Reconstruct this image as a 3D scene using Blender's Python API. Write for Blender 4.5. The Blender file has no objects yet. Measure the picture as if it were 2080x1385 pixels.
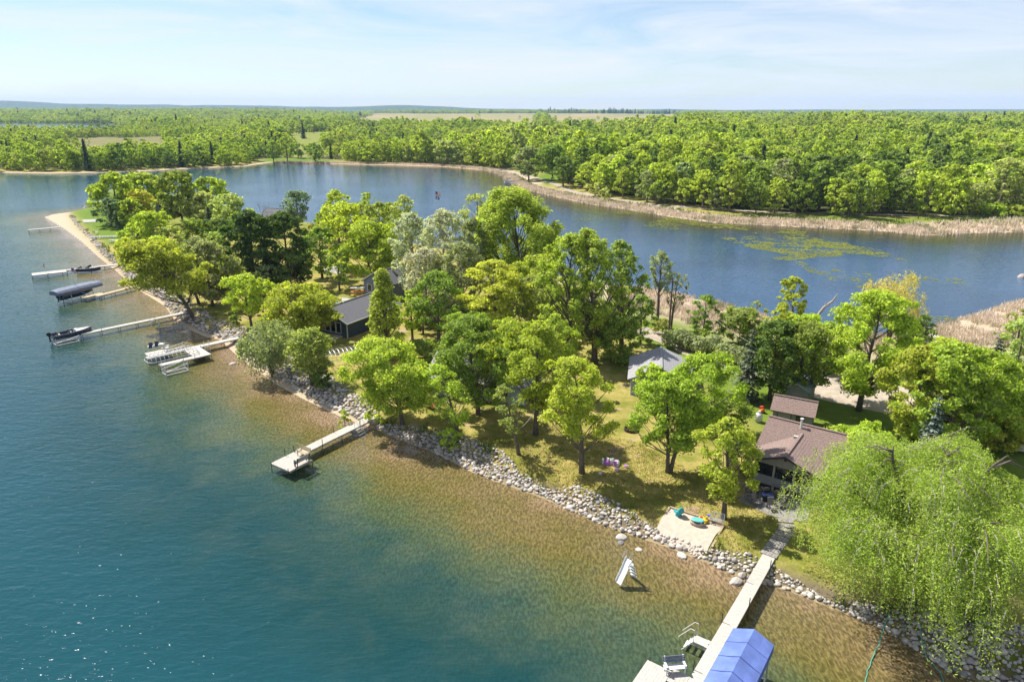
import bpy, bmesh, math, random
import numpy as np
from mathutils import Vector, Matrix

random.seed(7)
SC = bpy.context.scene
COL = SC.collection
R = math.radians

# ------------------------------------------------------------------ camera
F, CH, HY = 1387.0, 35.0, 224.0           # focal length in photo pixels, camera height in m, horizon row
PITCH = math.atan((692.5 - HY) / F)
CP, SP = math.cos(PITCH), math.sin(PITCH)
cam = bpy.data.cameras.new('camera')
cam_o = bpy.data.objects.new('camera', cam)
COL.objects.link(cam_o)
cam.sensor_width = 36.0
cam.lens = 36.0 * F / 2080.0
cam.clip_start, cam.clip_end = 0.5, 40000.0
cam_o.location = (0, 0, CH)
cam_o.rotation_euler = (math.pi / 2 - PITCH, 0, 0)
SC.camera = cam_o

# ------------------------------------------------------------------ light
SUN_AZ = math.atan2(0.58, -0.81)           # direction towards the sun, seen from above
SUN_EL = R(53)
sun = bpy.data.lights.new('sun', 'SUN')
sun.energy = 3.75
sun.angle = R(0.53)
sun.color = (1.0, 0.96, 0.89)
sun_o = bpy.data.objects.new('sun', sun)
COL.objects.link(sun_o)
sd = Vector((math.cos(SUN_EL) * math.cos(SUN_AZ), math.cos(SUN_EL) * math.sin(SUN_AZ), math.sin(SUN_EL)))
sun_o.rotation_euler = sd.to_track_quat('Z', 'Y').to_euler()
sun_o.location = sd * 60

world = bpy.data.worlds.new('World')
SC.world = world
world.use_nodes = True
wn, wl = world.node_tree.nodes, world.node_tree.links
wn.clear()
w_out = wn.new('ShaderNodeOutputWorld')
w_bg = wn.new('ShaderNodeBackground')
w_sky = wn.new('ShaderNodeTexSky')
w_sky.sky_type = 'NISHITA'
w_sky.sun_disc = False
w_sky.sun_elevation = SUN_EL
w_sky.sun_rotation = math.pi / 2 - SUN_AZ
w_sky.air_density, w_sky.dust_density, w_sky.ozone_density = 1.0, 0.05, 4.0
w_bg.inputs['Strength'].default_value = 0.055
# thin streaky cirrus mixed over the sky
w_tc = wn.new('ShaderNodeTexCoord')
w_map = wn.new('ShaderNodeMapping'); w_map.inputs['Scale'].default_value = (1.2, 1.2, 9.0)
w_map.inputs['Rotation'].default_value = (R(4), R(5), 0)
w_n = wn.new('ShaderNodeTexNoise'); w_n.inputs['Scale'].default_value = 2.6
w_n.inputs['Detail'].default_value = 8; w_n.inputs['Roughness'].default_value = 0.58
w_n.inputs['Distortion'].default_value = 1.0
w_r = wn.new('ShaderNodeValToRGB')
w_r.color_ramp.elements[0].position, w_r.color_ramp.elements[1].position = 0.30, 0.72
w_mix = wn.new('ShaderNodeMix'); w_mix.data_type = 'RGBA'
w_m = wn.new('ShaderNodeMath'); w_m.operation = 'MULTIPLY'; w_m.inputs[1].default_value = 0.88
wl.new(w_tc.outputs['Generated'], w_map.inputs['Vector'])
wl.new(w_map.outputs[0], w_n.inputs['Vector'])
wl.new(w_n.outputs['Fac'], w_r.inputs[0])
wl.new(w_r.outputs[0], w_m.inputs[0])
wl.new(w_m.outputs[0], w_mix.inputs['Factor'])
wl.new(w_sky.outputs[0], w_mix.inputs['A'])
w_mix.inputs['B'].default_value = (7.2, 7.4, 8.5, 1)
wl.new(w_mix.outputs['Result'], w_bg.inputs['Color'])
wl.new(w_bg.outputs[0], w_out.inputs['Surface'])

SC.view_settings.view_transform = 'Standard'
SC.view_settings.look = 'None'
SC.view_settings.exposure = 1.27
SC.view_settings.gamma = 1.0
SC.view_settings.use_curve_mapping = False
SC.cycles.max_bounces = 8
SC.cycles.diffuse_bounces = 3
SC.cycles.glossy_bounces = 2
SC.cycles.transmission_bounces = 6
SC.cycles.transparent_max_bounces = 8
SC.cycles.volume_bounces = 0
SC.cycles.caustics_reflective = False
SC.cycles.caustics_refractive = False
SC.cycles.sample_clamp_indirect = 6.0
SC.cycles.sample_clamp_direct = 2.5


# ------------------------------------------------------------------ photo pixel <-> place
def at(px, py, z=1.0):
    """the point of the level z that the photograph shows at a pixel"""
    u, v = (px - 1040.0) / F, (py - 692.5) / F
    d = Vector((u, CP - v * SP, -SP - v * CP))
    t = (z - CH) / d.z
    return Vector((0, 0, CH)) + d * t


def proj(p):
    x, y, z = p[0], p[1], p[2] - CH
    dep = y * CP - z * SP
    up = y * SP + z * CP
    return 1040 + F * x / dep, 692.5 - F * up / dep, F / dep


def ss(a, b, x):
    t = np.clip((x - a) / (b - a), 0, 1)
    return t * t * (3 - 2 * t)


# ------------------------------------------------------------------ objects
def link(o, parent=None):
    COL.objects.link(o)
    if parent is not None:
        o.parent = parent
    return o


def tag(o, label=None, cat=None, group=None, kind=None):
    if label: o['label'] = label
    if cat: o['category'] = cat
    if group: o['group'] = group
    if kind: o['kind'] = kind
    return o


def thing(name, label, cat, loc=(0, 0, 0), rz=0.0, group=None):
    o = bpy.data.objects.new(name, None)
    o.empty_display_size = 0.3
    o.location = loc
    o.rotation_euler = (0, 0, rz)
    link(o)
    return tag(o, label, cat, group)


def frame_thing(name, label, cat, p0, p1, group=None):
    """a thing whose local x runs from p0 towards p1"""
    d = Vector(p1) - Vector(p0)
    return thing(name, label, cat, p0, math.atan2(d.y, d.x), group), math.hypot(d.x, d.y)


def copy_tree(o, label=None, loc=None, rz=None, parent=None):
    c = o.copy()
    COL.objects.link(c)
    c.parent = parent
    if label: c['label'] = label
    if loc is not None: c.location = loc
    if rz is not None: c.rotation_euler = (0, 0, rz)
    for ch in list(o.children):
        copy_tree(ch, parent=c)
    return c


class MB:
    def __init__(s):
        s.v, s.f, s.smooth = [], [], False

    def add(s, vs, fs):
        n = len(s.v)
        s.v += [tuple(v) for v in vs]
        s.f += [tuple(i + n for i in f) for f in fs]
        return s

    def box(s, x0, x1, y0, y1, z0, z1):
        vs = [(x, y, z) for z in (z0, z1) for y in (y0, y1) for x in (x0, x1)]
        return s.add(vs, [(0, 2, 3, 1), (4, 5, 7, 6), (0, 1, 5, 4), (2, 6, 7, 3), (0, 4, 6, 2), (1, 3, 7, 5)])

    def tube(s, pts, rad, n=6, cap=True):
        pts = [Vector(p) for p in pts]
        if not isinstance(rad, (list, tuple)): rad = [rad] * len(pts)
        vs, fs = [], []
        ref = Vector((0, 0, 1))
        for i, p in enumerate(pts):
            d = (pts[min(i + 1, len(pts) - 1)] - pts[max(i - 1, 0)])
            if d.length < 1e-9: d = Vector((0, 0, 1))
            d.normalize()
            r0 = ref if abs(d.dot(ref)) < 0.95 else Vector((1, 0, 0))
            a = d.cross(r0).normalized(); b = d.cross(a)
            for k in range(n):
                t = 2 * math.pi * k / n
                vs.append(p + (a * math.cos(t) + b * math.sin(t)) * rad[i])
        for i in range(len(pts) - 1):
            for k in range(n):
                k2 = (k + 1) % n
                fs.append((i * n + k, i * n + k2, (i + 1) * n + k2, (i + 1) * n + k))
        if cap:
            fs.append(tuple(range(n - 1, -1, -1)))
            m = (len(pts) - 1) * n
            fs.append(tuple(range(m, m + n)))
        return s.add(vs, fs)

    def bar(s, a, b, w, h=None):
        """a square bar from a to b"""
        h = h or w
        a, b = Vector(a), Vector(b)
        d = (b - a).normalized()
        r0 = Vector((0, 0, 1)) if abs(d.z) < 0.95 else Vector((1, 0, 0))
        x = d.cross(r0).normalized(); y = x.cross(d)
        vs = []
        for p in (a, b):
            for sx, sy in ((-1, -1), (1, -1), (1, 1), (-1, 1)):
                vs.append(p + x * sx * w / 2 + y * sy * h / 2)
        return s.add(vs, [(3, 2, 1, 0), (4, 5, 6, 7), (0, 1, 5, 4), (1, 2, 6, 5), (2, 3, 7, 6), (3, 0, 4, 7)])

    def prism(s, poly, z0, z1):
        n = len(poly)
        vs = [(p[0], p[1], z0) for p in poly] + [(p[0], p[1], z1) for p in poly]
        fs = [tuple(range(n - 1, -1, -1)), tuple(range(n, 2 * n))]
        fs += [(i, (i + 1) % n, n + (i + 1) % n, n + i) for i in range(n)]
        return s.add(vs, fs)

    def loft(s, rings, cap=True):
        n = len(rings[0])
        vs = [p for r in rings for p in r]
        fs = []
        for i in range(len(rings) - 1):
            for k in range(n):
                k2 = (k + 1) % n
                fs.append((i * n + k, i * n + k2, (i + 1) * n + k2, (i + 1) * n + k))
        if cap:
            fs.append(tuple(range(n - 1, -1, -1)))
            m = (len(rings) - 1) * n
            fs.append(tuple(range(m, m + n)))
        return s.add(vs, fs)

    def mesh(s, name, mat):
        me = bpy.data.meshes.new(name)
        me.from_pydata(s.v, [], s.f)
        if mat: me.materials.append(mat)
        if s.smooth:
            me.shade_smooth()
        me.update()
        return me

    def build(s, name, mat, parent=None, loc=None, smooth=False):
        s.smooth = smooth
        o = bpy.data.objects.new(name, s.mesh(name, mat))
        if loc is not None: o.location = loc
        return link(o, parent)


def ring(cx, cy, z, rx, ry, n=12):
    return [(cx + rx * math.cos(2 * math.pi * k / n), cy + ry * math.sin(2 * math.pi * k / n), z) for k in range(n)]


def quads_mesh(name, verts, mat, nper=4):
    """a mesh of loose polygons of nper corners each, from a numpy array (n*nper, 3)"""
    n = len(verts)
    me = bpy.data.meshes.new(name)
    me.vertices.add(n)
    me.vertices.foreach_set('co', np.ascontiguousarray(verts, dtype=np.float32).ravel())
    me.loops.add(n)
    me.loops.foreach_set('vertex_index', np.arange(n, dtype=np.int32))
    me.polygons.add(n // nper)
    me.polygons.foreach_set('loop_start', np.arange(0, n, nper, dtype=np.int32))
    me.polygons.foreach_set('loop_total', np.full(n // nper, nper, dtype=np.int32))
    me.materials.append(mat)
    me.update()
    me.validate()
    return me


# ------------------------------------------------------------------ materials
def nodes(m):
    m.use_nodes = True
    nt = m.node_tree
    nt.nodes.clear()
    out = nt.nodes.new('ShaderNodeOutputMaterial')
    return nt, out


def mixc(nt, fac, a, b, mode='MIX'):
    n = nt.nodes.new('ShaderNodeMix'); n.data_type = 'RGBA'; n.blend_type = mode
    for k, v in (('Factor', fac), ('A', a), ('B', b)):
        if hasattr(v, 'is_linked'): nt.links.new(v, n.inputs[k])
        elif k == 'Factor': n.inputs[k].default_value = v
        else: n.inputs[k].default_value = (*v[:3], 1)
    return n.outputs['Result']


def mathn(nt, op, a, b=None):
    n = nt.nodes.new('ShaderNodeMath'); n.operation = op
    for i, v in enumerate((a, b)):
        if v is None: continue
        if hasattr(v, 'is_linked'): nt.links.new(v, n.inputs[i])
        else: n.inputs[i].default_value = v
    return n.outputs[0]


def noise(nt, vec, scale, detail=3, rough=0.55, dist=0.0):
    n = nt.nodes.new('ShaderNodeTexNoise')
    n.inputs['Scale'].default_value = scale
    n.inputs['Detail'].default_value = detail
    n.inputs['Roughness'].default_value = rough
    n.inputs['Distortion'].default_value = dist
    if vec is not None: nt.links.new(vec, n.inputs['Vector'])
    return n.outputs['Fac']


def ramp(nt, fac, stops):
    n = nt.nodes.new('ShaderNodeValToRGB')
    e = n.color_ramp.elements
    while len(e) < len(stops): e.new(0.5)
    for el, (p, c) in zip(e, stops):
        el.position = p
        el.color = (*c, 1) if len(c) == 3 else c
    nt.links.new(fac, n.inputs[0])
    return n.outputs[0]


def step(nt, fac, lo, hi):
    n = nt.nodes.new('ShaderNodeMapRange')
    n.interpolation_type = 'SMOOTHSTEP'
    n.inputs['From Min'].default_value, n.inputs['From Max'].default_value = lo, hi
    nt.links.new(fac, n.inputs['Value'])
    return n.outputs[0]


def pmat(name, col, rough=0.7, var=0.25, scale=2.0, bump=0.0, bscale=20.0, metal=0.0, spec=0.3, stretch=None, col2=None):
    m = bpy.data.materials.new(name)
    nt, out = nodes(m)
    b = nt.nodes.new('ShaderNodeBsdfPrincipled')
    tc = nt.nodes.new('ShaderNodeTexCoord')
    vec = tc.outputs['Object']
    if stretch:
        mp = nt.nodes.new('ShaderNodeMapping'); mp.inputs['Scale'].default_value = stretch
        nt.links.new(vec, mp.inputs['Vector']); vec = mp.outputs[0]
    oi = nt.nodes.new('ShaderNodeObjectInfo')
    f = noise(nt, vec, scale, 5)
    f = step(nt, f, 0.3, 0.7)
    hi = tuple(min(1, c * (1 + var)) for c in col)
    lo = tuple(c * (1 - var) for c in (col2 or col))
    c = mixc(nt, f, lo, hi)
    j = mathn(nt, 'MULTIPLY_ADD', oi.outputs['Random'], 0.16)
    nt.nodes[-1].inputs[2].default_value = 0.92
    c = mixc(nt, 1.0, c, j, 'MULTIPLY')
    nt.links.new(c, b.inputs['Base Color'])
    b.inputs['Roughness'].default_value = rough
    b.inputs['Metallic'].default_value = metal
    b.inputs['Specular IOR Level'].default_value = spec
    if bump:
        bn = nt.nodes.new('ShaderNodeBump')
        bn.inputs['Strength'].default_value = bump
        bn.inputs['Distance'].default_value = 0.03
        nt.links.new(noise(nt, vec, bscale, 4), bn.inputs['Height'])
        nt.links.new(bn.outputs[0], b.inputs['Normal'])
    nt.links.new(b.outputs[0], out.inputs['Surface'])
    return m


def leaf_mat(name, stuff=None, trans=0.52, gloss=0.012):
    """leaf tissue: a thin sheet that reflects and lets light through; the species colour is the object's own colour"""
    m = bpy.data.materials.new(name)
    nt, out = nodes(m)
    geo = nt.nodes.new('ShaderNodeNewGeometry')
    oi = nt.nodes.new('ShaderNodeObjectInfo')
    rnd = geo.outputs['Random Per Island']
    if stuff:
        ti = nt.nodes.new('ShaderNodeAttribute'); ti.attribute_type = 'INSTANCER'; ti.attribute_name = 'tint'
        base = ramp(nt, mathn(nt, 'ADD', mathn(nt, 'MULTIPLY', ti.outputs['Fac'], 0.6), mathn(nt, 'MULTIPLY', oi.outputs['Random'], 0.4)), stuff)
    else:
        base = oi.outputs['Color']
    v = mathn(nt, 'MULTIPLY_ADD', rnd, 0.9); nt.nodes[-1].inputs[2].default_value = 0.56
    c = mixc(nt, 1.0, base, v, 'MULTIPLY')
    warm = step(nt, rnd, 0.72, 1.0)
    w = mathn(nt, 'MULTIPLY', warm, 0.30)
    c2 = mixc(nt, 1.0, c, (1.45, 1.12, 0.75), 'MULTIPLY')
    c = mixc(nt, w, c, c2)
    d = nt.nodes.new('ShaderNodeBsdfDiffuse')
    t = nt.nodes.new('ShaderNodeBsdfTranslucent')
    g = nt.nodes.new('ShaderNodeBsdfGlossy'); g.inputs['Roughness'].default_value = 0.6
    g.inputs['Color'].default_value = (1, 1, 1, 1)
    nt.links.new(c, d.inputs['Color'])
    ct = mixc(nt, 1.0, c, (1.2, 1.3, 0.6), 'MULTIPLY')
    nt.links.new(ct, t.inputs['Color'])
    mx = nt.nodes.new('ShaderNodeMixShader'); mx.inputs[0].default_value = trans
    nt.links.new(d.outputs[0], mx.inputs[1]); nt.links.new(t.outputs[0], mx.inputs[2])
    mx2 = nt.nodes.new('ShaderNodeMixShader'); mx2.inputs[0].default_value = gloss
    nt.links.new(mx.outputs[0], mx2.inputs[1]); nt.links.new(g.outputs[0], mx2.inputs[2])
    nt.links.new(mx2.outputs[0], out.inputs['Surface'])
    return m


M = {}
HAZE = 6.0e-5
M['leaf'] = leaf_mat('leaf')
M['needle'] = leaf_mat('needle', trans=0.12, gloss=0.03)
M['bark'] = pmat('bark', (0.13, 0.105, 0.085), 0.9, 0.4, 4, 0.6, 14, stretch=(3, 3, 0.6))
M['bark_pale'] = pmat('pale_bark', (0.34, 0.30, 0.26), 0.9, 0.35, 4, 0.5, 14, stretch=(3, 3, 0.6))
M['wood_grey'] = pmat('weathered_boards', (0.42, 0.38, 0.33), 0.85, 0.22, 3, 0.3, 30, stretch=(6, 1, 1))
M['wood_tan'] = pmat('new_boards', (0.3844, 0.31, 0.186), 0.8, 0.2, 3, stretch=(6, 1, 1))
M['deck_white'] = pmat('pale_decking', (0.42, 0.39, 0.345), 0.75, 0.14, 2.5, 0.2, 30, stretch=(5, 1, 1))
M['white'] = pmat('white_paint', (0.5616, 0.5616, 0.5472), 0.5, 0.06, 3)
M['alu'] = pmat('aluminium', (0.62, 0.63, 0.64), 0.38, 0.1, 3, metal=0.75)
M['galv'] = pmat('galvanised_steel', (0.42, 0.44, 0.46), 0.5, 0.2, 3, metal=0.6)
M['pipe'] = pmat('dark_pipe', (0.07, 0.07, 0.08), 0.5, 0.3, 3, metal=0.5)
M['roof_brown'] = pmat('brown_shingle', (0.205, 0.145, 0.125), 0.9, 0.28, 9, 0.5, 60)
M['roof_grey'] = pmat('grey_shingle', (0.27, 0.262, 0.265), 0.9, 0.22, 9, 0.5, 60)
M['roof_dark'] = pmat('slate_shingle', (0.12, 0.12, 0.129), 0.9, 0.22, 9, 0.5, 60)
M['roof_metal'] = pmat('pale_metal_roof', (0.252, 0.312, 0.312), 0.5, 0.15, 3, metal=0.2)
M['siding_grey'] = pmat('warm_grey_siding', (0.248, 0.232, 0.228), 0.75, 0.1, 2)
M['siding_navy'] = pmat('navy_siding', (0.045, 0.06, 0.10), 0.7, 0.15, 2)
M['siding_blue'] = pmat('pale_blue_siding', (0.345, 0.4125, 0.465), 0.7, 0.1, 2)
M['siding_slate'] = pmat('slate_siding', (0.17, 0.19, 0.25), 0.7, 0.1, 2)
M['siding_green'] = pmat('grey_green_siding', (0.20, 0.22, 0.17), 0.75, 0.12, 2)
M['trim_dark'] = pmat('dark_trim', (0.035, 0.03, 0.03), 0.6, 0.2, 2)
M['glass'] = pmat('dark_glass', (0.012, 0.014, 0.016), 0.06, 0.3, 1.5, spec=0.6)
M['concrete'] = pmat('concrete', (0.3224, 0.31, 0.2914), 0.9, 0.14, 1.2, 0.3, 12)
M['paver'] = pmat('paver', (0.23, 0.21, 0.19), 0.9, 0.2, 3, 0.3, 15)
M['gravel'] = pmat('gravel', (0.33, 0.275, 0.215), 0.95, 0.16, 0.8, 0.5, 8)
M['stone'] = pmat('field_stone', (0.44, 0.40, 0.36), 0.88, 0.22, 2.5, 0.4, 10)
M['canvas_blue'] = pmat('blue_canvas', (0.105, 0.155, 0.39), 0.8, 0.16, 0.8, 0.15, 6)
M['canvas_grey'] = pmat('grey_canvas', (0.15, 0.17, 0.225), 0.8, 0.1, 1.5)
M['turq'] = pmat('turquoise_plastic', (0.0375, 0.345, 0.375), 0.45, 0.08, 2)
M['teal'] = pmat('aqua_lid', (0.12, 0.4125, 0.375), 0.5, 0.08, 2)
M['yellow'] = pmat('yellow_plastic', (0.5625, 0.39, 0.0225), 0.45, 0.08, 2)
M['purple'] = pmat('purple_plastic', (0.40, 0.14, 0.46), 0.5, 0.1, 2)
M['orange'] = pmat('orange_plastic', (0.70, 0.16, 0.03), 0.5, 0.1, 2)
M['red'] = pmat('red_paint', (0.52, 0.05, 0.03), 0.5, 0.1, 2)
M['blue'] = pmat('blue_plastic', (0.04, 0.08, 0.40), 0.5, 0.1, 2)
M['tan_plastic'] = pmat('tan_plastic', (0.364, 0.294, 0.231), 0.6, 0.1, 2)
M['black'] = pmat('black_plastic', (0.02, 0.02, 0.022), 0.45, 0.2, 2)
M['boat_navy'] = pmat('navy_gelcoat', (0.02, 0.03, 0.07), 0.2, 0.1, 1, spec=0.5)
M['vinyl'] = pmat('pale_vinyl', (0.42, 0.399, 0.364), 0.55, 0.08, 3)
M['sling'] = pmat('taupe_sling', (0.20, 0.175, 0.16), 0.8, 0.12, 5)
M['hose'] = pmat('green_hose', (0.091, 0.294, 0.21), 0.5, 0.1, 3)
M['rope'] = pmat('pale_rope', (0.434, 0.406, 0.35), 0.9, 0.1, 9)
M['timber'] = pmat('landscape_timber', (0.3168, 0.2508, 0.1584), 0.9, 0.2, 3, 0.3, 20)
M['sand'] = pmat('play_sand', (0.47, 0.375, 0.30), 0.95, 0.08, 2.5, 0.7, 5)
M['char'] = pmat('charred_ring', (0.07, 0.04, 0.035), 0.9, 0.4, 4)


def stone_mix():
    m = bpy.data.materials.new('mixed_stone')
    nt, out = nodes(m)
    b = nt.nodes.new('ShaderNodeBsdfPrincipled')
    geo = nt.nodes.new('ShaderNodeNewGeometry'); tc = nt.nodes.new('ShaderNodeTexCoord')
    c = ramp(nt, geo.outputs['Random Per Island'], [(0, (.15, .145, .14)), (.18, (.29, .265, .24)), (.45, (.42, .385, .34)), (.7, (.48, .435, .39)), (.85, (.40, .32, .26)), (1, (.55, .52, .47))])
    f = mathn(nt, 'MULTIPLY_ADD', noise(nt, tc.outputs['Object'], 3.0, 4), .6); nt.nodes[-1].inputs[2].default_value = .7
    c = mixc(nt, 1.0, c, f, 'MULTIPLY')
    nt.links.new(c, b.inputs['Base Color']); b.inputs['Roughness'].default_value = .9; b.inputs['Specular IOR Level'].default_value = .2
    nt.links.new(b.outputs[0], out.inputs['Surface'])
    return m


def stone_single():
    m = bpy.data.materials.new('field_stone_single')
    nt, out = nodes(m)
    b = nt.nodes.new('ShaderNodeBsdfPrincipled')
    oi = nt.nodes.new('ShaderNodeObjectInfo'); tc = nt.nodes.new('ShaderNodeTexCoord')
    c = ramp(nt, oi.outputs['Random'], [(0, (.15, .145, .14)), (.18, (.29, .265, .24)), (.45, (.42, .385, .34)), (.7, (.48, .435, .39)), (.85, (.40, .32, .26)), (1, (.55, .52, .47))])
    f = mathn(nt, 'MULTIPLY_ADD', noise(nt, tc.outputs['Object'], 1.2, 4), .6); nt.nodes[-1].inputs[2].default_value = .7
    c = mixc(nt, 1.0, c, f, 'MULTIPLY')
    nt.links.new(c, b.inputs['Base Color']); b.inputs['Roughness'].default_value = .9; b.inputs['Specular IOR Level'].default_value = .2
    nt.links.new(b.outputs[0], out.inputs['Surface'])
    return m


M['stone_mix'] = stone_mix()
M['stone'] = stone_single()


# ------------------------------------------------------------------ shores
def line(pts, z=0.0):
    return [at(x, y, z).xy.to_tuple() for x, y in pts]


FRONT_PX = [(2450, 1700), (2250, 1535), (2080, 1432), (1990, 1385), (1900, 1335), (1790, 1275), (1700, 1238),
            (1600, 1198), (1500, 1170), (1440, 1143), (1340, 1105), (1250, 1075), (1170, 1040), (1100, 1010), (1000, 975),
            (950, 955), (890, 922), (830, 900), (790, 884), (755, 868), (700, 850), (620, 812), (560, 780), (500, 737),
            (470, 712), (448, 690), (420, 685), (390, 672), (355, 650), (335, 622), (300, 600), (268, 580),
            (240, 554), (200, 522), (165, 491), (130, 465), (90, 441), (104, 436), (140, 432), (192, 424)]
RRLOW_PX = [(2450, 1690), (2250, 1525), (2080, 1422), (1990, 1376), (1900, 1328), (1790, 1268), (1700, 1232),
            (1600, 1192), (1500, 1164), (1440, 1138), (1340, 1098), (1250, 1070), (1170, 1035), (1108, 1007), (1005, 969),
            (955, 947), (890, 915), (830, 894), (778, 873), (749, 857), (695, 833), (636, 806), (576, 770), (518, 728),
            (490, 703), (450, 683), (420, 675), (390, 660), (358, 640), (338, 612), (306, 592), (285, 582),
            (262, 570), (246, 547), (222, 530), (197, 508), (180, 484), (158, 464), (137, 436), (150, 431), (194, 422)]
BACK_PX = [(200, 412), (212, 392), (240, 380), (290, 384), (350, 396), (420, 412), (480, 426), (560, 440), (640, 455),
           (720, 470), (800, 488), (900, 505), (1000, 528), (1100, 552), (1200, 574), (1280, 586), (1330, 592), (1390, 604),
           (1440, 612), (1480, 622), (1560, 645), (1640, 660), (1700, 675), (1780, 684), (1850, 684), (1884, 674),
           (1905, 660), (1950, 650), (1985, 642), (2030, 626), (2080, 612), (2300, 575), (2700, 540)]
FAR_PX = [(-900, 372), (-300, 360), (0, 351), (100, 353), (200, 351), (290, 348), (360, 344), (430, 341), (500, 338), (545, 331),
          (620, 332), (700, 334), (800, 336), (900, 339), (980, 346), (1018, 356), (1034, 368), (1048, 379), (1080, 389),
          (1130, 401), (1200, 416), (1280, 427), (1360, 441), (1450, 453), (1550, 458), (1650, 463), (1750, 468), (1800, 471),
          (1850, 477), (1900, 479), (1960, 474), (2080, 472), (2400, 466), (2900, 456)]
FRONT, RRLOW, BACK, FARS = line(FRONT_PX), line(RRLOW_PX, 0.15), line(BACK_PX), line(FAR_PX)
E_X = 260.0
PEN = FRONT + BACK + [(E_X, BACK[-1][1]), (E_X, FRONT[0][1])]
INLAND = RRLOW + BACK + [(E_X, BACK[-1][1]), (E_X, FRONT[0][1])]
MAIN = [(-14000, FARS[0][1] + 60)] + FARS + [(9000, 120), (14000, 120), (14000, 14000), (-14000, 14000)]
# the far lake to the left
FLAKE = [(-4200, 1060), (-900, 1060), (-600, 1050), (-640, 1200), (-1090, 1930), (-1500, 2010), (-4200, 2250)]


def seg_dist(P, L, closed=False):
    L = np.array(L, float)
    A = L if closed else L[:-1]
    B = np.roll(L, -1, 0) if closed else L[1:]
    out = np.full(len(P), 1e18)
    for a, b in zip(A, B):
        ab = b - a
        t = np.clip(((P - a) @ ab) / max(ab @ ab, 1e-9), 0, 1)
        d = P - (a + t[:, None] * ab)
        out = np.minimum(out, (d * d).sum(1))
    return np.sqrt(out)


def inside(P, L):
    L = np.array(L, float)
    x, y = P[:, 0], P[:, 1]
    res = np.zeros(len(P), bool)
    j = len(L) - 1
    for i in range(len(L)):
        xi, yi, xj, yj = L[i][0], L[i][1], L[j][0], L[j][1]
        c = ((yi > y) != (yj > y)) & (x < (xj - xi) * (y - yi) / (yj - yi + 1e-12) + xi)
        res ^= c
        j = i
    return res


def sdist(P, L, closed=True):
    d = seg_dist(P, L, closed)
    return np.where(inside(P, L), d, -d)


def vnoise(P, s, seed=0):
    """smooth value noise in 2D, numpy"""
    q = P / s + seed * 17.31
    i = np.floor(q).astype(np.int64); f = q - i
    f = f * f * (3 - 2 * f)

    def h(ix, iy):
        n = (ix * 374761393 + iy * 668265263 + seed * 974711) & 0x7fffffff
        n = ((n ^ (n >> 13)) * 1274126177) & 0x7fffffff
        return (n ^ (n >> 16)) % 10007 / 10007.0
    a, b = h(i[:, 0], i[:, 1]), h(i[:, 0] + 1, i[:, 1])
    c, d = h(i[:, 0], i[:, 1] + 1), h(i[:, 0] + 1, i[:, 1] + 1)
    return (a * (1 - f[:, 0]) + b * f[:, 0]) * (1 - f[:, 1]) + (c * (1 - f[:, 0]) + d * f[:, 0]) * f[:, 1]


def rise(P):
    """the mainland climbs slowly away from the lake"""
    x, y = P[:, 0], P[:, 1]
    u = x / np.maximum(y, 1)
    r = 5 * ss(700, 1250, y) * ss(-.30, -.12, u)
    r = np.maximum(r, 8 * ss(270, 780, y) * ss(.06, .30, u))
    r += 3 * ss(1700, 3500, y) * ss(.4, .2, u) + 10 * ss(3600, 4700, y) * ss(.3, .1, u)
    r += 17 * ss(1950, 2900, y) * ss(-.22, -.36, u)
    r += (vnoise(P, 420, 3) - 0.5) * 3 * ss(500, 1200, y)
    return r


def height(P):
    x, y = P[:, 0], P[:, 1]
    sp = sdist(P, PEN)
    si = sdist(P, INLAND)
    db = seg_dist(P, BACK)
    hp = np.clip(sp, 0, 0.8) * 0.28 + 0.80 * ss(-0.2, 2.6, si) * (0.25 + 0.75 * ss(2, 16, db))
    sm = sdist(P, MAIN)
    hm = 0.25 * np.clip(sm / 4, 0, 1) + 0.75 * ss(6, 22, sm) + np.maximum(rise(P), 0) * ss(20, 160, sm)
    fl = sdist(P, FLAKE)
    hm = np.where(fl > -120, np.minimum(hm, np.maximum(-fl, 0) * 0.04), hm)
    h = np.maximum(np.where(sp > 0, hp, -9), np.where((sm > 0), hm, -9))
    wl_ = np.where(np.maximum(sp, sm) <= 0, np.maximum(0.22 * np.maximum(sp, sm), -1.4), 0)
    h = np.where(h <= -9, wl_ - 0.02, h)
    h = np.where(fl > 0, -np.minimum(0.05 * fl, 1.4) - 0.02, h)
    return h, sp, si, db, sm, fl


def hz(x, y):
    return float(height(np.array([[x, y]], float))[0][0])


def graded(spec):
    out = []
    for a, b, s0, s1 in spec:
        v = a; s = s0
        n = 0
        L = b - a
        if abs(s0 - s1) < 1e-6:
            out += list(np.arange(a, b - 1e-6, s0))
        else:
            k = max(2, int(round(L / ((s1 - s0) / math.log(s1 / s0)))))
            r = (s1 / s0) ** (1 / (k - 1))
            st = s0 * r ** np.arange(k); st *= L / st.sum()
            out += list(a + np.concatenate([[0], np.cumsum(st)[:-1]]))
    out.append(spec[-1][1])
    return np.array(out)


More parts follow.
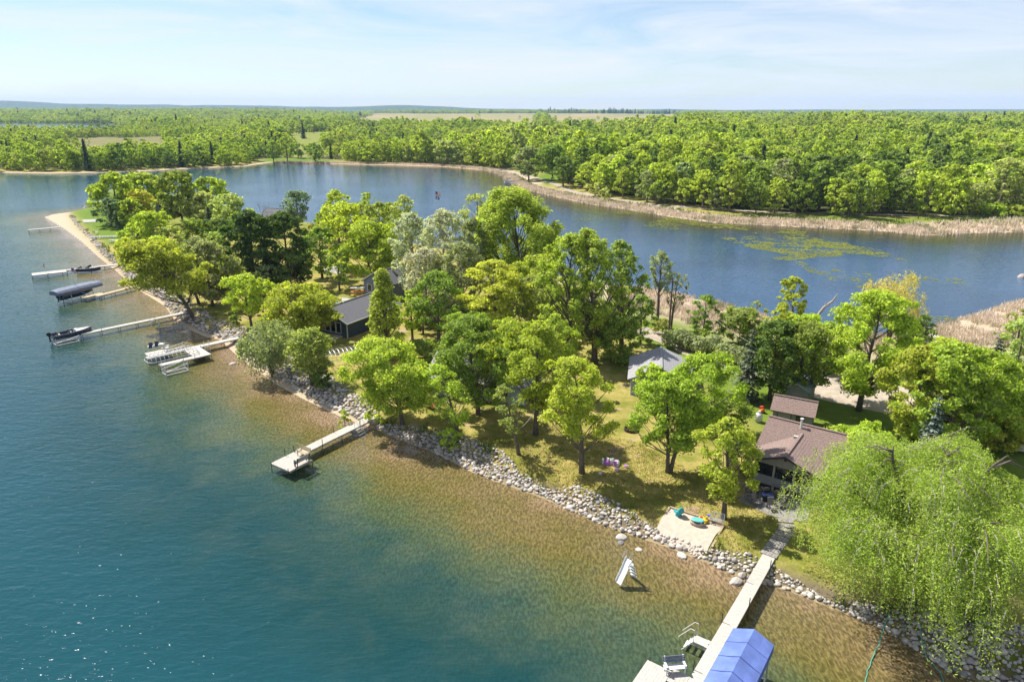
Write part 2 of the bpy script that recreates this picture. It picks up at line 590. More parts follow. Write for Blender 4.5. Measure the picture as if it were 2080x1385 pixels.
def grid_mesh(name, xs, ys, zfun, mat, attrs=None):
    X, Y = np.meshgrid(xs, ys)
    P = np.stack([X.ravel(), Y.ravel()], 1)
    z, at_ = zfun(P)
    nx, ny = len(xs), len(ys)
    V = np.concatenate([P, z[:, None]], 1).astype(np.float32)
    i = np.arange(nx * ny).reshape(ny, nx)
    q = np.stack([i[:-1, :-1], i[:-1, 1:], i[1:, 1:], i[1:, :-1]], -1).reshape(-1, 4).astype(np.int32)
    me = bpy.data.meshes.new(name)
    me.vertices.add(len(V)); me.vertices.foreach_set('co', V.ravel())
    me.loops.add(q.size); me.loops.foreach_set('vertex_index', q.ravel())
    me.polygons.add(len(q))
    me.polygons.foreach_set('loop_start', np.arange(0, q.size, 4, dtype=np.int32))
    me.polygons.foreach_set('loop_total', np.full(len(q), 4, dtype=np.int32))
    for k, a in at_.items():
        t = me.attributes.new(k, 'FLOAT', 'POINT')
        t.data.foreach_set('value', a.astype(np.float32))
    me.materials.append(mat)
    me.update(); me.shade_smooth()
    o = bpy.data.objects.new(name, me)
    return link(o)


# open places in the woods (photo outline, level)
FIELDS = [
    ([(40, 326), (110, 300), (150, 281), (340, 277), (390, 296), (370, 318), (230, 332)], 1.0, 'marsh'),
    ([(555, 312), (572, 268), (668, 266), (700, 290), (650, 318)], 2.0, 'meadow'),
    ([(1850, 276), (1870, 263), (1990, 263), (2015, 272), (1960, 280)], 9.0, 'meadow'),
    ([(500, 333), (540, 322), (640, 322), (700, 328), (640, 335)], 0.8, 'lawn'),
    ([(1075, 370), (1095, 352), (1150, 350), (1150, 372), (1110, 378)], 0.8, 'lawn'),
    ([(1040, 345), (1060, 335), (1110, 345), (1090, 365)], 0.8, 'lawn'),
]
FIELDS = [([at(x, y, z).xy.to_tuple() for x, y in pl], k) for pl, z, k in FIELDS]
FIELDS += [([(-250, 1280), (48, 1230), (168, 4300), (-830, 4300), (-560, 2600), (-420, 1700)], 'tan'), ([(64, 1230), (330, 1330), (560, 2400), (1150, 4300), (196, 4300)], 'tan'), ([(-3600, 4400), (-2700, 4400), (-2600, 5200), (-4200, 5200)], 'tan')]
LAWN_TIP = line([(146, 432), (192, 424), (240, 420), (300, 440), (260, 500), (215, 500), (192, 480), (166, 458)], 1.0)
BEACH = line([(90, 440), (138, 433), (158, 462), (180, 483), (198, 506), (246, 546), (280, 578), (268, 585), (240, 552), (165, 492)], 0.3)


def ground_z(P):
    h, sp, si, db, sm, fl = height(P)
    x, y = P[:, 0], P[:, 1]
    n1, n2 = vnoise(P, 9, 1), vnoise(P, 2.5, 2)
    pen = sp > -0.5
    sand = np.where(pen, ss(0.5, -0.6, si), 0) * (sp > -3)
    sand = np.maximum(sand, ss(-1.5, 1.5, sdist(P, BEACH)))
    sand = np.maximum(sand, np.where((sm > -2) & (x < -120), ss(7, 2, np.abs(sm)), 0))
    bed = (np.maximum(sp, sm) < 0) & (fl < 0)
    sand = np.where(bed, 1, sand)
    reed = np.where(pen, ss(24, 6, db + (n1 - .5) * 10) * ss(0, 30, x + 8), 0)
    reed = np.maximum(reed, np.where(sm > -1, ss(17, 9, sm + (n1 - .5) * 5) * ss(-140, -100, x), 0))
    forest = np.where(sm > 0, ss(22, 30, sm), 0)
    field = np.zeros(len(P)); lush = np.zeros(len(P)); marsh = np.zeros(len(P))
    for pl, k in FIELDS:
        s = ss(-3, 6, sdist(P, pl) + (vnoise(P, 34, 77) - .55) * (50 if k != 'lawn' else 4))
        forest = forest * (1 - s)
        if k == 'tan': field = np.maximum(field, s)
        elif k == 'marsh': marsh = np.maximum(marsh, s)
        else: lush = np.maximum(lush, s * (0.55 if k == 'meadow' else 1))
    gap = ss(500, 650, y) * ss(2000, 1700, y) * ss(.64, .70, vnoise(P, 140, 12))
    marsh = np.maximum(marsh, gap * (x < 0) * forest); lush = np.maximum(lush, gap * (x >= 0) * .5 * forest); forest = forest * (1 - gap)
    far = ss(2300, 2900, y) * (vnoise(P, 260, 9) > 0.62)
    field = np.maximum(field, far * forest * 0.8)
    lush = np.maximum(lush, ss(-1, 2, sdist(P, LAWN_TIP)))
    lush = np.maximum(lush, np.where(sm > 0, ss(30, 20, sm) * ss(60, 110, x) * .8, 0) * (1 - reed))
    # the point of the peninsula is watered, nearer lawns are dry
    lush = np.maximum(lush, np.where(pen, 0.85 * ss(190, 250, y), 0) * (1 - sand))
    lush = np.maximum(lush, np.where(pen, 0.9 * ss(28, 34, x + .25 * (y - 55)) * ss(40, 50, y), 0) * (1 - sand))
    rub = np.where(pen, ss(-.3, .2, si) * ss(1.7, .9, si), 0) * ss(9, 14, db) * ss(190, 140, y)
    h = h + np.where(si > 3, (n1 - .5) * 0.10 + (n2 - .5) * 0.05, 0)
    return h, dict(sand=sand, reed=reed, forest=forest, field=field, lush=lush, marsh=marsh, rubble=rub)


def ground_mat():
    m = bpy.data.materials.new('ground')
    nt, out = nodes(m)
    b = nt.nodes.new('ShaderNodeBsdfPrincipled')
    tc = nt.nodes.new('ShaderNodeTexCoord'); v = tc.outputs['Object']

    def attr(n):
        a = nt.nodes.new('ShaderNodeAttribute'); a.attribute_name = n
        return a.outputs['Fac']
    big = noise(nt, v, 0.16, 5, 0.6)
    mid = noise(nt, v, 0.9, 5, 0.65)
    fine = noise(nt, v, 6.0, 4, 0.7)
    dry = mixc(nt, step(nt, mid, 0.35, 0.65), (0.34, 0.270, 0.090), (0.225, 0.21, 0.045))
    dry = mixc(nt, step(nt, big, 0.46, 0.64), dry, (0.14, 0.155, 0.022))
    bare = mixc(nt, step(nt, noise(nt, v, 0.35, 5, 0.6), 0.58, 0.68), dry, (0.34, 0.25, 0.155))
    c = bare
    lush = mixc(nt, step(nt, mid, 0.35, 0.7), (0.085, 0.15, 0.014), (0.14, 0.20, 0.02))
    c = mixc(nt, attr('lush'), c, lush)
    forest = mixc(nt, mid, (0.045, 0.055, 0.018), (0.09, 0.085, 0.035))
    c = mixc(nt, attr('forest'), c, forest)
    marsh = mixc(nt, step(nt, noise(nt, v, 0.05, 5, 0.65), 0.4, 0.6), (0.13, 0.145, 0.035), (0.20, 0.16, 0.075))
    c = mixc(nt, attr('marsh'), c, marsh)
    field = mixc(nt, step(nt, noise(nt, v, 0.004, 4, 0.6), 0.4, 0.62), (0.30, 0.23, 0.12), (0.19, 0.20, 0.06))
    c = mixc(nt, attr('field'), c, field)
    reed = mixc(nt, step(nt, mid, 0.3, 0.7), (0.46, 0.36, 0.27), (0.38, 0.30, 0.20))
    c = mixc(nt, attr('reed'), c, reed)
    sand = mixc(nt, mid, (0.40, 0.305, 0.205), (0.46, 0.365, 0.265))
    c = mixc(nt, attr('sand'), c, sand)
    c = mixc(nt, attr('rubble'), c, mixc(nt, mid, (0.10, 0.08, 0.055), (0.19, 0.15, 0.10)))
    f = mathn(nt, 'MULTIPLY_ADD', fine, 0.7); nt.nodes[-1].inputs[2].default_value = 0.65
    c = mixc(nt, 1.0, c, f, 'MULTIPLY')
    nt.links.new(c, b.inputs['Base Color'])
    b.inputs['Roughness'].default_value = 0.95
    b.inputs['Specular IOR Level'].default_value = 0.1
    bn = nt.nodes.new('ShaderNodeBump'); bn.inputs['Strength'].default_value = 0.8; bn.inputs['Distance'].default_value = 0.08
    nt.links.new(fine, bn.inputs['Height']); nt.links.new(bn.outputs[0], b.inputs['Normal'])
    nt.links.new(b.outputs[0], out.inputs['Surface'])
    return m


XS = graded([(-12000, -900, 600, 30), (-900, -240, 30, 3), (-240, -110, 2.4, 2.4), (-110, -62, 2, .9), (-62, 60, .75, .75), (60, 140, .9, 3), (140, 700, 3, 25), (700, 12000, 25, 600)])
YS = graded([(-60, 24, 6, 1.5), (24, 130, .7, .7), (130, 260, .9, 2), (260, 520, 2, 3), (520, 2400, 3, 25), (2400, 12000, 25, 400)])
ground = tag(grid_mesh('ground', XS, YS, ground_z, ground_mat()), kind='structure')


def water_mat():
    m = bpy.data.materials.new('lake_water')
    nt, out = nodes(m)
    b = nt.nodes.new('ShaderNodeBsdfPrincipled')
    tc = nt.nodes.new('ShaderNodeTexCoord'); v = tc.outputs['Object']
    a = nt.nodes.new('ShaderNodeAttribute'); a.attribute_name = 'offshore'
    ch = nt.nodes.new('ShaderNodeAttribute'); ch.attribute_name = 'channel'
    mp = nt.nodes.new('ShaderNodeMapping')
    mp.inputs['Rotation'].default_value = (0, 0, R(-38)); mp.inputs['Scale'].default_value = (1.0, 0.38, 1)
    nt.links.new(v, mp.inputs['Vector'])
    # caustic light streaks and bottom weeds, painted into the shallow water colour
    caustic_weed = noise(nt, mp.outputs[0], 5.5, 3, 0.6, 0.4)
    big = noise(nt, v, 0.11, 4, 0.6)
    off = mathn(nt, 'MULTIPLY_ADD', mathn(nt, 'SUBTRACT', big, 0.5), 24.0)
    nt.links.new(a.outputs['Fac'], nt.nodes[-1].inputs[2])
    # the wobble is damped close to the shore
    k = mathn(nt, 'MULTIPLY', off, 1 / 33.0)
    near = mathn(nt, 'MULTIPLY', a.outputs['Fac'], 1 / 33.0)
    t = mathn(nt, 'ADD', mathn(nt, 'MULTIPLY', k, 0.6), mathn(nt, 'MULTIPLY', near, 0.4))
    col = ramp(nt, t, [(0.0, (0.20, 0.138, 0.082)), (0.06, (0.140, 0.103, 0.046)), (0.16, (0.108, 0.090, 0.028)),
                       (0.30, (0.058, 0.074, 0.030)), (0.46, (0.017, 0.046, 0.034)), (0.62, (0.005, 0.037, 0.037)), (1.0, (0.006, 0.050, 0.062))])
    pale = step(nt, noise(nt, v, 0.17, 6, 0.68, 0.3), 0.44, 0.70)
    band = ramp(nt, near, [(0.0, (0,) * 3), (0.2, (.0,) * 3), (0.34, (.32,) * 3), (0.6, (.2,) * 3), (0.85, (0,) * 3)])
    col = mixc(nt, mathn(nt, 'MULTIPLY', pale, band), col, (0.075, 0.092, 0.058))
    amp = ramp(nt, near, [(0.0, (0.62,) * 3), (0.3, (0.5,) * 3), (0.6, (0.12,) * 3), (1.0, (0.05,) * 3)])
    w = mathn(nt, 'MULTIPLY', mathn(nt, 'MULTIPLY', mathn(nt, 'SUBTRACT', step(nt, caustic_weed, 0.36, 0.68), 0.42), 1.5), amp)
    w = mathn(nt, 'ADD', w, 1.0)
    col = mixc(nt, 1.0, col, w, 'MULTIPLY')
    chan = mixc(nt, step(nt, noise(nt, v, 0.03, 3, 0.5), 0.4, 0.6), (0.014, 0.046, 0.092), (0.020, 0.060, 0.120))
    chs = a.outputs['Fac']
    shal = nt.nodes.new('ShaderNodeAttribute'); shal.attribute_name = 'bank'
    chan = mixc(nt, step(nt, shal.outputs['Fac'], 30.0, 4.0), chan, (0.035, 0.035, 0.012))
    col = mixc(nt, ch.outputs['Fac'], col, chan)
    nt.links.new(col, b.inputs['Base Color'])
    b.inputs['Roughness'].default_value = 0.03
    b.inputs['IOR'].default_value = 1.333
    # wind ripples
    m2 = nt.nodes.new('ShaderNodeMapping')
    m2.inputs['Rotation'].default_value = (0, 0, R(18)); m2.inputs['Scale'].default_value = (0.42, 1.0, 1)
    nt.links.new(v, m2.inputs['Vector'])
    r1 = noise(nt, m2.outputs[0], 1.05, 3, 0.5, 0.5)
    r2 = noise(nt, m2.outputs[0], 2.7, 2, 0.5, 0.4)
    hgt = mathn(nt, 'ADD', mathn(nt, 'MULTIPLY', r1, 0.62), mathn(nt, 'MULTIPLY', r2, 0.38))
    wind = step(nt, noise(nt, v, 0.028, 3, 0.55), 0.30, 0.66)
    wind = mathn(nt, 'MULTIPLY_ADD', wind, 0.25); nt.nodes[-1].inputs[2].default_value = 0.85
    calm = mathn(nt, 'MULTIPLY_ADD', ch.outputs['Fac'], -0.35); nt.nodes[-1].inputs[2].default_value = 1.0
    bn = nt.nodes.new('ShaderNodeBump'); bn.inputs['Distance'].default_value = 0.30
    nt.links.new(mathn(nt, 'MULTIPLY', mathn(nt, 'MULTIPLY', calm, wind), 0.6), bn.inputs['Strength'])
    nt.links.new(hgt, bn.inputs['Height']); nt.links.new(bn.outputs[0], b.inputs['Normal'])
    nt.links.new(b.outputs[0], out.inputs['Surface'])
    return m


def water_z(P):
    df, db, dm = seg_dist(P, FRONT), seg_dist(P, BACK), seg_dist(P, FARS)
    off = df + 60 * ss(0, 12, df - db)
    off = np.minimum(off, 80)
    side = np.where(df > db, 1.0, 0.0)
    chan = ss(-6, 10, df - db) * ss(-215, -150, P[:, 0])
    far = ss(-185, -230, P[:, 0])
    return np.zeros(len(P)), dict(offshore=off, channel=chan, bank=np.minimum(dm, 60))


WX = graded([(-12000, -900, 900, 60), (-900, -240, 50, 6), (-240, -60, 4, 2), (-60, 60, 1.5, 1.5), (60, 260, 2, 6), (260, 9000, 8, 900)])
WY = graded([(-60, 24, 8, 2), (24, 130, 1.5, 1.5), (130, 520, 2, 5), (520, 3000, 6, 200)])
lake = tag(grid_mesh('lake', WX, WY, water_z, water_mat()), kind='structure')


# far wooded hills on the skyline
def hill_z(P):
    x, y = P[:, 0], P[:, 1]
    ridge = np.exp(-((y - 8600) / 900.0) ** 2)
    u = x / 8600
    h = np.interp(u, [-1.4, -.74, -.6, -.42, -.3, -.15, -.05, .05, .3, .6, 1.3], [160, 158, 124, 88, 76, 88, 58, 40, 34, 38, 38])
    h = h * (.70 + .38 * vnoise(P * [1, .3], 800, 5) + .16 * vnoise(P * [1, .3], 260, 6))
    return 4 + h * ridge, {}


M['far_wood'] = pmat('far_woodland', (0.045, 0.075, 0.022), 0.95, 0.5, 0.02, 1.0, 0.05)
hills = tag(grid_mesh('hills', np.linspace(-11500, 11500, 260), np.linspace(6400, 10600, 24), hill_z, M['far_wood']), kind='structure')


def strip(name, px, widths, mat, z=1.0, lift=0.03, seg=2.0, world=None):
    """a track laid over the ground along a line"""
    pts = [Vector(p) for p in (world or line(px, z))]
    fine = []
    for a, b in zip(pts[:-1], pts[1:]):
        n = max(1, int(Vector(b - a).length / seg))
        fine += [a.lerp(b, k / n) for k in range(n)]
    fine.append(pts[-1])
    mb = MB()
    N = len(fine)
    rows = []
    for i, p in enumerate(fine):
        d = (fine[min(i + 1, N - 1)] - fine[max(i - 1, 0)]).normalized()
        n = Vector((-d.y, d.x))
        w = widths * (1 + 0.08 * math.sin(i * 1.7))
        rows.append([p + n * w * t for t in (-.5, -.17, .17, .5)])
    P = np.array([q for r in rows for q in r], float)
    H = ground_z(P)[0] + lift
    vs = [(P[i, 0], P[i, 1], H[i]) for i in range(len(P))]
    fs = [(i * 4 + k, i * 4 + k + 1, i * 4 + k + 5, i * 4 + k + 4) for i in range(N - 1) for k in range(3)]
    mb.add(vs, fs)
    return tag(mb.build(name, mat), kind='structure')


strip('path', [(1010, 338), (1050, 350), (1095, 362), (1130, 374), (1160, 386), (1230, 400), (1330, 414), (1450, 424), (1560, 430), (1680, 432), (1780, 435), (1900, 437), (2200, 440)], 3.0, M['gravel'], 1.2, 0.06)
strip('gravel_road', [(1290, 672), (1312, 674), (1345, 687), (1380, 700), (1450, 735), (1560, 770)], 4.2, M['gravel'], 1.0, 0.05)
strip('driveway', [(1660, 772), (1700, 785), (1760, 800), (1830, 815), (1900, 830)], 11.0, M['gravel'], 1.0, 0.05)
strip('country_road', None, 9.0, M['gravel'], lift=0.5, seg=60, world=[(53, 1150), (64, 1400), (120, 2600), (188, 4300)])


# ------------------------------------------------------------------ buildings
def roof_slope(mb, A, B, C, D, th=0.12, course=0.26):
    """a shingled slope from the eave A-B up to the ridge D-C, laid in stepped courses"""
    A, B, C, D = map(Vector, (A, B, C, D))
    n = (B - A).cross(D - A).normalized()
    if n.z < 0: n = -n
    L = (D - A).length
    k = max(3, int(L / course))
    for i in range(k):
        t0, t1 = i / k, (i + 1) / k
        a, b = A.lerp(D, t0), B.lerp(C, t0)
        c, d = B.lerp(C, t1), A.lerp(D, t1)
        up = n * 0.02
        mb.add([a + up, b + up, c, d, a, b], [(0, 1, 2, 3), (0, 4, 5, 1), (0, 3, 4), (1, 5, 2)])
    lo = n * -th
    mb.add([A, B, C, D, A + lo, B + lo, C + lo, D + lo], [(4, 7, 6, 5), (0, 4, 5, 1), (1, 5, 6, 2), (3, 7, 4, 0)])


def gable_roof(parent, x0, x1, y0, y1, ze, zr, axis, mat, oh=0.4, name='roof', course=0.26):
    mb = MB()
    x0 -= oh; x1 += oh; y0 -= oh; y1 += oh
    if axis == 'x':
        ym = (y0 + y1) / 2
        drop = oh * (zr - ze) / ((y1 - y0) / 2 - oh)
        e = ze - drop
        roof_slope(mb, (x0, y0, e), (x1, y0, e), (x1, ym, zr), (x0, ym, zr), course=course)
        roof_slope(mb, (x1, y1, e), (x0, y1, e), (x0, ym, zr), (x1, ym, zr), course=course)
        cap = [(x0, ym, zr + .05), (x1, ym, zr + .05)]
    else:
        xm = (x0 + x1) / 2
        drop = oh * (zr - ze) / ((x1 - x0) / 2 - oh)
        e = ze - drop
        roof_slope(mb, (x0, y1, e), (x0, y0, e), (xm, y0, zr), (xm, y1, zr), course=course)
        roof_slope(mb, (x1, y0, e), (x1, y1, e), (xm, y1, zr), (xm, y0, zr), course=course)
        cap = [(xm, y0, zr + .05), (xm, y1, zr + .05)]
    r = mb.build(name, mat, parent)
    MB().bar(cap[0], cap[1], 0.26, 0.07).build('ridge_cap', mat, r)
    return r


def gable_walls(parent, x0, x1, y0, y1, z0, ze, zr, axis, mat, name='wall'):
    mb = MB()
    if axis == 'x':
        ym = (y0 + y1) / 2
        prof = [(y0, z0), (y1, z0), (y1, ze - .06), (ym, zr - .1), (y0, ze - .06)]
        mb.loft([[(x0, a, b) for a, b in prof], [(x1, a, b) for a, b in prof]])
    else:
        xm = (x0 + x1) / 2
        prof = [(x0, z0), (x1, z0), (x1, ze - .06), (xm, zr - .1), (x0, ze - .06)]
        mb.loft([[(a, y0, b) for a, b in prof], [(a, y1, b) for a, b in prof]])
    w = mb.build(name, mat, parent)
    # lapped siding boards, proud of the wall
    s = MB()
    z = z0 + 0.2
    while z < ze - 0.15:
        s.box(x0 - .012, x1 + .012, y0 - .012, y1 + .012, z, z + 0.03)
        z += 0.24
    s.build('siding', mat, w)
    return w


def window(parent, axis, c, u0, u1, z0, z1, trim, name='window', muntin=0, t=0.07):
    """a window in a wall of constant y (axis 'y', outside towards -y) or constant x (axis 'x', outside towards the sign of t)"""
    f = MB(); p = MB()
    w = 0.09

    def bx(mb, a0, a1, b0, b1, d0, d1):
        if axis == 'y': mb.box(a0, a1, c - d1, c - d0, b0, b1)
        elif axis == '-x': mb.box(c - d1, c - d0, a0, a1, b0, b1)
        else: mb.box(c + d0, c + d1, a0, a1, b0, b1)
    bx(f, u0 - w, u0, z0 - w, z1 + w, 0.015, t); bx(f, u1, u1 + w, z0 - w, z1 + w, 0.015, t)
    bx(f, u0, u1, z0 - w, z0, 0.015, t); bx(f, u0, u1, z1, z1 + w, 0.015, t)
    for k in range(muntin):
        u = u0 + (u1 - u0) * (k + 1) / (muntin + 1)
        bx(f, u - .04, u + .04, z0, z1, 0.02, t - .005)
    bx(p, u0, u1, z0, z1, 0.013, 0.03)
    fo = f.build(name, trim, parent)
    p.build('pane', M['glass'], fo)
    return fo


# the brown-roofed cabin with the screened porch
cab, FW = frame_thing('cabin', 'brown shingled cabin with screened gable porch above the paver patio', 'house', at(1529, 975, 1.5), at(1649, 1011, 1.5))
PW, PD = FW, 3.4
ZS, ZT, ZE, ZR = 0.85, 2.12, 2.45, 3.5         # sill, screen head, eave, porch ridge
m = MB()
m.box(0, PW, 0, 0.14, 0.0, ZS)
m.box(0, 0.14, 0.14, PD, 0, ZS); m.box(PW - .14, PW, .14, PD, 0, ZS)
m.box(.14, PW - .14, .14, PD, 0.05, .12)
m.build('porch_wall', M['siding_grey'], cab)
m = MB()
for k in range(4): m.box(-.012, PW + .012, -.012, .152, 0.03 + k * .2, 0.06 + k * .2)
m.build('siding', M['siding_grey'], cab)
MB().box(.35, PW - .35, .3, PD, -.55, -.005).build('crawl_space_shade', M['trim_dark'], cab)  # near-black box standing in for the shade under the raised porch
for k in range(4): MB().box(.1 + k * (PW - .4) / 3, .3 + k * (PW - .4) / 3, .02, .22, -.55, -.003).build('pier', M['concrete'], cab)
for x in (0.09, PW / 3, 2 * PW / 3, PW - .09):
    MB().box(x - .09, x + .09, -.02, .16, ZS, ZT + .03).build('post', M['siding_grey'], cab)
for k in range(3):
    a, b = PW * k / 3 + .12, PW * (k + 1) / 3 - .12
    MB().box(a, b, .06, .075, ZS + .03, ZT).build('screen', M['glass'], cab)
    MB().box(a, b, -.05, .19, ZS + .001, ZS + .05).build('sill', M['siding_grey'], cab)
for s in (0, 1):
    x = .07 if s == 0 else PW - .07
    MB().box(x - .02, x + .02, .3, PD - .2, ZS + .03, ZT).build('screen', M['glass'], cab)
m = MB()
m.loft([[(0, 0, ZT), (PW, 0, ZT), (PW, 0, ZE), (PW / 2, 0, ZR - .1), (0, 0, ZE)], [(0, .14, ZT), (PW, .14, ZT), (PW, .14, ZE), (PW / 2, .14, ZR - .1), (0, .14, ZE)]])
m.build('gable', M['siding_grey'], cab)
MB().box(PW / 2 - .1, PW / 2 + .12, -.2, -.01, 2.95, 3.12).build('lamp', M['trim_dark'], cab)
gable_roof(cab, -.1, PW + .1, 0, PD + 2.6, ZE, ZR, 'y', M['roof_brown'], 0.45)
sl_ = (ZR - ZE) / (PW / 2 + .1)
m = MB()
m.bar((-.58, -.50, ZE - .2), (PW / 2, -.50, ZR - .03), .05, .16); m.bar((PW / 2, -.50, ZR - .03), (PW + .58, -.50, ZE - .2), .05, .16)
m.build('bargeboard', M['trim_dark'], cab)
HX0, HX1, HY0, HY1 = -0.4, 9.0, PD - .2, PD + 6.4
gable_walls(cab, HX0, HX1, HY0, HY1, -.5, 2.45, 4.0, 'x', M['siding_grey'])
gable_roof(cab, HX0, HX1, HY0, HY1, 2.45, 4.05, 'x', M['roof_brown'], 0.45, 'main_roof')
window(cab, 'y', HY0, PW + .7, PW + 2.0, .8, 1.9, M['white'])
window(cab, '-x', HX0, HY0 + 1.5, HY0 + 2.7, .9, 1.9, M['white'])
MB().tube([(2.4, 6.0, 3.5), (2.4, 6.0, 4.75)], 0.11, 10).tube([(2.4, 6.0, 4.75), (2.4, 6.0, 4.86)], 0.17, 10).build('flue', M['white'], cab)
MB().box(2.2, 2.6, 4.2, 4.5, 3.4, 3.62).build('vent', M['vinyl'], cab)
m = MB()
m.tube([(PW + .52, -.45, ZE - .2), (PW + .54, PD, ZE - .2)], 0.06, 6); m.tube([(PW + .5, -.4, ZE - .2), (PW + .2, -.05, 2.0), (PW + .15, -.05, -.3)], 0.045, 6)
m.build('gutter', M['white'], cab)

shed, w = frame_thing('shed', 'small brown roofed shed with grey front behind the cabin', 'shed', at(1566, 866, 1.0), at(1645, 882, 1.0))
gable_walls(shed, 0, w, 0, 3.4, 0, 2.3, 3.2, 'x', M['siding_grey'])
gable_roof(shed, 0, w, 0, 3.4, 2.3, 3.25, 'x', M['roof_brown'], 0.3)
window(shed, 'y', 0, w * .62, w * .62 + .7, 1.1, 1.8, M['trim_dark'])
d = MB().box(.55, 1.9, -.06, -.013, .05, 2.0).build('door', M['siding_grey'], shed)
MB().box(.47, .55, -.07, -.013, .05, 2.08).box(1.9, 1.98, -.07, -.013, .05, 2.08).box(.55, 1.9, -.07, -.013, 2.0, 2.08).build('frame', M['trim_dark'], d)

shed2, w = frame_thing('metal_roofed_shed', 'small shed with pale green metal roof behind the brown shed', 'shed', at(1592, 823, 1.0), at(1637, 833, 1.0))
gable_walls(shed2, 0, w, 0, 4.2, 0, 2.5, 3.1, 'y', M['siding_green'])
gable_roof(shed2, 0, w, 0, 4.2, 2.5, 3.15, 'y', M['roof_metal'], 0.25, course=5)
m = MB()
for s in (-1, 1):
    for k in range(9):
        y = -.2 + k * .57
        m.bar((w / 2, y, 3.2), (w / 2 + s * (w / 2 + .24), y, 2.46), .05, .05)
m.build('rib', M['roof_metal'], shed2)
MB().box(w * .3, w * .7, -.05, -.013, .05, 1.9).build('door', M['siding_grey'], shed2)

# the pale blue cottage
cot, w = frame_thing('cottage', 'pale blue cottage with grey gable roof beside the gravel road', 'house', at(1280, 803, 1.0), at(1400, 812, 1.0))
gable_walls(cot, 0, w, 0, 7.5, 0, 2.5, 3.9, 'y', M['siding_blue'])
gable_roof(cot, 0, w, 0, 7.5, 2.5, 4.0, 'y', M['roof_grey'], 0.45)
window(cot, 'y', 0, .9, 2.1, 1.0, 2.0, M['white']); window(cot, 'y', 0, w - 2.1, w - .9, 1.0, 2.0, M['white'])
window(cot, '-x', 0, 1.0, 2.4, 1.0, 2.0, M['white'], muntin=1); window(cot, '-x', 0, 4.4, 5.8, 1.0, 2.0, M['white'], muntin=1)
MB().box(-.05, -.013, 3.0, 3.9, .05, 2.05).build('door', M['white'], cot)

# the big grey-roofed house half hidden by trees in the middle
mid, w = frame_thing('house', 'long grey roofed pale blue house half hidden by leafy trees', 'house', at(872, 800, 1.0), at(1066, 824, 1.0))
gable_walls(mid, 0, w, 0, 8.0, 0, 2.6, 4.2, 'x', M['siding_blue'])
gable_roof(mid, 0, w, 0, 8.0, 2.6, 4.3, 'x', M['roof_grey'], 0.5)
for k in range(4): window(mid, 'y', 0, .8 + k * (w - 1.4) / 4, 2.1 + k * (w - 1.4) / 4, .8, 2.1, M['white'], muntin=1)
window(mid, '-x', 0, 1.2, 2.6, .9, 2.1, M['white'], muntin=1)
window(mid, '-x', 0, 4.6, 6.0, .9, 2.1, M['white'], muntin=1)

# the navy house
A, B = at(706.5, 688, 1.0), at(757, 668, 1.0)
nav, w = frame_thing('navy_house', 'dark navy house with grey roof and white framed gable windows', 'house', A, B)
ND = 8.4
gable_walls(nav, 0, 13, 0, ND, 0, 2.7, 4.3, 'x', M['siding_navy'])
gable_roof(nav, 0, 13, 0, ND, 2.7, 4.4, 'x', M['roof_dark'], 0.4)
for k in range(4): window(nav, '-x', 0, 1.3 + k * 1.15, 2.2 + k * 1.15, .7, 2.35, M['white'])
m = MB()
m.bar((-.42, -.42, 2.52), (-.42, ND / 2, 4.42), .05, .18); m.bar((-.42, ND / 2, 4.42), (-.42, ND + .42, 2.52), .05, .18)
m.bar((-.42, -.44, 2.5), (13.4, -.44, 2.5), .05, .16)
m.build('fascia', M['white'], nav)
MB().box(-.03, .09, -.03, .09, 0, 2.6).build('corner_board', M['white'], nav)
MB().box(-2.2, -.02, 1.0, 6.4, 0.02, .35).build('porch_deck', M['wood_grey'], nav)

gar, w = frame_thing('garage', 'slate grey gabled garage with one white framed window beside the kayaks', 'garage', at(741, 606, 1.0), at(772, 612, 1.0))
gable_walls(gar, 0, 6.4, 0, 8, 0, 3.6, 5.4, 'y', M['siding_slate'])
gable_roof(gar, 0, 6.4, 0, 8, 3.6, 5.5, 'y', M['roof_dark'], 0.35)
window(gar, 'y', 0, 1.0, 2.0, 1.5, 2.9, M['white']); window(gar, 'y', 0, 2.7, 3.7, 3.3, 4.2, M['white'])
m = MB(); m.bar((-.36, -.37, 3.42), (3.2, -.37, 5.5), .05, .16); m.bar((3.2, -.37, 5.5), (6.76, -.37, 3.42), .05, .16)
m.build('bargeboard', M['white'], gar)

tag(MB().prism([tuple(at(x, y, 1.0).xy) for x, y in ((664, 634), (700, 627), (728, 611), (700, 606), (668, 608))], 0.9, 1.10).build('concrete_apron', M['concrete']), kind='structure')
tag(MB().prism([tuple(at(x, y, 1.0).xy) for x, y in ((650, 551), (690, 557), (725, 545), (690, 538))], 0.9, 1.08).build('concrete_pad', M['concrete']), kind='structure')

hut, w = frame_thing('gabled_house', 'small dark house with steep grey gable among the left point trees', 'house', at(318, 441, 1.0), at(341, 441, 1.0))
gable_walls(hut, 0, w, 0, 8, 0, 3.0, 5.4, 'y', M['siding_slate']); gable_roof(hut, 0, w, 0, 8, 3.0, 5.5, 'y', M['roof_grey'], 0.4)
window(hut, 'y', 0, w / 2 - .6, w / 2 + .6, 3.0, 4.0, M['white'])
h2, w = frame_thing('lake_house', 'grey roofed low house behind the dark maple crowns', 'house', at(470, 468, 1.0), at(512, 466, 1.0))
gable_walls(h2, 0, w, 0, 8, 0, 2.8, 4.4, 'x', M['siding_slate']); gable_roof(h2, 0, w, 0, 8, 2.8, 4.5, 'x', M['roof_grey'], 0.4)
h3, w = frame_thing('back_house', 'dark roofed house peeking out by the bare tree at the channel', 'house', at(530, 457, 1.0), at(570, 460, 1.0))
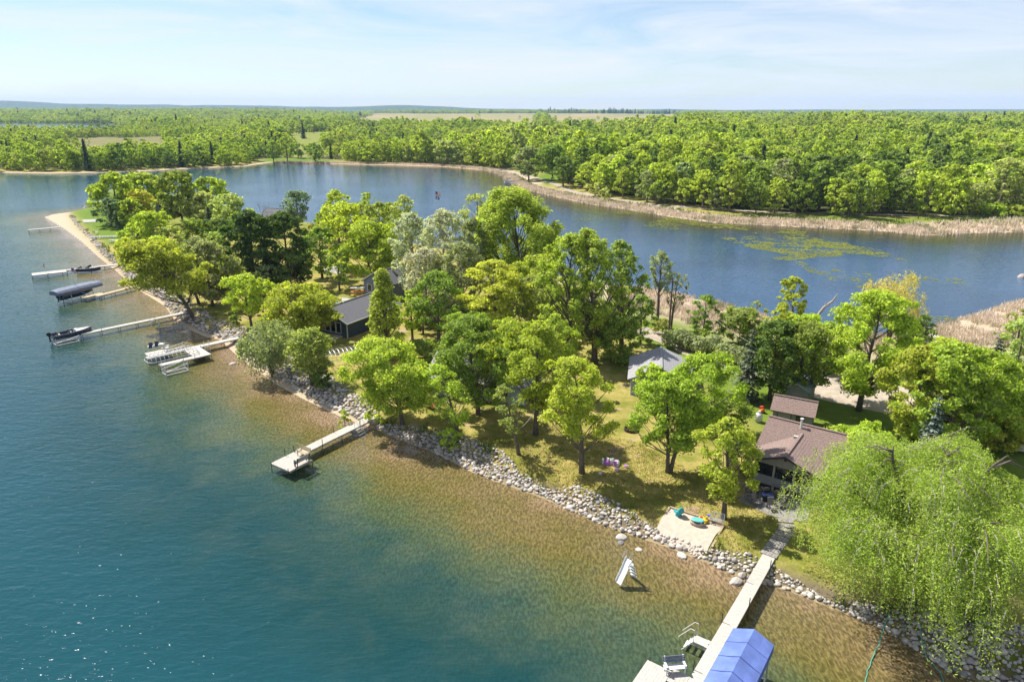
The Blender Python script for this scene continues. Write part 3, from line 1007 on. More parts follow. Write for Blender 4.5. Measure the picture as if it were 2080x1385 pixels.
gable_walls(h3, 0, w, 0, 8, 0, 2.8, 4.6, 'x', M['siding_slate']); gable_roof(h3, 0, w, 0, 8, 2.8, 4.7, 'x', M['roof_dark'], 0.4)
h4, w = frame_thing('tan_house', 'house with pale roof glimpsed behind the yellow green trees', 'house', at(655, 478, 1.0), at(705, 480, 1.0))
gable_walls(h4, 0, w, 0, 8, 0, 2.8, 4.4, 'x', M['vinyl']); gable_roof(h4, 0, w, 0, 8, 2.8, 4.5, 'x', M['roof_grey'], 0.4)

# ------------------------------------------------------------------ patio, walk, sand box
pt = [(1500, 1016), (1530, 984), (1648, 1020), (1640, 1060), (1596, 1056), (1560, 1045)]
patio = tag(MB().prism([tuple(at(x, y, 1.02).xy) for x, y in pt], 0.80, 1.05).build('patio', M['paver']), kind='structure')
walk_pts = [at(1594, 1052, 1.05), at(1600, 1072, 1.05), at(1582, 1098, 1.05), at(1560, 1128, 1.05)]
walk = bpy.data.objects.new('walkway', None); link(walk); tag(walk, kind='structure')
flag_me = None
for a, b in zip(walk_pts[:-1], walk_pts[1:]):
    n = max(2, int((b - a).length / 0.62))
    d = (b - a).normalized(); s = Vector((-d.y, d.x, 0))
    ang = math.atan2(d.y, d.x)
    for k in range(n):
        for j in (-1, 0, 1):
            c = a.lerp(b, (k + .5) / n) + s * j * .44
            if flag_me is None:
                flag_me = MB().box(-.29, .29, -.205, .205, -.1, .03).mesh('paver', M['paver'])
            o = bpy.data.objects.new('paver', flag_me)
            o.location = (c.x, c.y, 1.05 + random.uniform(-.006, .006)); o.rotation_euler = (0, 0, ang + random.uniform(-.03, .03))
            link(o, walk)

sb = [at(1360, 1032, 1.0), at(1470, 1068, 1.0), at(1447, 1105, 1.0), at(1432, 1118, .75), at(1325, 1078, .9)]
box = thing('sand_box', 'rectangular sand play patch edged with pale timbers above the stones', 'sandbox', (sb[0].x, sb[0].y, 1.0))
c0 = sb[0]
P2 = [(p.x - c0.x, p.y - c0.y) for p in sb]
ms = MB()
NS = 30
Q = []
for j in range(NS + 1):
    for i in range(NS + 1):
        u, v_ = i / NS, j / NS
        a = Vector(P2[0]).lerp(Vector(P2[1]), u); b = Vector(P2[4]).lerp(Vector(P2[3]), u)
        Q.append(a.lerp(b, v_))
Hq = ground_z(np.array([(q.x + c0.x, q.y + c0.y) for q in Q]))[0]
vs = [(q.x, q.y, float(h) - 1.0 + .06 + .03 * math.sin(k * 1.9) * math.sin(k * .37) + random.uniform(-.015, .015)) for k, (q, h) in enumerate(zip(Q, Hq))]
fs = []
for j in range(NS):
    for i in range(NS):
        k = j * (NS + 1) + i
        fs.append((k, k + 1, k + NS + 2, k + NS + 1))
ms.add(vs, fs).build('sand', M['sand'], box, smooth=True)
for a, b, z0, z1 in ((0, 1, .12, .12), (1, 2, .12, .05), (0, 4, .12, .0)):
    p, q = [Vector((*P2[k], hz(P2[k][0] + c0.x, P2[k][1] + c0.y) - 1.0 + .10)) for k in (a, b)]
    n = max(2, int((q - p).length / 2.4))
    for k in range(n):
        MB().bar(p.lerp(q, (k + .02) / n), p.lerp(q, (k + .98) / n), .16, .18).build('timber', M['timber'], box)


# ------------------------------------------------------------------ docks
def dock(name, label, p0, p1, width, z, mat, sec=3.0, board=0.17, post_up=0.35, ladder_at=None, up_every=1, deep=-1.5, group=None, gap=0.008):
    a, b = at(*p0, z), at(*p1, z)
    t, L = frame_thing(name, label, 'dock', Vector((a.x, a.y, z)), Vector((b.x, b.y, z)), group)
    n = max(1, round(L / sec)); s = L / n
    pm = MB()
    k = max(2, int(s / board)); bw = s / k
    for i in range(k):
        pm.box(i * bw + gap / 2, (i + 1) * bw - gap / 2, -width / 2, width / 2, -.04, random.uniform(-.003, .003))
    for y in (-width / 2 + .04, width / 2 - .04):
        pm.box(.02, s - .02, y - .035, y + .035, -.19, -.042)
    pm.box(.0, .06, -width / 2 + .08, width / 2 - .08, -.15, -.042)
    me = pm.mesh('deck_section', mat)
    posts = MB().tube([(0, 0, deep - z), (0, 0, 0.02)], .035, 6).mesh('post', M['pipe'])
    tall = MB().tube([(0, 0, deep - z), (0, 0, post_up)], .035, 6).mesh('post', M['pipe'])
    brace = MB().tube([(0, -width / 2, -.55), (0, width / 2, -.55)], .022, 5).mesh('brace', M['pipe'])
    for i in range(n):
        o = bpy.data.objects.new('deck_section', me); o.location = (i * s, 0, random.uniform(-.006, .006)); link(o, t)
    for i in range(1, n + 1):
        for sy in (-1, 1):
            o = bpy.data.objects.new('post', tall if (i + (sy > 0)) % up_every == 0 else posts)
            o.location = (i * s - .08, sy * (width / 2 + .05), 0); link(o, t)
        o = bpy.data.objects.new('brace', brace); o.location = (i * s - .08, 0, 0); link(o, t)
    return t, L


def platform(parent, x0, x1, y0, y1, mat, z=0.0, board=.17, posts=True, pz=-2.6, along='x', name='platform'):
    m = MB()
    if along == 'x':
        k = max(2, int((y1 - y0) / board)); w = (y1 - y0) / k
        for i in range(k): m.box(x0, x1, y0 + i * w + .004, y0 + (i + 1) * w - .004, z - .04, z + random.uniform(-.003, .003))
    else:
        k = max(2, int((x1 - x0) / board)); w = (x1 - x0) / k
        for i in range(k): m.box(x0 + i * w + .004, x0 + (i + 1) * w - .004, y0, y1, z - .04, z + random.uniform(-.003, .003))
    m.box(x0, x0 + .05, y0, y1, z - .2, z - .042); m.box(x1 - .05, x1, y0, y1, z - .2, z - .042)
    m.box(x0 + .05, x1 - .05, y0, y0 + .05, z - .2, z - .042); m.box(x0 + .05, x1 - .05, y1 - .05, y1, z - .2, z - .042)
    o = m.build(name, mat, parent)
    if posts:
        for x in (x0 - .04, x1 + .04):
            for y in (y0 + .15, y1 - .15):
                MB().tube([(x, y, pz), (x, y, z + .3)], .035, 6).build('post', M['pipe'], parent)
    return o


def ladder(parent, x, y, side, rise_=0.9, drop=-1.5, w=.55, mat='alu', slope=.8, treads=5):
    """hand-railed steps going down from the dock edge towards side*y"""
    for s in (-1, 1):
        m = MB()
        m.tube([(x + s * w / 2, y, 0), (x + s * w / 2, y, rise_), (x + s * w / 2, y + side * .25, rise_ + .02), (x + s * w / 2, y + side * (.25 + slope), -.1)], .024, 6)
        m.tube([(x + s * w / 2, y, 0), (x + s * w / 2, y + side * (slope + .3), drop)], .028, 6)
        m.build('rail', M[mat], parent)
    for k in range(treads):
        t = (k + .6) / treads
        yy = y + side * (slope + .3) * t; zz = drop * t
        MB().box(x - w / 2, x + w / 2, yy - .09, yy + .09, zz, zz + .035).build('tread', M[mat], parent)


def bench(name, label, loc, rz, mat, backm=None, w=1.5, cat='bench'):
    t = thing(name, label, cat, loc, rz)
    for k in range(3): MB().box(-w / 2, w / 2, -.05 + k * .155, .09 + k * .155, .42, .45).build('seat_slat', mat, t)
    for k in range(3): MB().box(-w / 2, w / 2, .45 + k * .03, .48 + k * .03, .56 + k * .15, .69 + k * .15).build('back_slat', backm or mat, t)
    for s in (-1, 1):
        x = s * (w / 2 - .12)
        MB().bar((x, -.02, 0), (x, -.02, .62), .07).build('leg', mat, t)
        MB().bar((x, .38, 0), (x, .55, 1.0), .07).build('leg', mat, t)
        MB().box(x - .07, x + .07, -.08, .46, .62, .655).build('armrest', mat, t)
    return t


# near dock with blue boat canopy
d1, L1 = dock('dock', 'pale plank dock in the foreground running out beside the blue canopy', (1569, 1116), (1392, 1425), 0.98, 1.02, M['deck_white'], 2.5, .2, .75, up_every=2)
U1 = Matrix.Rotation(d1.rotation_euler.z, 4, 'Z')


def loc1(px, py, z):
    """photo pixel on a level -> local coordinates of the near dock"""
    v = U1.inverted() @ (at(px, py, z) - d1.location)
    return v


q = loc1(1438, 1308, 1.0)
platform(d1, q.x - .38, q.x + .38, -.49 - 1.0, -.5, M['deck_white'], 0, .2, False, name='step_platform')
E0 = loc1(1400, 1375, 1.0)
platform(d1, E0.x - .1, E0.x + 1.1, -1.6, -.5, M['deck_white'], 0, .2, False, name='side_walk')
platform(d1, E0.x + .2, E0.x + 3.2, -3.3, -1.62, M['deck_white'], 0.0, .2, True, name='end_platform')
ladder(d1, q.x, -1.45, -1, .95, -1.5, .75, 'white', .8)
p = at(1372, 1368, 1.05)
bench('dock_bench', 'white bench with grey back on the side platform of the foreground dock', (p.x, p.y, 1.03), R(6), M['white'], M['canvas_grey'], 1.45)

# canopy corners from the photo: near-shore end
zc, zr_ = 2.75, 3.35
c_l, c_r, c_m = loc1(1490, 1274, zc), loc1(1572, 1311, zc), loc1(1535, 1285, zr_)
yl, yr = c_l.y, c_r.y
x0 = (c_l.x + c_r.x) / 2
ym = (yl + yr) / 2
LEN = 7.2
wl0 = d1.matrix_basis @ Vector((x0, 0, 0))
lift = thing('boat_lift', 'boat lift under a bright blue gabled canopy beside the foreground dock', 'boat lift', (wl0.x, wl0.y, 0), d1.rotation_euler.z)
m = MB()
NS = 16
rows = []
for i in range(NS + 1):
    x = LEN * i / NS
    sag = .05 * math.sin(math.pi * ((i * 4 / NS) % 1)) + .012 * math.sin(i * 2.1)
    row = [(x, yl - .02, zc - .42), (x, yl, zc), (x, (yl + ym) / 2, (zc + zr_) / 2 - sag), (x, ym, zr_ - sag * .4), (x, (ym + yr) / 2, (zc + zr_) / 2 - sag), (x, yr, zc), (x, yr + .02, zc - .55)]
    rows.append(row)
vs = [p for r in rows for p in r]
fs = [(i * 7 + k, (i + 1) * 7 + k, (i + 1) * 7 + k + 1, i * 7 + k + 1) for i in range(NS) for k in range(6)]
fs += [(0, 1, 2, 3, 4, 5, 6)]
m.add(vs, fs).build('canopy', M['canvas_blue'], lift)
for i in range(1, 5):
    x = LEN * i / 5
    MB().tube([(x, yl - .005, zc + .012), (x, (yl + ym) / 2, (zc + zr_) / 2 - .01), (x, ym, zr_ + .012), (x, (ym + yr) / 2, (zc + zr_) / 2 - .01), (x, yr + .005, zc + .012)], .022, 5).build('seam', M['canvas_blue'], lift)
fr = MB()
for x in (.3, LEN - .3):
    for y in (yl + .15, yr - .15): fr.tube([(x, y, -1.4), (x, y, zc - .05)], .05, 6)
    fr.tube([(x, yl + .15, zc - .08), (x, ym, zr_ - .1), (x, yr - .15, zc - .08)], .035, 5)
    fr.tube([(x, yl + .15, .15), (x, yr - .15, .15)], .06, 6)
for y in (yl + .15, yr - .15):
    fr.tube([(.3, y, zc - .08), (LEN - .3, y, zc - .08)], .035, 5)
    fr.tube([(.3, y, .3), (LEN - .3, y, .3)], .05, 5)
fr.build('frame', M['alu'], lift)
for x in (1.5, 2.6):
    MB().box(x, x + .6, yr + .05, yr + .85, .7, .95).build('step', M['white'], lift)
    MB().box(x + .05, x + .55, yr - .4, yr + .05, .2, .3).build('bracket', M['alu'], lift)


def hull_rings(L, W, H, n=9):
    rings = []
    for i in range(n):
        t = i / (n - 1)
        x = L * t
        w = W / 2 * (1 - max(0, (t - .45) / .55) ** 2.2 * .97)
        sheer = H + .22 * t * t
        keel = 0.0 + .35 * max(0, (t - .6) / .4) ** 2
        rings.append([(x, -w, sheer), (x, -w * .92, H * .45 + keel * .4), (x, -w * .45, keel + .06), (x, 0, keel), (x, w * .45, keel + .06), (x, w * .92, H * .45 + keel * .4), (x, w, sheer)])
    return rings


def boat(name, label, stern, rz, L=5.2, W=2.0, H=.85, hullm='boat_navy', motor=True, shield=True, cover=None, group=None):
    t = thing(name, label, 'boat', stern, rz, group)
    rs = hull_rings(L, W, H)
    vs = [p for r in rs for p in r]; n = 7
    fs = [(i * n + k, (i + 1) * n + k, (i + 1) * n + k + 1, i * n + k + 1) for i in range(len(rs) - 1) for k in range(n - 1)]
    fs.append(tuple(range(n)))
    MB().add(vs, fs).build('hull', M[hullm], t, smooth=False)
    # rub rail and interior
    m = MB()
    for s in (0, 6): m.tube([Vector(r[s]) + Vector((0, 0, .02)) for r in rs], .045, 5)
    m.build('rub_rail', M['white'], t)
    fl = []
    for r in rs[:7]: fl.append((r[0], r[6]))
    vs = []
    for a, b in fl:
        vs += [(a[0], a[1] * .93, .38), (b[0], b[1] * .93, .38)]
    MB().add(vs, [(2 * i, 2 * i + 2, 2 * i + 3, 2 * i + 1) for i in range(len(fl) - 1)]).build('floor', M['vinyl'], t)
    k = 5
    vs = []
    for r in rs[k:]: vs += [Vector(r[0]) + Vector((0, .02, -.02)), Vector(r[6]) + Vector((0, -.02, -.02))]
    MB().add(vs, [(2 * i, 2 * i + 2, 2 * i + 3, 2 * i + 1) for i in range(len(rs) - k - 1)]).build('foredeck', M['vinyl'], t)
    if cover:
        vs = []
        for r in rs: vs += [Vector(r[0]), Vector((r[0][0], 0, r[0][2] + .35)), Vector(r[6])]
        MB().add(vs, [f for i in range(len(rs) - 1) for f in ((3 * i, 3 * i + 3, 3 * i + 4, 3 * i + 1), (3 * i + 1, 3 * i + 4, 3 * i + 5, 3 * i + 2))]).build('cover', M[cover], t)
    else:
        for x in (L * .12, L * .42):
            for y in (-.45, .45):
                s = MB().box(x, x + .5, y - .24, y + .24, .4, .72).build('seat', M['vinyl'], t)
                MB().box(x - .02, x + .08, y - .24, y + .24, .72, 1.12).build('backrest', M['black'], s)
        MB().box(L * .56, L * .66, -W * .4, -W * .12, .4, 1.0).build('console', M['white'], t)
        MB().box(L * .56, L * .66, W * .12, W * .4, .4, 1.0).build('console', M['white'], t)
    if shield and not cover:
        MB().add([(L * .58, -W * .42, .95), (L * .58, W * .42, .95), (L * .53, W * .36, 1.4), (L * .53, -W * .36, 1.4), (L * .57, -W * .42, .95), (L * .57, W * .42, .95), (L * .52, W * .36, 1.4), (L * .52, -W * .36, 1.4)],
                 [(0, 1, 2, 3), (7, 6, 5, 4), (0, 4, 5, 1), (1, 5, 6, 2), (2, 6, 7, 3), (3, 7, 4, 0)]).build('windshield', M['glass'], t)
    if motor:
        o = MB().loft([ring(-.35, 0, .75, .22, .17), ring(-.37, 0, 1.0, .33, .22), ring(-.4, 0, 1.25, .30, .2), ring(-.4, 0, 1.36, .15, .1)]).build('outboard', M['black'], t)
        MB().loft([ring(-.35, 0, -.15, .10, .05), ring(-.32, 0, .75, .14, .1)]).tube([(-.55, 0, -.12), (-.05, 0, -.12)], .07, 8).build('lower_unit', M['black'], o)
    return t


def lift_frame(name, label, px, py, rz, L=3.2, W=2.6, H=1.9, mat='galv', z=-.5, cat='boat lift'):
    p = at(px, py, 0)
    t = thing(name, label, cat, (p.x, p.y, 0), rz)
    for x in (-L / 2, L / 2):
        for y in (-W / 2, W / 2):
            MB().bar((x, y, -1.0), (x, y, H), .09).build('post', M[mat], t)
        MB().bar((x, -W / 2, .25), (x, W / 2, .25), .09).build('crossbeam', M[mat], t)
        MB().bar((x, -W / 2, .25), (x, W / 2, H * .8), .05).build('brace', M[mat], t)
    for y in (-W / 2, W / 2):
        MB().bar((-L / 2, y, .2), (L / 2, y, .2), .09).build('side_beam', M[mat], t)
        MB().bar((-L / 2, y, H * .85), (L / 2, y, H * .45), .06).build('brace', M[mat], t)
    for y in (-W * .2, W * .2):
        MB().bar((-L / 2, y, .45), (L / 2, y, .45), .12, .1).build('bunk', M['wood_grey'], t)
    return t


def hoop_frame(name, label, c, rz, L, W, z0, H, n=11, mat='alu'):
    """bare canopy hoops of a boat lift"""
    t = thing(name, label, 'canopy frame', c, rz)
    prof = [(-.5, 0), (-.46, .55), (-.3, .88), (0, 1.0), (.3, .88), (.46, .55), (.5, 0)]
    hm = MB().tube([(0, W * a, H * b) for a, b in prof], .035, 5).mesh('hoop', M[mat])
    for i in range(n):
        o = bpy.data.objects.new('hoop', hm); o.location = (-L / 2 + L * i / (n - 1), 0, z0); link(o, t)
    for y in (-W / 2, W / 2):
        MB().tube([(-L / 2 - .4, y * .6, z0), (-L / 2, y, z0), (L / 2, y, z0), (L / 2 + .4, y * .6, z0)], .045, 6).build('rail', M[mat], t)
    for s in (-1, 1):
        MB().tube([(s * (L / 2 + .4), -W * .3, z0), (s * (L / 2 + .4), W * .3, z0)], .045, 6).build('end_rail', M[mat], t)
        for y in (-W * .42, W * .42):
            MB().tube([(s * L * .3, y, -1.0 - c[2] * 0), (s * L * .3, y, z0)], .05, 6).build('leg', M[mat], t)
    for y in (-.15, .15):
        MB().tube([(-L / 2, W * y * 2, z0 + H * .93), (L / 2, W * y * 2, z0 + H * .93)], .025, 5).build('purlin', M[mat], t)
    return t


# second dock, grey boards with two benches
d2, L2 = dock('plank_dock', 'weathered grey plank dock with square end platform and steel steps', (757, 846), (604, 921), 1.2, .95, M['wood_grey'], 2.6, .16, .7, up_every=2)
platform(d2, L2, L2 + 2.9, -.6, 2.4 - .05, M['wood_grey'], 0, .16, True, along='y')
for v in ((L2 + 1.0, -.7), (L2 + 2.2, 2.45)): MB().tube([(v[0], v[1], -2), (v[0], v[1], .8)], .035, 6).build('post', M['pipe'], d2)
U2 = Matrix.Translation(d2.location) @ Matrix.Rotation(d2.rotation_euler.z, 4, 'Z')
ladder(d2, L2 * .27, .62, 1, .9, -1.3, .9, 'alu', .9)
rz2 = d2.rotation_euler.z
p = U2 @ Vector((L2 + .22, 1.05, 0.0)); bench('plank_bench', 'plain pale bench across the shore side of the grey dock platform', (p.x, p.y, .96), rz2 + R(90), M['wood_tan'], None, 1.6)
p = U2 @ Vector((L2 + 1.2, 1.98, 0.0)); bench('rail_bench', 'dark railed bench on the outer edge of the grey dock platform', (p.x, p.y, .96), rz2, M['trim_dark'], M['wood_grey'], 1.7)

# third dock, white, with bare canopy hoops
d3, L3 = dock('white_dock', 'white U shaped dock with bare boat canopy hoops and lounge chairs', (486, 685), (297, 727), 1.15, .95, M['deck_white'], 3.0, .3, .1, up_every=9)
U3 = Matrix.Translation(d3.location) @ Matrix.Rotation(d3.rotation_euler.z, 4, 'Z')


def loc3(px, py, z):
    return U3.inverted() @ at(px, py, z)


e0, e1 = loc3(297, 720, .95), loc3(343, 712, .95)
platform(d3, min(e0.x, e1.x) + .2, max(e0.x, e1.x), -2.4, -.58, M['deck_white'], 0, .3, False, name='end_platform')
a0, a1 = loc3(402, 708, .95), loc3(420, 720, .95)
xs_ = sorted((loc3(386, 712, .95).x, loc3(404, 706, .95).x))
yo = loc3(418, 722, .95).y
platform(d3, xs_[0] - .2, xs_[1] + .6, .58, yo, M['deck_white'], 0, .3, True, name='cross_walk')
xo = loc3(324, 742, .95).x
platform(d3, xs_[0] - .2, xo, yo - 1.2, yo, M['deck_white'], -.001, .3, True, name='outer_arm')
ladder(d3, loc3(420, 703, .95).x, .58, 1, .8, -1.3, .7, 'alu', .6)
xm = (xs_[0] + xo) / 2 + .8
p = U3 @ Vector((xm + .1, (yo - 1.2 + .58) / 2, 0))
hoop_frame('lift_hoops', 'bare hooped canopy frame between the arms of the white dock', (p.x, p.y, 0), d3.rotation_euler.z, abs(xo - xs_[0]) - .6, yo - 1.2 - .75, 1.15, .75, 12)
lift_frame('open_boat_lift', 'white steel boat lift frame standing outside the white dock', 357, 757, d3.rotation_euler.z, 3.0, 1.6, 1.5, 'white')
lift_frame('small_boat_lift', 'empty dark rail boat lift on the shore side of the white dock', 356, 714, d3.rotation_euler.z, 2.9, 1.2, 1.1, 'alu')


def lounge_chair(name, label, loc, rz, seatm, framem='white', group=None, cat='chair'):
    t = thing(name, label, cat, loc, rz, group)
    MB().add([(-.28, -.28, .40), (.28, -.28, .40), (.28, .25, .36), (-.28, .25, .36), (-.28, -.28, .37), (.28, -.28, .37), (.28, .25, .33), (-.28, .25, .33)],
             [(0, 1, 2, 3), (7, 6, 5, 4), (0, 4, 5, 1), (1, 5, 6, 2), (2, 6, 7, 3), (3, 7, 4, 0)]).build('seat', M[seatm], t)
    MB().add([(-.28, .24, .36), (.28, .24, .36), (.27, .52, 1.02), (-.27, .52, 1.02), (-.28, .28, .36), (.28, .28, .36), (.27, .56, 1.02), (-.27, .56, 1.02)],
             [(0, 1, 2, 3), (7, 6, 5, 4), (0, 4, 5, 1), (1, 5, 6, 2), (2, 6, 7, 3), (3, 7, 4, 0)]).build('backrest', M[seatm], t)
    for s in (-1, 1):
        MB().tube([(s * .32, -.28, 0), (s * .32, -.26, .6)], .022, 5).build('leg', M[framem], t)
        MB().tube([(s * .32, .42, 0), (s * .32, .30, .6)], .022, 5).build('leg', M[framem], t)
        MB().box(s * .32 - .04, s * .32 + .04, -.32, .36, .6, .635).build('armrest', M[framem], t)
    return t


for i, (px, py, lab) in enumerate(((307, 711, 'navy folding chair on the white dock, the one nearer the lake end'), (319, 708, 'navy folding chair on the white dock next to the little white table'))):
    p = at(px, py, .97); lounge_chair('deck_chair', lab, (p.x, p.y, .96), R(20), 'boat_navy', 'white', 'navy chairs on the white dock')
p = at(329, 707, .97)
tb = thing('side_table', 'small round white table beside the navy dock chairs', 'table', (p.x, p.y, .96))
MB().loft([ring(0, 0, .70, .34, .34, 14), ring(0, 0, .74, .34, .34, 14)]).build('tabletop', M['white'], tb)
MB().tube([(0, 0, .02), (0, 0, .7)], .03, 6).build('stem', M['white'], tb)
MB().loft([ring(0, 0, 0, .2, .2, 10), ring(0, 0, .03, .18, .18, 10)]).build('base', M['white'], tb)
p = at(342, 711, .97)
bench('white_dock_bench', 'white bench at the corner of the white dock platform', (p.x, p.y, .96), R(100), M['white'], None, 1.2)

# fourth dock with the runabout
d4, L4 = dock('long_dock', 'long narrow white dock reaching out to the navy runabout', (378, 634), (164, 678), 1.05, .85, M['deck_white'], 3.0, .3, .5, up_every=3)
ladder(d4, L4 * .36, .55, 1, .9, -1.2, .7, 'alu', .5)
p = at(108, 694, 0.2)
boat('runabout', 'navy runabout with black outboard raised at the end of the long white dock', (p.x, p.y, .45), d4.rotation_euler.z + math.pi + R(-2), 5.6, 2.1, .85)
lift_frame('runabout_lift', 'steel cradle holding the navy runabout above the water', 134, 696, d4.rotation_euler.z, 3.2, 2.5, 1.2, 'alu')
lift_frame('shore_boat_lift', 'empty rusty grey boat lift sitting in the shallows by the rocks', 347, 667, R(25), 3.4, 2.8, 1.5, 'galv')

# fifth dock with grey covered lift
d5, L5 = dock('tan_dock', 'new tan plank dock leading to the grey covered boat lift', (290, 577), (196, 601), 1.15, .85, M['wood_tan'], 3.0, .3, .1, up_every=9)
platform(d5, L5 - 2.0, L5 + 2.0, -1.8, -.58, M['wood_tan'], 0, .3, True)
p = at(160, 607, 0)
rz5 = d5.rotation_euler.z
cl = thing('covered_lift', 'boat lift with long grey canopy over a dark covered boat', 'boat lift', (p.x, p.y, 0), rz5)
LL, WW = 9.2, 3.0
prof = [(-.5, 1.75), (-.5, 2.25), (-.36, 2.62), (0, 2.8), (.36, 2.62), (.5, 2.25), (.5, 1.75)]
rows = []
for i in range(13):
    x = -LL / 2 + LL * i / 12
    k = 1 - .18 * (abs(i - 6) / 6) ** 6
    rows.append([(x, WW * a * k, 1.75 + (b - 1.75) * k + .02 * math.sin(i * 2.2)) for a, b in prof])
vs = [q for r in rows for q in r]
fs = [(i * 7 + k, (i + 1) * 7 + k, (i + 1) * 7 + k + 1, i * 7 + k + 1) for i in range(12) for k in range(6)] + [tuple(range(7)), tuple(range(84 + 6, 84 - 1, -1))]
MB().add(vs, fs).build('canopy', M['canvas_grey'], cl)
for x in (-2.2, 2.2):
    for y in (-1.35, 1.35): MB().bar((x, y, -1.2), (x, y, 1.9), .1).build('post', M['white'], cl)
    MB().bar((x, -1.35, .3), (x, 1.35, .3), .1).build('crossbeam', M['white'], cl)
for y in (-1.35, 1.35):
    MB().bar((-2.2, y, .35), (2.2, y, .35), .1).build('side_beam', M['white'], cl)
    MB().bar((-2.2, y, .3), (0, y, 1.4), .06).build('brace', M['white'], cl)
boat('covered_boat', 'dark boat tucked under the grey canopy of the tan dock lift', (p.x + math.cos(rz5) * 3.6, p.y + math.sin(rz5) * 3.6, .55), rz5 + math.pi, 6.6, 2.3, .9, 'boat_navy', True, False, 'black')

# sixth dock
d6, L6 = dock('far_white_dock', 'white dock with a wider head and a flag, past the grey canopy', (266, 534), (64, 556), 1.2, .85, M['deck_white'], 3.0, .35, .1, up_every=9)
platform(d6, L6 - 6.5, L6, .6, 2.2, M['deck_white'], 0, .35, True)
p = at(158, 553, .1)
boat('small_runabout', 'small white and navy runabout tied beside the flagged white dock', (p.x, p.y, .2), R(8), 5.0, 2.0, .8, 'boat_navy', False, True)
# seventh dock on the point
d7, L7 = dock('point_dock', 'short white dock off the sandy beach at the point', (122, 461), (57, 467), 1.3, .8, M['deck_white'], 3.0, .4, .1, up_every=9)
lift_frame('point_lift', 'white lift standing in the water behind the green lawn point', 187, 424, R(0), 5.0, 3.0, 2.0, 'white')
d8, L8 = dock('point_gangway', 'pale gangway along the far edge of the lawn point', (190, 425), (146, 434), .9, .6, M['deck_white'], 3.0, .4, .1, up_every=9)
# far dock with moored pontoon
d9, L9 = dock('channel_dock', 'brown dock across the channel with a white railed pontoon', (1072, 369), (1036, 372), 2.0, .6, M['wood_grey'], 3.0, .4, .1, up_every=9)
p = at(1037, 373, 0)
pb = thing('pontoon_boat', 'white railed pontoon boat moored at the far channel dock', 'boat', (p.x, p.y, 0), R(5))
for y in (-.9, .9): MB().tube([(-3.2, y, .15), (3.0, y, .15), (3.5, y, .35)], .32, 8).build('pontoon', M['alu'], pb)
MB().box(-3.1, 3.1, -1.25, 1.25, .48, .58).build('deck', M['vinyl'], pb)
for s in (-1, 1): MB().box(-3.0, 3.0, s * 1.22 - .02, s * 1.22 + .02, .6, 1.2).build('railing', M['white'], pb)
for x in (-3.05, 3.05): MB().box(x - .02, x + .02, -1.2, 1.2, .6, 1.2).build('railing', M['white'], pb)
MB().box(-2.4, 0.2, -1.1, 1.1, 2.45, 2.52).build('bimini', M['boat_navy'], pb)
for x in (-2.3, .1):
    for y in (-1.1, 1.1): MB().tube([(x, y, .6), (x, y, 2.45)], .03, 5).build('bimini_pole', M['alu'], pb)
# boardwalks in the near reeds
dock('reed_boardwalk', 'grey boardwalk through the tan reeds to the channel at the right', (1940, 704), (1872, 668), 1.3, .8, M['wood_grey'], 3.0, .3, .1, up_every=9)
dock('short_boardwalk', 'short grey boardwalk in the reeds behind the cottonwoods', (1348, 612), (1308, 602), 1.3, .8, M['wood_grey'], 3.0, .3, .1, up_every=9)


def flag(name, label, base, H, gm=None):
    t = thing(name, label, 'flagpole', base)
    MB().tube([(0, 0, 0), (0, 0, H)], [.06, .035], 6).build('pole', M['alu'], t)
    return t


def flag_cloth(t, z, w, h, rz, kind):
    """a flying flag in strips of cloth"""
    c, s = math.cos(rz), math.sin(rz)

    def wave(u, v):
        x = u * w; k = .18 * w * math.sin(u * 5) * .5
        return (c * x - s * k, s * x + c * k, z - v * h - .12 * u * w)
    cl = bpy.data.objects.new('flag', None); link(cl, t)
    strips = [(i / 7, (i + 1) / 7, 'red' if i % 2 == 0 else 'white') for i in range(7)] if kind == 'us' else [(0, 1, 'blue')]
    for v0, v1, mt in strips:
        vs = []
        for i in range(9): vs += [wave(i / 8, v0), wave(i / 8, v1)]
        MB().add(vs, [(2 * i, 2 * i + 1, 2 * i + 3, 2 * i + 2) for i in range(8)]).build('stripe', M[mt], cl)
    vs = []
    if kind == 'us':
        for i in range(5):
            for v in (-.01, .54):
                q = wave(i / 10, v); vs += [(q[0] + s * .02, q[1] - c * .02, q[2])]
        MB().add(vs, [(2 * i, 2 * i + 1, 2 * i + 3, 2 * i + 2) for i in range(4)]).build('canton', M['blue'], cl)
    else:
        q = wave(.5, .5)
        MB().add([(q[0] + s * .06 + c * .3 * w * math.cos(a), q[1] - c * .06 + s * .3 * w * math.cos(a), q[2] + .3 * h * math.sin(a)) for a in [k * math.pi / 5 for k in range(10)]], [tuple(range(10))]).build('emblem', M['white'], cl)


p = at(888, 497, 1.0)
_, y0, s0 = proj(p)
f1 = flag('flagpole', 'tall flagpole with American flag above a blue state flag', (p.x, p.y, .9), 14.2)
flag_cloth(f1, 14.0, 1.5, .95, R(-25), 'us'); flag_cloth(f1, 12.85, 1.25, .8, R(-25), 'mn')
p = at(155, 597, 1.0)
f2 = flag('lift_flag', 'thin pole with faded red flag behind the grey boat canopy', (p.x, p.y, .85), 5.4)
flag_cloth(f2, 5.3, 1.3, .8, R(-20), 'us')
p = at(93, 553, .9)
f3 = flag('dock_flag', 'small pole with striped flag on the far white dock head', (p.x, p.y, .85), 2.2)
flag_cloth(f3, 2.1, 1.2, .75, R(-60), 'us')


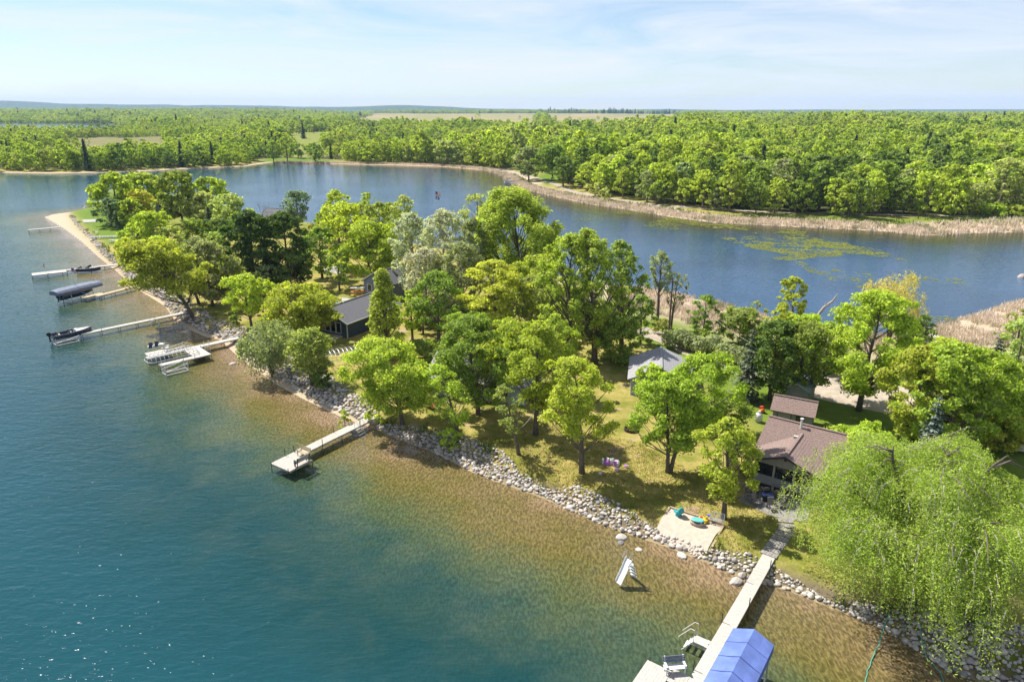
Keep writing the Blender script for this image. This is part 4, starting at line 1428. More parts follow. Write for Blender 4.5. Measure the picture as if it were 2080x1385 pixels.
# ------------------------------------------------------------------ slide, toys, furniture, poles
p, q = at(1256, 1187, .25), at(1279, 1136, 2.0)
sl, sL = frame_thing('water_slide', 'white playground slide standing in the shallow water', 'slide', (q.x, q.y, 0), (p.x, p.y, 0))
rows = []
for i in range(13):
    t = i / 12
    x = sL * t
    z = 2.0 - 1.72 * (t ** 1.15) if t < .86 else 2.0 - 1.72 * (.86 ** 1.15) - .22 * math.sin((t - .86) / .14 * 1.3)
    z += .05 * math.sin(t * 9)
    rows.append([(x, -.30, z + .22), (x, -.24, z), (x, .24, z), (x, .30, z + .22), (x, .33, z + .2), (x, .27, z - .05), (x, -.27, z - .05), (x, -.33, z + .2)])
MB().loft(rows).build('chute', M['white'], sl)
for s in (-1, 1):
    m = MB()
    m.tube([(-.75, s * .3, -.8), (-.1, s * .3, 1.95), (-.1, s * .3, 2.65), (.25, s * .3, 2.7), (.5, s * .3, 2.25)], .028, 6)
    m.build('handrail', M['alu'], sl)
    MB().tube([(sL * .5, s * .25, 1.1), (sL * .42, s * .3, -.8)], .03, 6).build('leg', M['alu'], sl)
for k in range(6):
    t = k / 6
    MB().box(-.68 + .62 * t - .1, -.68 + .62 * t + .1, -.3, .3, -.1 + 2.0 * t - .02, -.1 + 2.0 * t + .02).build('step', M['white'], sl)

p = at(1378, 1047, 1.05)
kc = thing('toddler_chair', 'turquoise plastic toddler chair on the sand patch', 'chair', (p.x, p.y, 1.05), R(200))
MB().loft([ring(0, 0, .0, .30, .26, 10), ring(0, 0, .3, .27, .24, 10)]).build('base', M['turq'], kc)
MB().loft([ring(0, .02, .3, .33, .3, 10), ring(0, .02, .38, .33, .3, 10)]).build('seat', M['teal'], kc)
MB().loft([[(x, .22, z), (x, .32, z)] for x, z in ((-.3, .35), (-.28, .8), (-.12, 1.0), (.12, 1.0), (.28, .8), (.3, .35))] and [[(-.3, .2, .35), (.3, .2, .35), (.3, .32, .35), (-.3, .32, .35)], [(-.27, .24, .8), (.27, .24, .8), (.27, .36, .8), (-.27, .36, .8)], [(-.12, .28, 1.0), (.12, .28, 1.0), (.12, .38, 1.0), (-.12, .38, 1.0)]]).build('backrest', M['turq'], kc)
for s in (-1, 1): MB().box(s * .33 - .05, s * .33 + .05, -.22, .24, .38, .6).build('armrest', M['turq'], kc)

p = at(1416, 1066, 1.05)
wt = thing('water_table', 'oval toy water table with aqua lid on tan base', 'toy table', (p.x, p.y, 1.05), R(-20))
MB().loft([ring(0, 0, 0, .58, .36, 16), ring(0, 0, .28, .62, .40, 16), ring(0, 0, .34, .56, .36, 16)]).build('base', M['tan_plastic'], wt)
for a in range(8):
    t = 2 * math.pi * a / 8
    MB().box(.46 * math.cos(t) - .05, .46 * math.cos(t) + .05, .3 * math.sin(t) - .05, .3 * math.sin(t) + .05, .34, .5).build('post', M['white' if a % 2 else 'black'], wt)
MB().loft([ring(0, 0, .5, .56, .37, 16), ring(0, 0, .56, .56, .37, 16), ring(0, 0, .60, .48, .30, 16)]).build('lid', M['teal'], wt)
p = at(1432, 1061, 1.05)
yt = thing('toy_truck', 'yellow plastic toy with a blue scoop beside the water table', 'toy', (p.x, p.y, 1.05), R(30))
MB().loft([ring(0, 0, .0, .26, .2, 8), ring(0, 0, .3, .3, .24, 8), ring(0, 0, .34, .2, .16, 8)]).build('body', M['yellow'], yt)
MB().loft([ring(.12, .0, .34, .12, .1, 8), ring(.14, 0, .56, .1, .09, 8)]).build('cab', M['yellow'], yt)
MB().loft([ring(.34, 0, .5, .05, .1, 8), ring(.36, 0, .62, .16, .14, 8)]).build('scoop', M['blue'], yt)
for s in (-1, 1): MB().tube([(s * .2, -.24, .09), (s * .2, .24, .09)], .1, 8).build('wheel', M['yellow'], yt)
p = at(1424, 1056, 1.05)
tb2 = thing('toy_bin', 'small yellow and red toy bin behind the water table', 'toy', (p.x, p.y, 1.05))
MB().loft([ring(0, 0, 0, .2, .16, 8), ring(0, 0, .28, .25, .2, 8)]).build('bin', M['yellow'], tb2)
MB().loft([ring(0, 0, .28, .15, .12, 8), ring(0, 0, .36, .1, .1, 8)]).build('contents', M['red'], tb2)
p = at(1456, 1064, 1.05)
gb = thing('wire_bench', 'silver wire mesh bench at the corner of the sand patch', 'bench', (p.x, p.y, 1.05), R(-22))
for k in range(6): MB().box(-.55, .55, -.22 + k * .08, -.18 + k * .08, .40, .42).build('seat_slat', M['alu'], gb)
for k in range(10): MB().bar((-.52 + k * .115, .28, .42), (-.52 + k * .115, .4, .86), .03).build('back_rail', M['alu'], gb)
for s in (-1, 1):
    MB().tube([(s * .55, -.2, 0), (s * .55, -.2, .62), (s * .55, .32, .62), (s * .55, .4, .88)], .025, 5).tube([(s * .55, .3, 0), (s * .55, .28, .6)], .025, 5).build('leg', M['alu'], gb)
MB().tube([(-.55, .4, .88), (.55, .4, .88)], .025, 5).build('top_rail', M['alu'], gb)

# patio furniture
pz = 1.06


def patio_chair(label, px, py, rz, mt='sling'):
    p = at(px, py, pz)
    return lounge_chair('patio_chair', label, (p.x, p.y, pz), rz, mt, 'trim_dark', 'sling chairs on the paver patio')


pos = [(1533, 1000, 160, 'taupe sling patio chair under the left corner of the porch'),
       (1552, 1003, 180, 'taupe sling patio chair second from the left along the porch wall'),
       (1572, 1008, 190, 'taupe sling patio chair third from the left along the porch wall'),
       (1592, 1015, 200, 'taupe sling patio chair at the right end of the porch wall row'),
       (1517, 1000, 100, 'dark sling patio chair at the upper left edge of the patio'),
       (1522, 1015, 80, 'dark sling patio chair on the left edge of the patio facing the fire table'),
       (1537, 1026, 30, 'dark sling patio chair at the lower left of the fire table'),
       (1567, 1036, 0, 'dark sling patio chair on the lake side of the patio, broad back to the water'),
       (1583, 1030, -60, 'dark sling patio chair at the lower right of the fire table')]
for px, py, a, lab in pos: patio_chair(lab, px, py, R(a))
p = at(1558, 1014, pz)
ft = thing('fire_table', 'square dark fire table in the middle of the patio chairs', 'table', (p.x, p.y, pz), R(-12))
MB().box(-.42, .42, -.42, .42, 0, .52).build('base', M['black'], ft)
MB().box(-.5, .5, -.5, .5, .52, .58).build('tabletop', M['boat_navy'], ft)

# propane tank and orange toy car behind the trees
p = at(1540, 857, 1.0)
lp = thing('propane_tank', 'white propane tank beside the shed', 'tank', (p.x, p.y, 1.0))
MB().loft([ring(0, 0, .12, .2, .2, 12), ring(0, 0, .22, .42, .42, 12), ring(0, 0, .85, .42, .42, 12), ring(0, 0, 1.1, .3, .3, 12), ring(0, 0, 1.18, .12, .12, 12)]).build('tank', M['white'], lp, smooth=True)
MB().loft([ring(0, 0, 1.15, .16, .16, 10), ring(0, 0, 1.36, .16, .16, 10)]).build('collar', M['vinyl'], lp)
MB().loft([ring(0, 0, 0, .3, .3, 12), ring(0, 0, .14, .3, .3, 12)]).build('foot_ring', M['galv'], lp)
p = at(1547, 838, 1.0)
oc = thing('ride_on_toy', 'orange plastic ride on toy behind the white propane tank', 'toy', (p.x, p.y, 1.0), R(20)); oc.scale = (.7, .7, .7)
MB().loft([ring(0, 0, .15, .5, .3, 10), ring(0, 0, .5, .55, .34, 10), ring(.05, 0, .6, .4, .28, 10)]).build('body', M['orange'], oc)
MB().loft([ring(-.1, 0, 1.1, .34, .28, 10), ring(-.1, 0, 1.2, .3, .24, 10)]).build('roof', M['red'], oc)
for x, y in ((-.35, -.2), (-.35, .2), (.2, -.2), (.2, .2)): MB().tube([(x, y, .55), (x * .9, y, 1.1)], .03, 5).build('pillar', M['orange'], oc)
for x in (-.32, .32): MB().tube([(x, -.36, .15), (x, .36, .15)], .15, 10).build('wheel', M['black'], oc)

# lawn toys, fire ring, coloured chairs
for i, (px, py, mt, lab, sz) in enumerate(((1232, 943, 'purple', 'purple plastic toy house piece on the lawn between the trees', .5), (1241, 941, 'vinyl', 'pale blue grey plastic slide piece beside the purple lawn toy', .55), (1252, 945, 'white', 'white plastic lawn toy right of the pale slide piece', .5),
                                           (1253, 956, 'purple', 'small lilac toy lying on the grass below the white lawn toy', .28), (1272, 949, 'purple', 'lone purple ball-like toy right of the lawn toys', .25), (1220, 964, 'white', 'small white toy on the grass near the forked tree base', .22))):
    p = at(px, py, 1.0)
    t = thing('lawn_toy', lab, 'toy', (p.x, p.y, hz(p.x, p.y)), R(30 * i))
    MB().loft([ring(0, 0, 0, sz, sz * .7, 8), ring(.05, 0, sz * .7, sz * .8, sz * .6, 8), ring(.1, 0, sz, sz * .4, sz * .3, 8)]).build('body', M[mt], t)
    MB().box(-sz * .9, -sz * .6, -sz * .3, sz * .3, .02, sz * 1.3).build('panel', M['purple' if mt == 'white' else 'white'], t)
p = at(1281, 874, 1.0)
fr = thing('fire_ring', 'dark rusty fire ring on the shaded lawn', 'fire pit', (p.x, p.y, hz(p.x, p.y)))
m = MB()
N = 16
vs = []
for k in range(N):
    a = 2 * math.pi * k / N
    vs += [(.75 * math.cos(a), .75 * math.sin(a), 0), (.75 * math.cos(a), .75 * math.sin(a), .32), (.66 * math.cos(a), .66 * math.sin(a), .32), (.66 * math.cos(a), .66 * math.sin(a), 0)]
m.add(vs, [(4 * k + j, 4 * ((k + 1) % N) + j, 4 * ((k + 1) % N) + (j + 1) % 4, 4 * k + (j + 1) % 4) for k in range(N) for j in range(4)]).build('ring', M['char'], fr)
for a in (0, 70, 130): MB().tube([(-.45 * math.cos(R(a)), -.45 * math.sin(R(a)), .08), (.45 * math.cos(R(a)), .45 * math.sin(R(a)), .14)], .06, 6).build('log', M['char'], fr)
for px, py, mt, lab, a in ((877, 829, 'red', 'red lawn chair in the shade left of the pale blue house', 150), (868, 826, 'turq', 'turquoise lawn chair beside the red lawn chair', 200)):
    p = at(px, py, 1.0); lounge_chair('lawn_chair', lab, (p.x, p.y, hz(p.x, p.y)), R(a), mt, mt)
# canopy hoops stored on the lawn
p = at(702, 742, 1.0)
hoop_frame('stored_canopy_frame', 'bare hooped boat canopy frame stored on the lawn by the navy house', (p.x, p.y, 1.0), R(28), 6.6, 2.9, 1.5, .95, 12)
# kayaks on a rack
p = at(731, 606, 1.0)
rk = thing('kayak_rack', 'wooden rack stacked beside the slate garage', 'rack', (p.x, p.y, 1.0), R(5))
for x in (-.9, .9):
    for y in (-.3, .3): MB().bar((x, y, 0), (x, y, 2.3), .09).build('post', M['timber'], rk)
    for z in (.4, 1.1, 1.8): MB().bar((x, -.5, z), (x, .5, z), .08).build('arm', M['timber'], rk)
for i, (z, mt, lab) in enumerate(((.46, 'yellow', 'yellow kayak on the lowest arms of the rack'), (1.16, 'orange', 'orange kayak on the middle arms of the rack'), (1.86, 'white', 'white kayak on the top arms of the rack'))):
    rg = []
    for k in range(11):
        t = k / 10; w = .34 * math.sin(math.pi * (.04 + .92 * t)) ** .7
        rg.append([(-1.7 + 3.4 * t, w * math.cos(a), .17 + .17 * math.sin(a) * (w / .34) ** .5 + .1 * abs(t - .5) ** 2) for a in [j * math.pi / 4 for j in range(8)]])
    kk = thing('kayak', lab, 'kayak', (p.x, p.y, 1.0 + z), R(5))
    MB().loft(rg).build('hull', M[mt], kk, smooth=True)
    MB().loft([ring(-.1, 0, .32, .42, .22, 12), ring(-.1, 0, .37, .40, .2, 12)]).build('cockpit', M['black'], kk)
# picnic table, stored dock sections, white chairs on the point
p = at(232, 493, 1.0)
pt_ = thing('picnic_table', 'weathered picnic table on the lawn above the beach', 'table', (p.x, p.y, hz(p.x, p.y)), R(5))
for k in range(5): MB().box(-1.2, 1.2, -.42 + k * .17, -.27 + k * .17, .74, .78).build('top_board', M['wood_grey'], pt_)
for s in (-1, 1):
    MB().box(-1.2, 1.2, s * .85 - .14, s * .85 + .14, .44, .48).build('bench_board', M['wood_grey'], pt_)
    for x in (-.85, .85): MB().bar((x, s * .9, 0), (x, s * .25, .74), .1).build('leg', M['wood_grey'], pt_)
p = at(217, 484, 1.0)
ds = thing('stored_dock_sections', 'white ladder like dock frames stacked on the lawn edge', 'dock sections', (p.x, p.y, hz(p.x, p.y)), R(6))
for s in (-1, 1):
    MB().box(-4.2, 4.2, s * .7 - .08, s * .7 + .08, .3, .5).build('side_rail', M['white'], ds)
    for x in (-3.6, 3.6): MB().bar((x, s * .7, 0), (x, s * .7, .3), .1).build('leg', M['white'], ds)
for k in range(12): MB().box(-4.0 + k * .72, -3.75 + k * .72, -.7, .7, .51, .55).build('slat', M['white'], ds)
for px, py, lab in ((197, 475, 'white chair on the lawn corner by the stored dock frames'), (203, 497, 'white chair at the beach edge left of the picnic table')):
    p = at(px, py, 1.0); c = lounge_chair('white_chair', lab, (p.x, p.y, hz(p.x, p.y)), R(120), 'white'); c.scale = (1.3, 1.3, 1.3)
pl = [at(x, y, 1.0) for x, y in ((166, 447), (196, 446), (201, 451), (171, 453))]
tag(MB().prism([tuple(q.xy) for q in pl], .85, 1.12).build('concrete_slab', M['concrete']), kind='structure')
p = at(233, 522, .4)
st_ = thing('stone_steps', 'pile of pale slabs at the foot of the beach rocks', 'steps', (p.x, p.y, .3), R(20))
for k in range(3): MB().box(-1.6 + .2 * k, 1.4, -.4 + .35 * k, .0 + .35 * k, .1, .35 + .2 * k).build('slab', M['concrete'], st_)
# outdoor furniture glimpsed near the dark maples
p = at(372, 512, 1.0)
t = thing('stone_planter', 'low pale stone planter beside the shaded lawn opening', 'planter', (p.x, p.y, 1.0), R(8))
MB().box(-2.6, 2.6, -.5, .5, 0, .8).build('wall', M['concrete'], t); MB().box(-2.4, 2.4, -.35, .35, .8, .9).build('soil', M['bark'], t)

# utility pole and line
p = at(1357, 692, 1.0)
up_ = thing('utility_pole', 'brown wooden utility pole by the gravel road bend', 'utility pole', (p.x, p.y, .9))
MB().tube([(0, 0, 0), (0, 0, 10.2)], [.17, .11], 8).build('pole', M['bark'], up_)
MB().bar((-.9, 0, 9.5), (.9, 0, 9.5), .12).build('crossarm', M['bark'], up_)
for x in (-.8, 0, .8): MB().tube([(x, 0, 9.56), (x, 0, 9.75)], .06, 6).build('insulator', M['galv'], up_)
a = Vector((p.x + .8, p.y, 10.5)); b = at(1545, 708, 5.5)
pts = [a.lerp(b, k / 14) - Vector((0, 0, 1.0 * math.sin(math.pi * k / 14))) for k in range(15)]
wl_o = thing('power_line', 'pale service line sagging from the utility pole to the right', 'power line', a)
MB().tube([q - a for q in pts], .018, 4).build('wire', M['rope'], wl_o)

# ropes strung between trunks
for (p0, z0, p1, z1, lab) in (((1054, 923), 3.0, (1088, 884), 3.2, 'pale rope from the small leaning tree up to the thick trunk'), ((1088, 884), 3.2, (1182, 960), 3.4, 'pale rope from the thick trunk down to the forked tree')):
    a = at(*p0, 1.0) + Vector((0, 0, z0)); b = at(*p1, 1.0) + Vector((0, 0, z1))
    t = thing('rope', lab, 'rope', a)
    MB().tube([a.lerp(b, k / 10) - Vector((0, 0, .35 * math.sin(math.pi * k / 10))) - a for k in range(11)], .022, 5).build('cord', M['rope'], t)

# hoses
for lab, px in (('pale green hose over the rocks into the water, the one nearer the dock', [(1806, 1242), (1800, 1262), (1793, 1286), (1785, 1310), (1772, 1335), (1762, 1360), (1756, 1400)]),
                ('pale green hose over the rocks into the water, at the bottom right', [(1868, 1262), (1872, 1292), (1876, 1318), (1884, 1338), (1900, 1352), (1915, 1375), (1920, 1400)])):
    zs = [1.1, .85, .5, .22, .06, .03, .03]
    P = [at(x, y, z) for (x, y), z in zip(px, zs)]
    t = thing('hose', lab, 'hose', P[0])
    dense = []
    for a, b in zip(P[:-1], P[1:]): dense += [a.lerp(b, k / 4) + Vector((random.uniform(-.04, .04), random.uniform(-.04, .04), 0)) for k in range(4)]
    dense.append(P[-1])
    MB().tube([q - P[0] for q in dense], .035, 6).build('tube', M['hose'], t)
# marker buoy on the channel
p = at(1605, 457.5, 0)
bu = thing('buoy', 'white float near the far reeds of the channel', 'buoy', (p.x, p.y, 0)); bu.scale = (.6, .6, .6)
MB().loft([ring(0, 0, -.2, .35, .35, 10), ring(0, 0, .3, .6, .6, 10), ring(0, 0, .8, .45, .45, 10), ring(0, 0, 1.1, .15, .15, 10)]).build('float', M['white'], bu, smooth=True)
MB().tube([(0, 0, 1.1), (0, 0, 1.5)], .06, 6).build('handle', M['galv'], bu)
p = at(2076, 563, 0)
mh = thing('muskrat_lodge', 'small brown reed mound in the water at the right edge', 'reed mound', (p.x, p.y, 0))
MB().loft([ring(0, 0, -.2, 1.1, .9, 12), ring(.1, 0, .35, .8, .7, 12), ring(0, .1, .7, .3, .3, 12)]).build('mound', M['bark_pale'], mh)
# cars glimpsed beyond the trees
def car(label, px, py, rz, mt):
    p = at(px, py, 1.0)
    t = thing('parked_car', label, 'car', (p.x, p.y, 1.05), rz)
    prof = [(-2.2, .35), (-2.25, .75), (-1.9, .95), (-1.2, 1.0), (1.0, .98), (1.9, .88), (2.2, .7), (2.2, .35)]
    MB().loft([[(x, -.86, z) for x, z in prof], [(x, -.78 if z > .8 else -.9, z) for x, z in prof], [(x, .78 if z > .8 else .9, z) for x, z in prof], [(x, .86, z) for x, z in prof]]).build('body', M[mt], t)
    MB().loft([[(-1.75, y, .98), (1.0, y, .98), (.35, y * .82, 1.5), (-1.35, y * .82, 1.5)] for y in (-.78, .78)]).build('cabin', M['glass'], t)
    MB().box(-1.3, .3, -.62, .62, 1.5, 1.55).build('roof', M[mt], t)
    for x in (-1.4, 1.35):
        for y in (-.82, .82): MB().tube([(x, y - .1, .33), (x, y + .1, .33)], .33, 12).build('wheel', M['black'], t)
    return t


car('pale car parked on the gravel between the tall lime tree and the big maple', 1756, 776, R(20), 'vinyl')
car('white car parked at the right edge behind the yellow bush', 2062, 905, R(70), 'white')


# ------------------------------------------------------------------ trees
def unit(rng, n):
    v = rng.normal(size=(n, 3)); return v / np.linalg.norm(v, axis=1)[:, None]


def leaf_quads(C, N, L, W, rng, tang=None):
    """rhombic leaf sprays: centres, normals, length, width"""
    n = len(C)
    t = unit(rng, n) if tang is None else tang
    t = t - N * (t * N).sum(1)[:, None]
    t /= np.linalg.norm(t, axis=1)[:, None] + 1e-9
    b = np.cross(N, t)
    L = (L * rng.uniform(.65, 1.3, n))[:, None]; W = (W * rng.uniform(.65, 1.3, n))[:, None]
    v = np.stack([C - t * L / 2, C + b * W / 2 + t * L * .05, C + t * L / 2, C - b * W / 2 + t * L * .05], 1)
    return v.reshape(-1, 3)


PROF = {
    'round': lambda t: np.sqrt(np.clip(1 - (2 * t - .86) ** 2 / 1.32, 0.02, 1)),
    'spread': lambda t: np.clip(np.sin(np.pi * np.clip(t * .74 + .2, 0, 1)), .05, 1) ** .6,
    'upright': lambda t: np.clip(np.sin(np.pi * np.clip(t * .82 + .12, 0, 1)), .03, 1) ** .8,
    'cone': lambda t: np.clip(1.02 - t, .04, 1) ** .8 * np.clip(t * 7 + .45, 0, 1),
    'oval': lambda t: np.clip(np.sin(np.pi * np.clip(t * .9 + .07, 0, 1)), .03, 1) ** .7,
}


def broad(rng, H, Rr, cb, shape, leaf, clumps=30, cover=1.0, csize=.32, lean=(0, 0), flat=.95, stems=1, splay=0.0, trunk_r=None, up=.12, inner=.35, offs=None):
    """trunk, limbs and a crown of leaf clumps; everything in metres, base at the origin"""
    LC, LN = [], []
    wood = MB()
    tr = trunk_r or 0.018 * H + .05
    zb, zt = cb * H, H
    pf = PROF[shape]
    clumps = int(clumps * 1.5); csize *= .82
    w1, w2, w3 = rng.uniform(0, 6.28, 3)
    per = max(6, int(clumps / stems))
    for s in range(stems):
        a0 = rng.uniform(0, 6.28) + s * 2.4
        off = np.array([math.cos(a0), math.sin(a0)]) * (splay if stems > 1 else 0)
        Rs = Rr * (1 if stems == 1 else .72)
        Hs = H * (1 if s == 0 else rng.uniform(.82, 1.0))
        if offs: off, Hs, Rs = np.array(offs[s][:2]), H * offs[s][2], Rr * offs[s][3]

        def bend(z):
            k = (z / H) ** 1.25
            return np.array([lean[0] * k + off[0] * k, lean[1] * k + off[1] * k])
        zs = [0, .12 * Hs, .3 * Hs, .5 * Hs, .72 * Hs, .9 * Hs]
        wob = rng.normal(size=(6, 2)) * .012 * H; wob[0] = 0
        r0 = tr * (1 if stems == 1 else .75)
        base = off * (.06 if stems > 1 else 0)
        path = [(*(base + bend(z) + w * (z / H)), z - (.15 if z == 0 else 0)) for z, w in zip(zs, wob)]
        wood.tube(path, [r0 * 1.25, r0, r0 * .85, r0 * .62, r0 * .36, r0 * .12], 7)
        for i in range(per):
            t = (i + rng.uniform(.1, .9)) / per
            t = t ** .85
            rc = Rr * csize * rng.uniform(.6, 1.3)
            z = zb + (Hs - zb) * t
            z = min(z, Hs - rc * flat * .8)
            rad = max(0.0, Rs * float(pf(np.array(t))) - rc * .55) * math.sqrt(rng.uniform(inner, 1))
            if t > .93: rad *= .35
            ph = i * 2.39996 + rng.uniform(-.5, .5)
            rad *= 1 + .21 * math.sin(2 * ph + w1 + 3 * t) + .17 * math.sin(3 * ph + w2 - 5 * t)
            if rng.uniform() < .2 and t > .15:
                rc *= .58; rad *= 1.16; z += rc * .7
            bx, by = bend(z)
            c = np.array([bx + rad * math.cos(ph), by + rad * math.sin(ph), z])
            h0 = max(.18 * Hs, min(z - rad * (.9 + up), .85 * Hs))
            bb = bend(h0)
            mid = ((bb[0] * .45 + c[0] * .55) + rng.normal() * .05 * Rr, (bb[1] * .45 + c[1] * .55) + rng.normal() * .05 * Rr, h0 * .5 + z * .5 - rad * .04)
            br = max(.02, r0 * .30 * (1 - .6 * h0 / H))
            wood.tube([(bb[0], bb[1], h0), mid, tuple(c), tuple(c + np.array([math.cos(ph), math.sin(ph), .5]) * rc * .5)], [br, br * .7, br * .4, br * .12], 5, False)
            area = 4 * math.pi * rc * rc * .72
            n = max(8, int(cover * area / (.30 * leaf * leaf)))
            d = unit(rng, n)
            flip = (d[:, 2] < -.25) & (rng.uniform(size=n) < .65)
            d[flip, 2] *= -1
            # a few smaller lobes on every clump
            k = 8
            lob = unit(rng, k); lob[:, 2] = np.abs(lob[:, 2]) * .8
            which = rng.integers(0, k, n)
            cen = c + lob[which] * rc * .62 * np.array([1, 1, flat])
            p = cen + d * (rc * .55 * rng.uniform(.25, 1.2, n) ** .7)[:, None] * np.array([1, 1, flat])
            out = p - np.array([bx, by, z - .4 * rc]); out /= np.linalg.norm(out, axis=1)[:, None] + 1e-6
            nn = d * .55 + out * .45 + unit(rng, n) * 1.0 + np.array([0, 0, up + .2])
            nn /= np.linalg.norm(nn, axis=1)[:, None]
            LC.append(p); LN.append(nn)
    C, N = np.concatenate(LC), np.concatenate(LN)
    return leaf_quads(C, N, leaf, leaf * .66, rng), wood


def willow(rng, H, Rr, leaf, strands=900, lean=(0, 0), droop=1.0, trunk_r=.45):
    wood = MB()
    twigs = MB()
    LC, LN, LT = [], [], []
    nl = 11
    ends = []
    for i in range(nl):
        ph = i * 2.39996 + rng.uniform(-.3, .3)
        rr = Rr * rng.uniform(.45, .85); zt = H * rng.uniform(.55, .86)
        if i < 3: rr *= .35; zt = H * .90
        d = np.array([math.cos(ph), math.sin(ph)])
        P = [(0, 0, -.2)] if i == 0 else [(0, 0, .6)]
        P += [(d[0] * rr * .12, d[1] * rr * .12, H * .22), (d[0] * rr * .4, d[1] * rr * .4, zt * .62), (d[0] * rr * .75, d[1] * rr * .75, zt * .92), (d[0] * rr, d[1] * rr, zt)]
        P = [(p[0] + rng.normal() * .2 + lean[0] * p[2] / H, p[1] + rng.normal() * .2 + lean[1] * p[2] / H, p[2]) for p in P]
        wood.tube(P, [trunk_r * (1 if i == 0 else .5), trunk_r * .55, trunk_r * .36, trunk_r * .2, trunk_r * .06], 6)
        for j in range(9):
            t = rng.uniform(.35, 1)
            k = min(3, int(t * 4)); f = t * 4 - k
            s = np.array(P[k]) * (1 - f) + np.array(P[min(k + 1, 4)]) * f
            a = ph + rng.normal() * .9
            ln = Rr * rng.uniform(.2, .5)
            e = s + np.array([math.cos(a) * ln, math.sin(a) * ln, rng.uniform(-.25, .08) * ln])
            m = (s + e) / 2 + np.array([0, 0, .16 * ln])
            wood.tube([tuple(s), tuple(m), tuple(e)], [trunk_r * .16, trunk_r * .09, trunk_r * .03], 5, False)
            ends.append((m, a)); ends.append((e, a)); ends.append((s * .5 + m * .5, a))
    E_ = len(ends)
    for i in range(strands):
        e, a = ends[rng.integers(0, E_)]
        s = e + rng.normal(size=3) * np.array([.115, .115, .045]) * Rr
        r2 = math.hypot(s[0] - lean[0] * .7, s[1] - lean[1] * .7) / Rr
        lim = .93 + .17 * math.sin(3 * math.atan2(s[1], s[0]) + 1.0) - .11 * math.sin(5 * math.atan2(s[1], s[0]))
        if r2 > lim:
            q = lim / r2 * rng.uniform(.8, 1.0); s[0] *= q; s[1] *= q; r2 = lim
        zmax = H * (.90 + .17 * math.sin(s[0] * .9 + 1) * math.cos(s[1] * .8)) * (.52 + .48 * math.sqrt(max(0, 1 - min(r2, 1) ** 2)))
        s[2] = min(s[2], zmax)
        ln = rng.uniform(1.0, 3.6) * droop * (0.6 + .7 * min(r2, 1))
        aa = math.atan2(s[1], s[0]) + rng.normal() * .7
        out = np.array([math.cos(aa), math.sin(aa)]) * rng.uniform(.3, 1.2)
        n = max(6, int(ln / (leaf * .42)))
        t = np.linspace(0, 1, n)
        x = s[0] + out[0] * (1 - (1 - t) ** 2) * .9; y = s[1] + out[1] * (1 - (1 - t) ** 2) * .9
        z = s[2] + .35 * np.sin(t * 2.6) * (1 - t) - ln * t ** 1.6
        z = np.maximum(z, .5 + rng.uniform(0, .5))
        p = np.stack([x, y, z], 1) + rng.normal(size=(n, 3)) * .12
        LC.append(p)
        nn = unit(rng, n) + np.array([out[0] * .5, out[1] * .5, .55]); LN.append(nn / np.linalg.norm(nn, axis=1)[:, None])
        td = np.gradient(p, axis=0) + rng.normal(size=(n, 3)) * .12
        LT.append(td / (np.linalg.norm(td, axis=1)[:, None] + 1e-6))
        if i % 5 == 0:
            kk = [0, n // 3, 2 * n // 3, n - 1]
            twigs.tube([tuple(np.array([x[q], y[q], z[q]])) for q in kk], [.028, .02, .014, .006], 4, False)
    C, N, T = np.concatenate(LC), np.concatenate(LN), np.concatenate(LT)
    return leaf_quads(C, N, leaf * 1.35, leaf * .50, rng, T), wood, twigs


def conifer(rng, H, Rr, leaf, cover=1.0):
    wood = MB().tube([(0, 0, -.2), (0, 0, H * .5), (0, 0, H)], [.02 * H, .012 * H, .004], 6)
    LC, LN, LT = [], [], []
    lv = max(10, int(H * 1.7))
    for i in range(lv):
        t = i / lv
        z = H * (.06 + .94 * t)
        rr = Rr * (1 - t) ** .85 * rng.uniform(.8, 1.1) + .08
        nb = max(5, int(11 * (1 - t * .5)))
        for k in range(nb):
            ph = 2 * math.pi * k / nb + i * .7 + rng.normal() * .15
            r1 = rr * rng.uniform(.75, 1.1)
            n = max(5, int(cover * r1 * .9 / (leaf * leaf * .45)))
            u = rng.uniform(.05, 1, n)
            w = (rng.uniform(-1, 1, n)) * .36 * r1 * (1 - .6 * u)
            x = np.cos(ph) * u * r1 - np.sin(ph) * w; y = np.sin(ph) * u * r1 + np.cos(ph) * w
            zz = z - .34 * r1 * u + .16 * r1 * u * u - rng.uniform(0, .18, n)
            LC.append(np.stack([x, y, zz], 1))
            nn = unit(rng, n) * .55 + np.array([np.cos(ph) * .35, np.sin(ph) * .35, .8]); LN.append(nn / np.linalg.norm(nn, axis=1)[:, None])
            tt = np.stack([np.cos(ph) + 0 * u, np.sin(ph) + 0 * u, -.3 + 0 * u], 1) + rng.normal(size=(n, 3)) * .35; LT.append(tt / np.linalg.norm(tt, axis=1)[:, None])
            if k % 2 == 0: wood.tube([(0, 0, z), (np.cos(ph) * r1 * .9, np.sin(ph) * r1 * .9, z - .2 * r1)], [.03, .01], 4, False)
    C, N, T = np.concatenate(LC), np.concatenate(LN), np.concatenate(LT)
    return leaf_quads(C, N, leaf * 1.3, leaf * .6, rng, T), wood


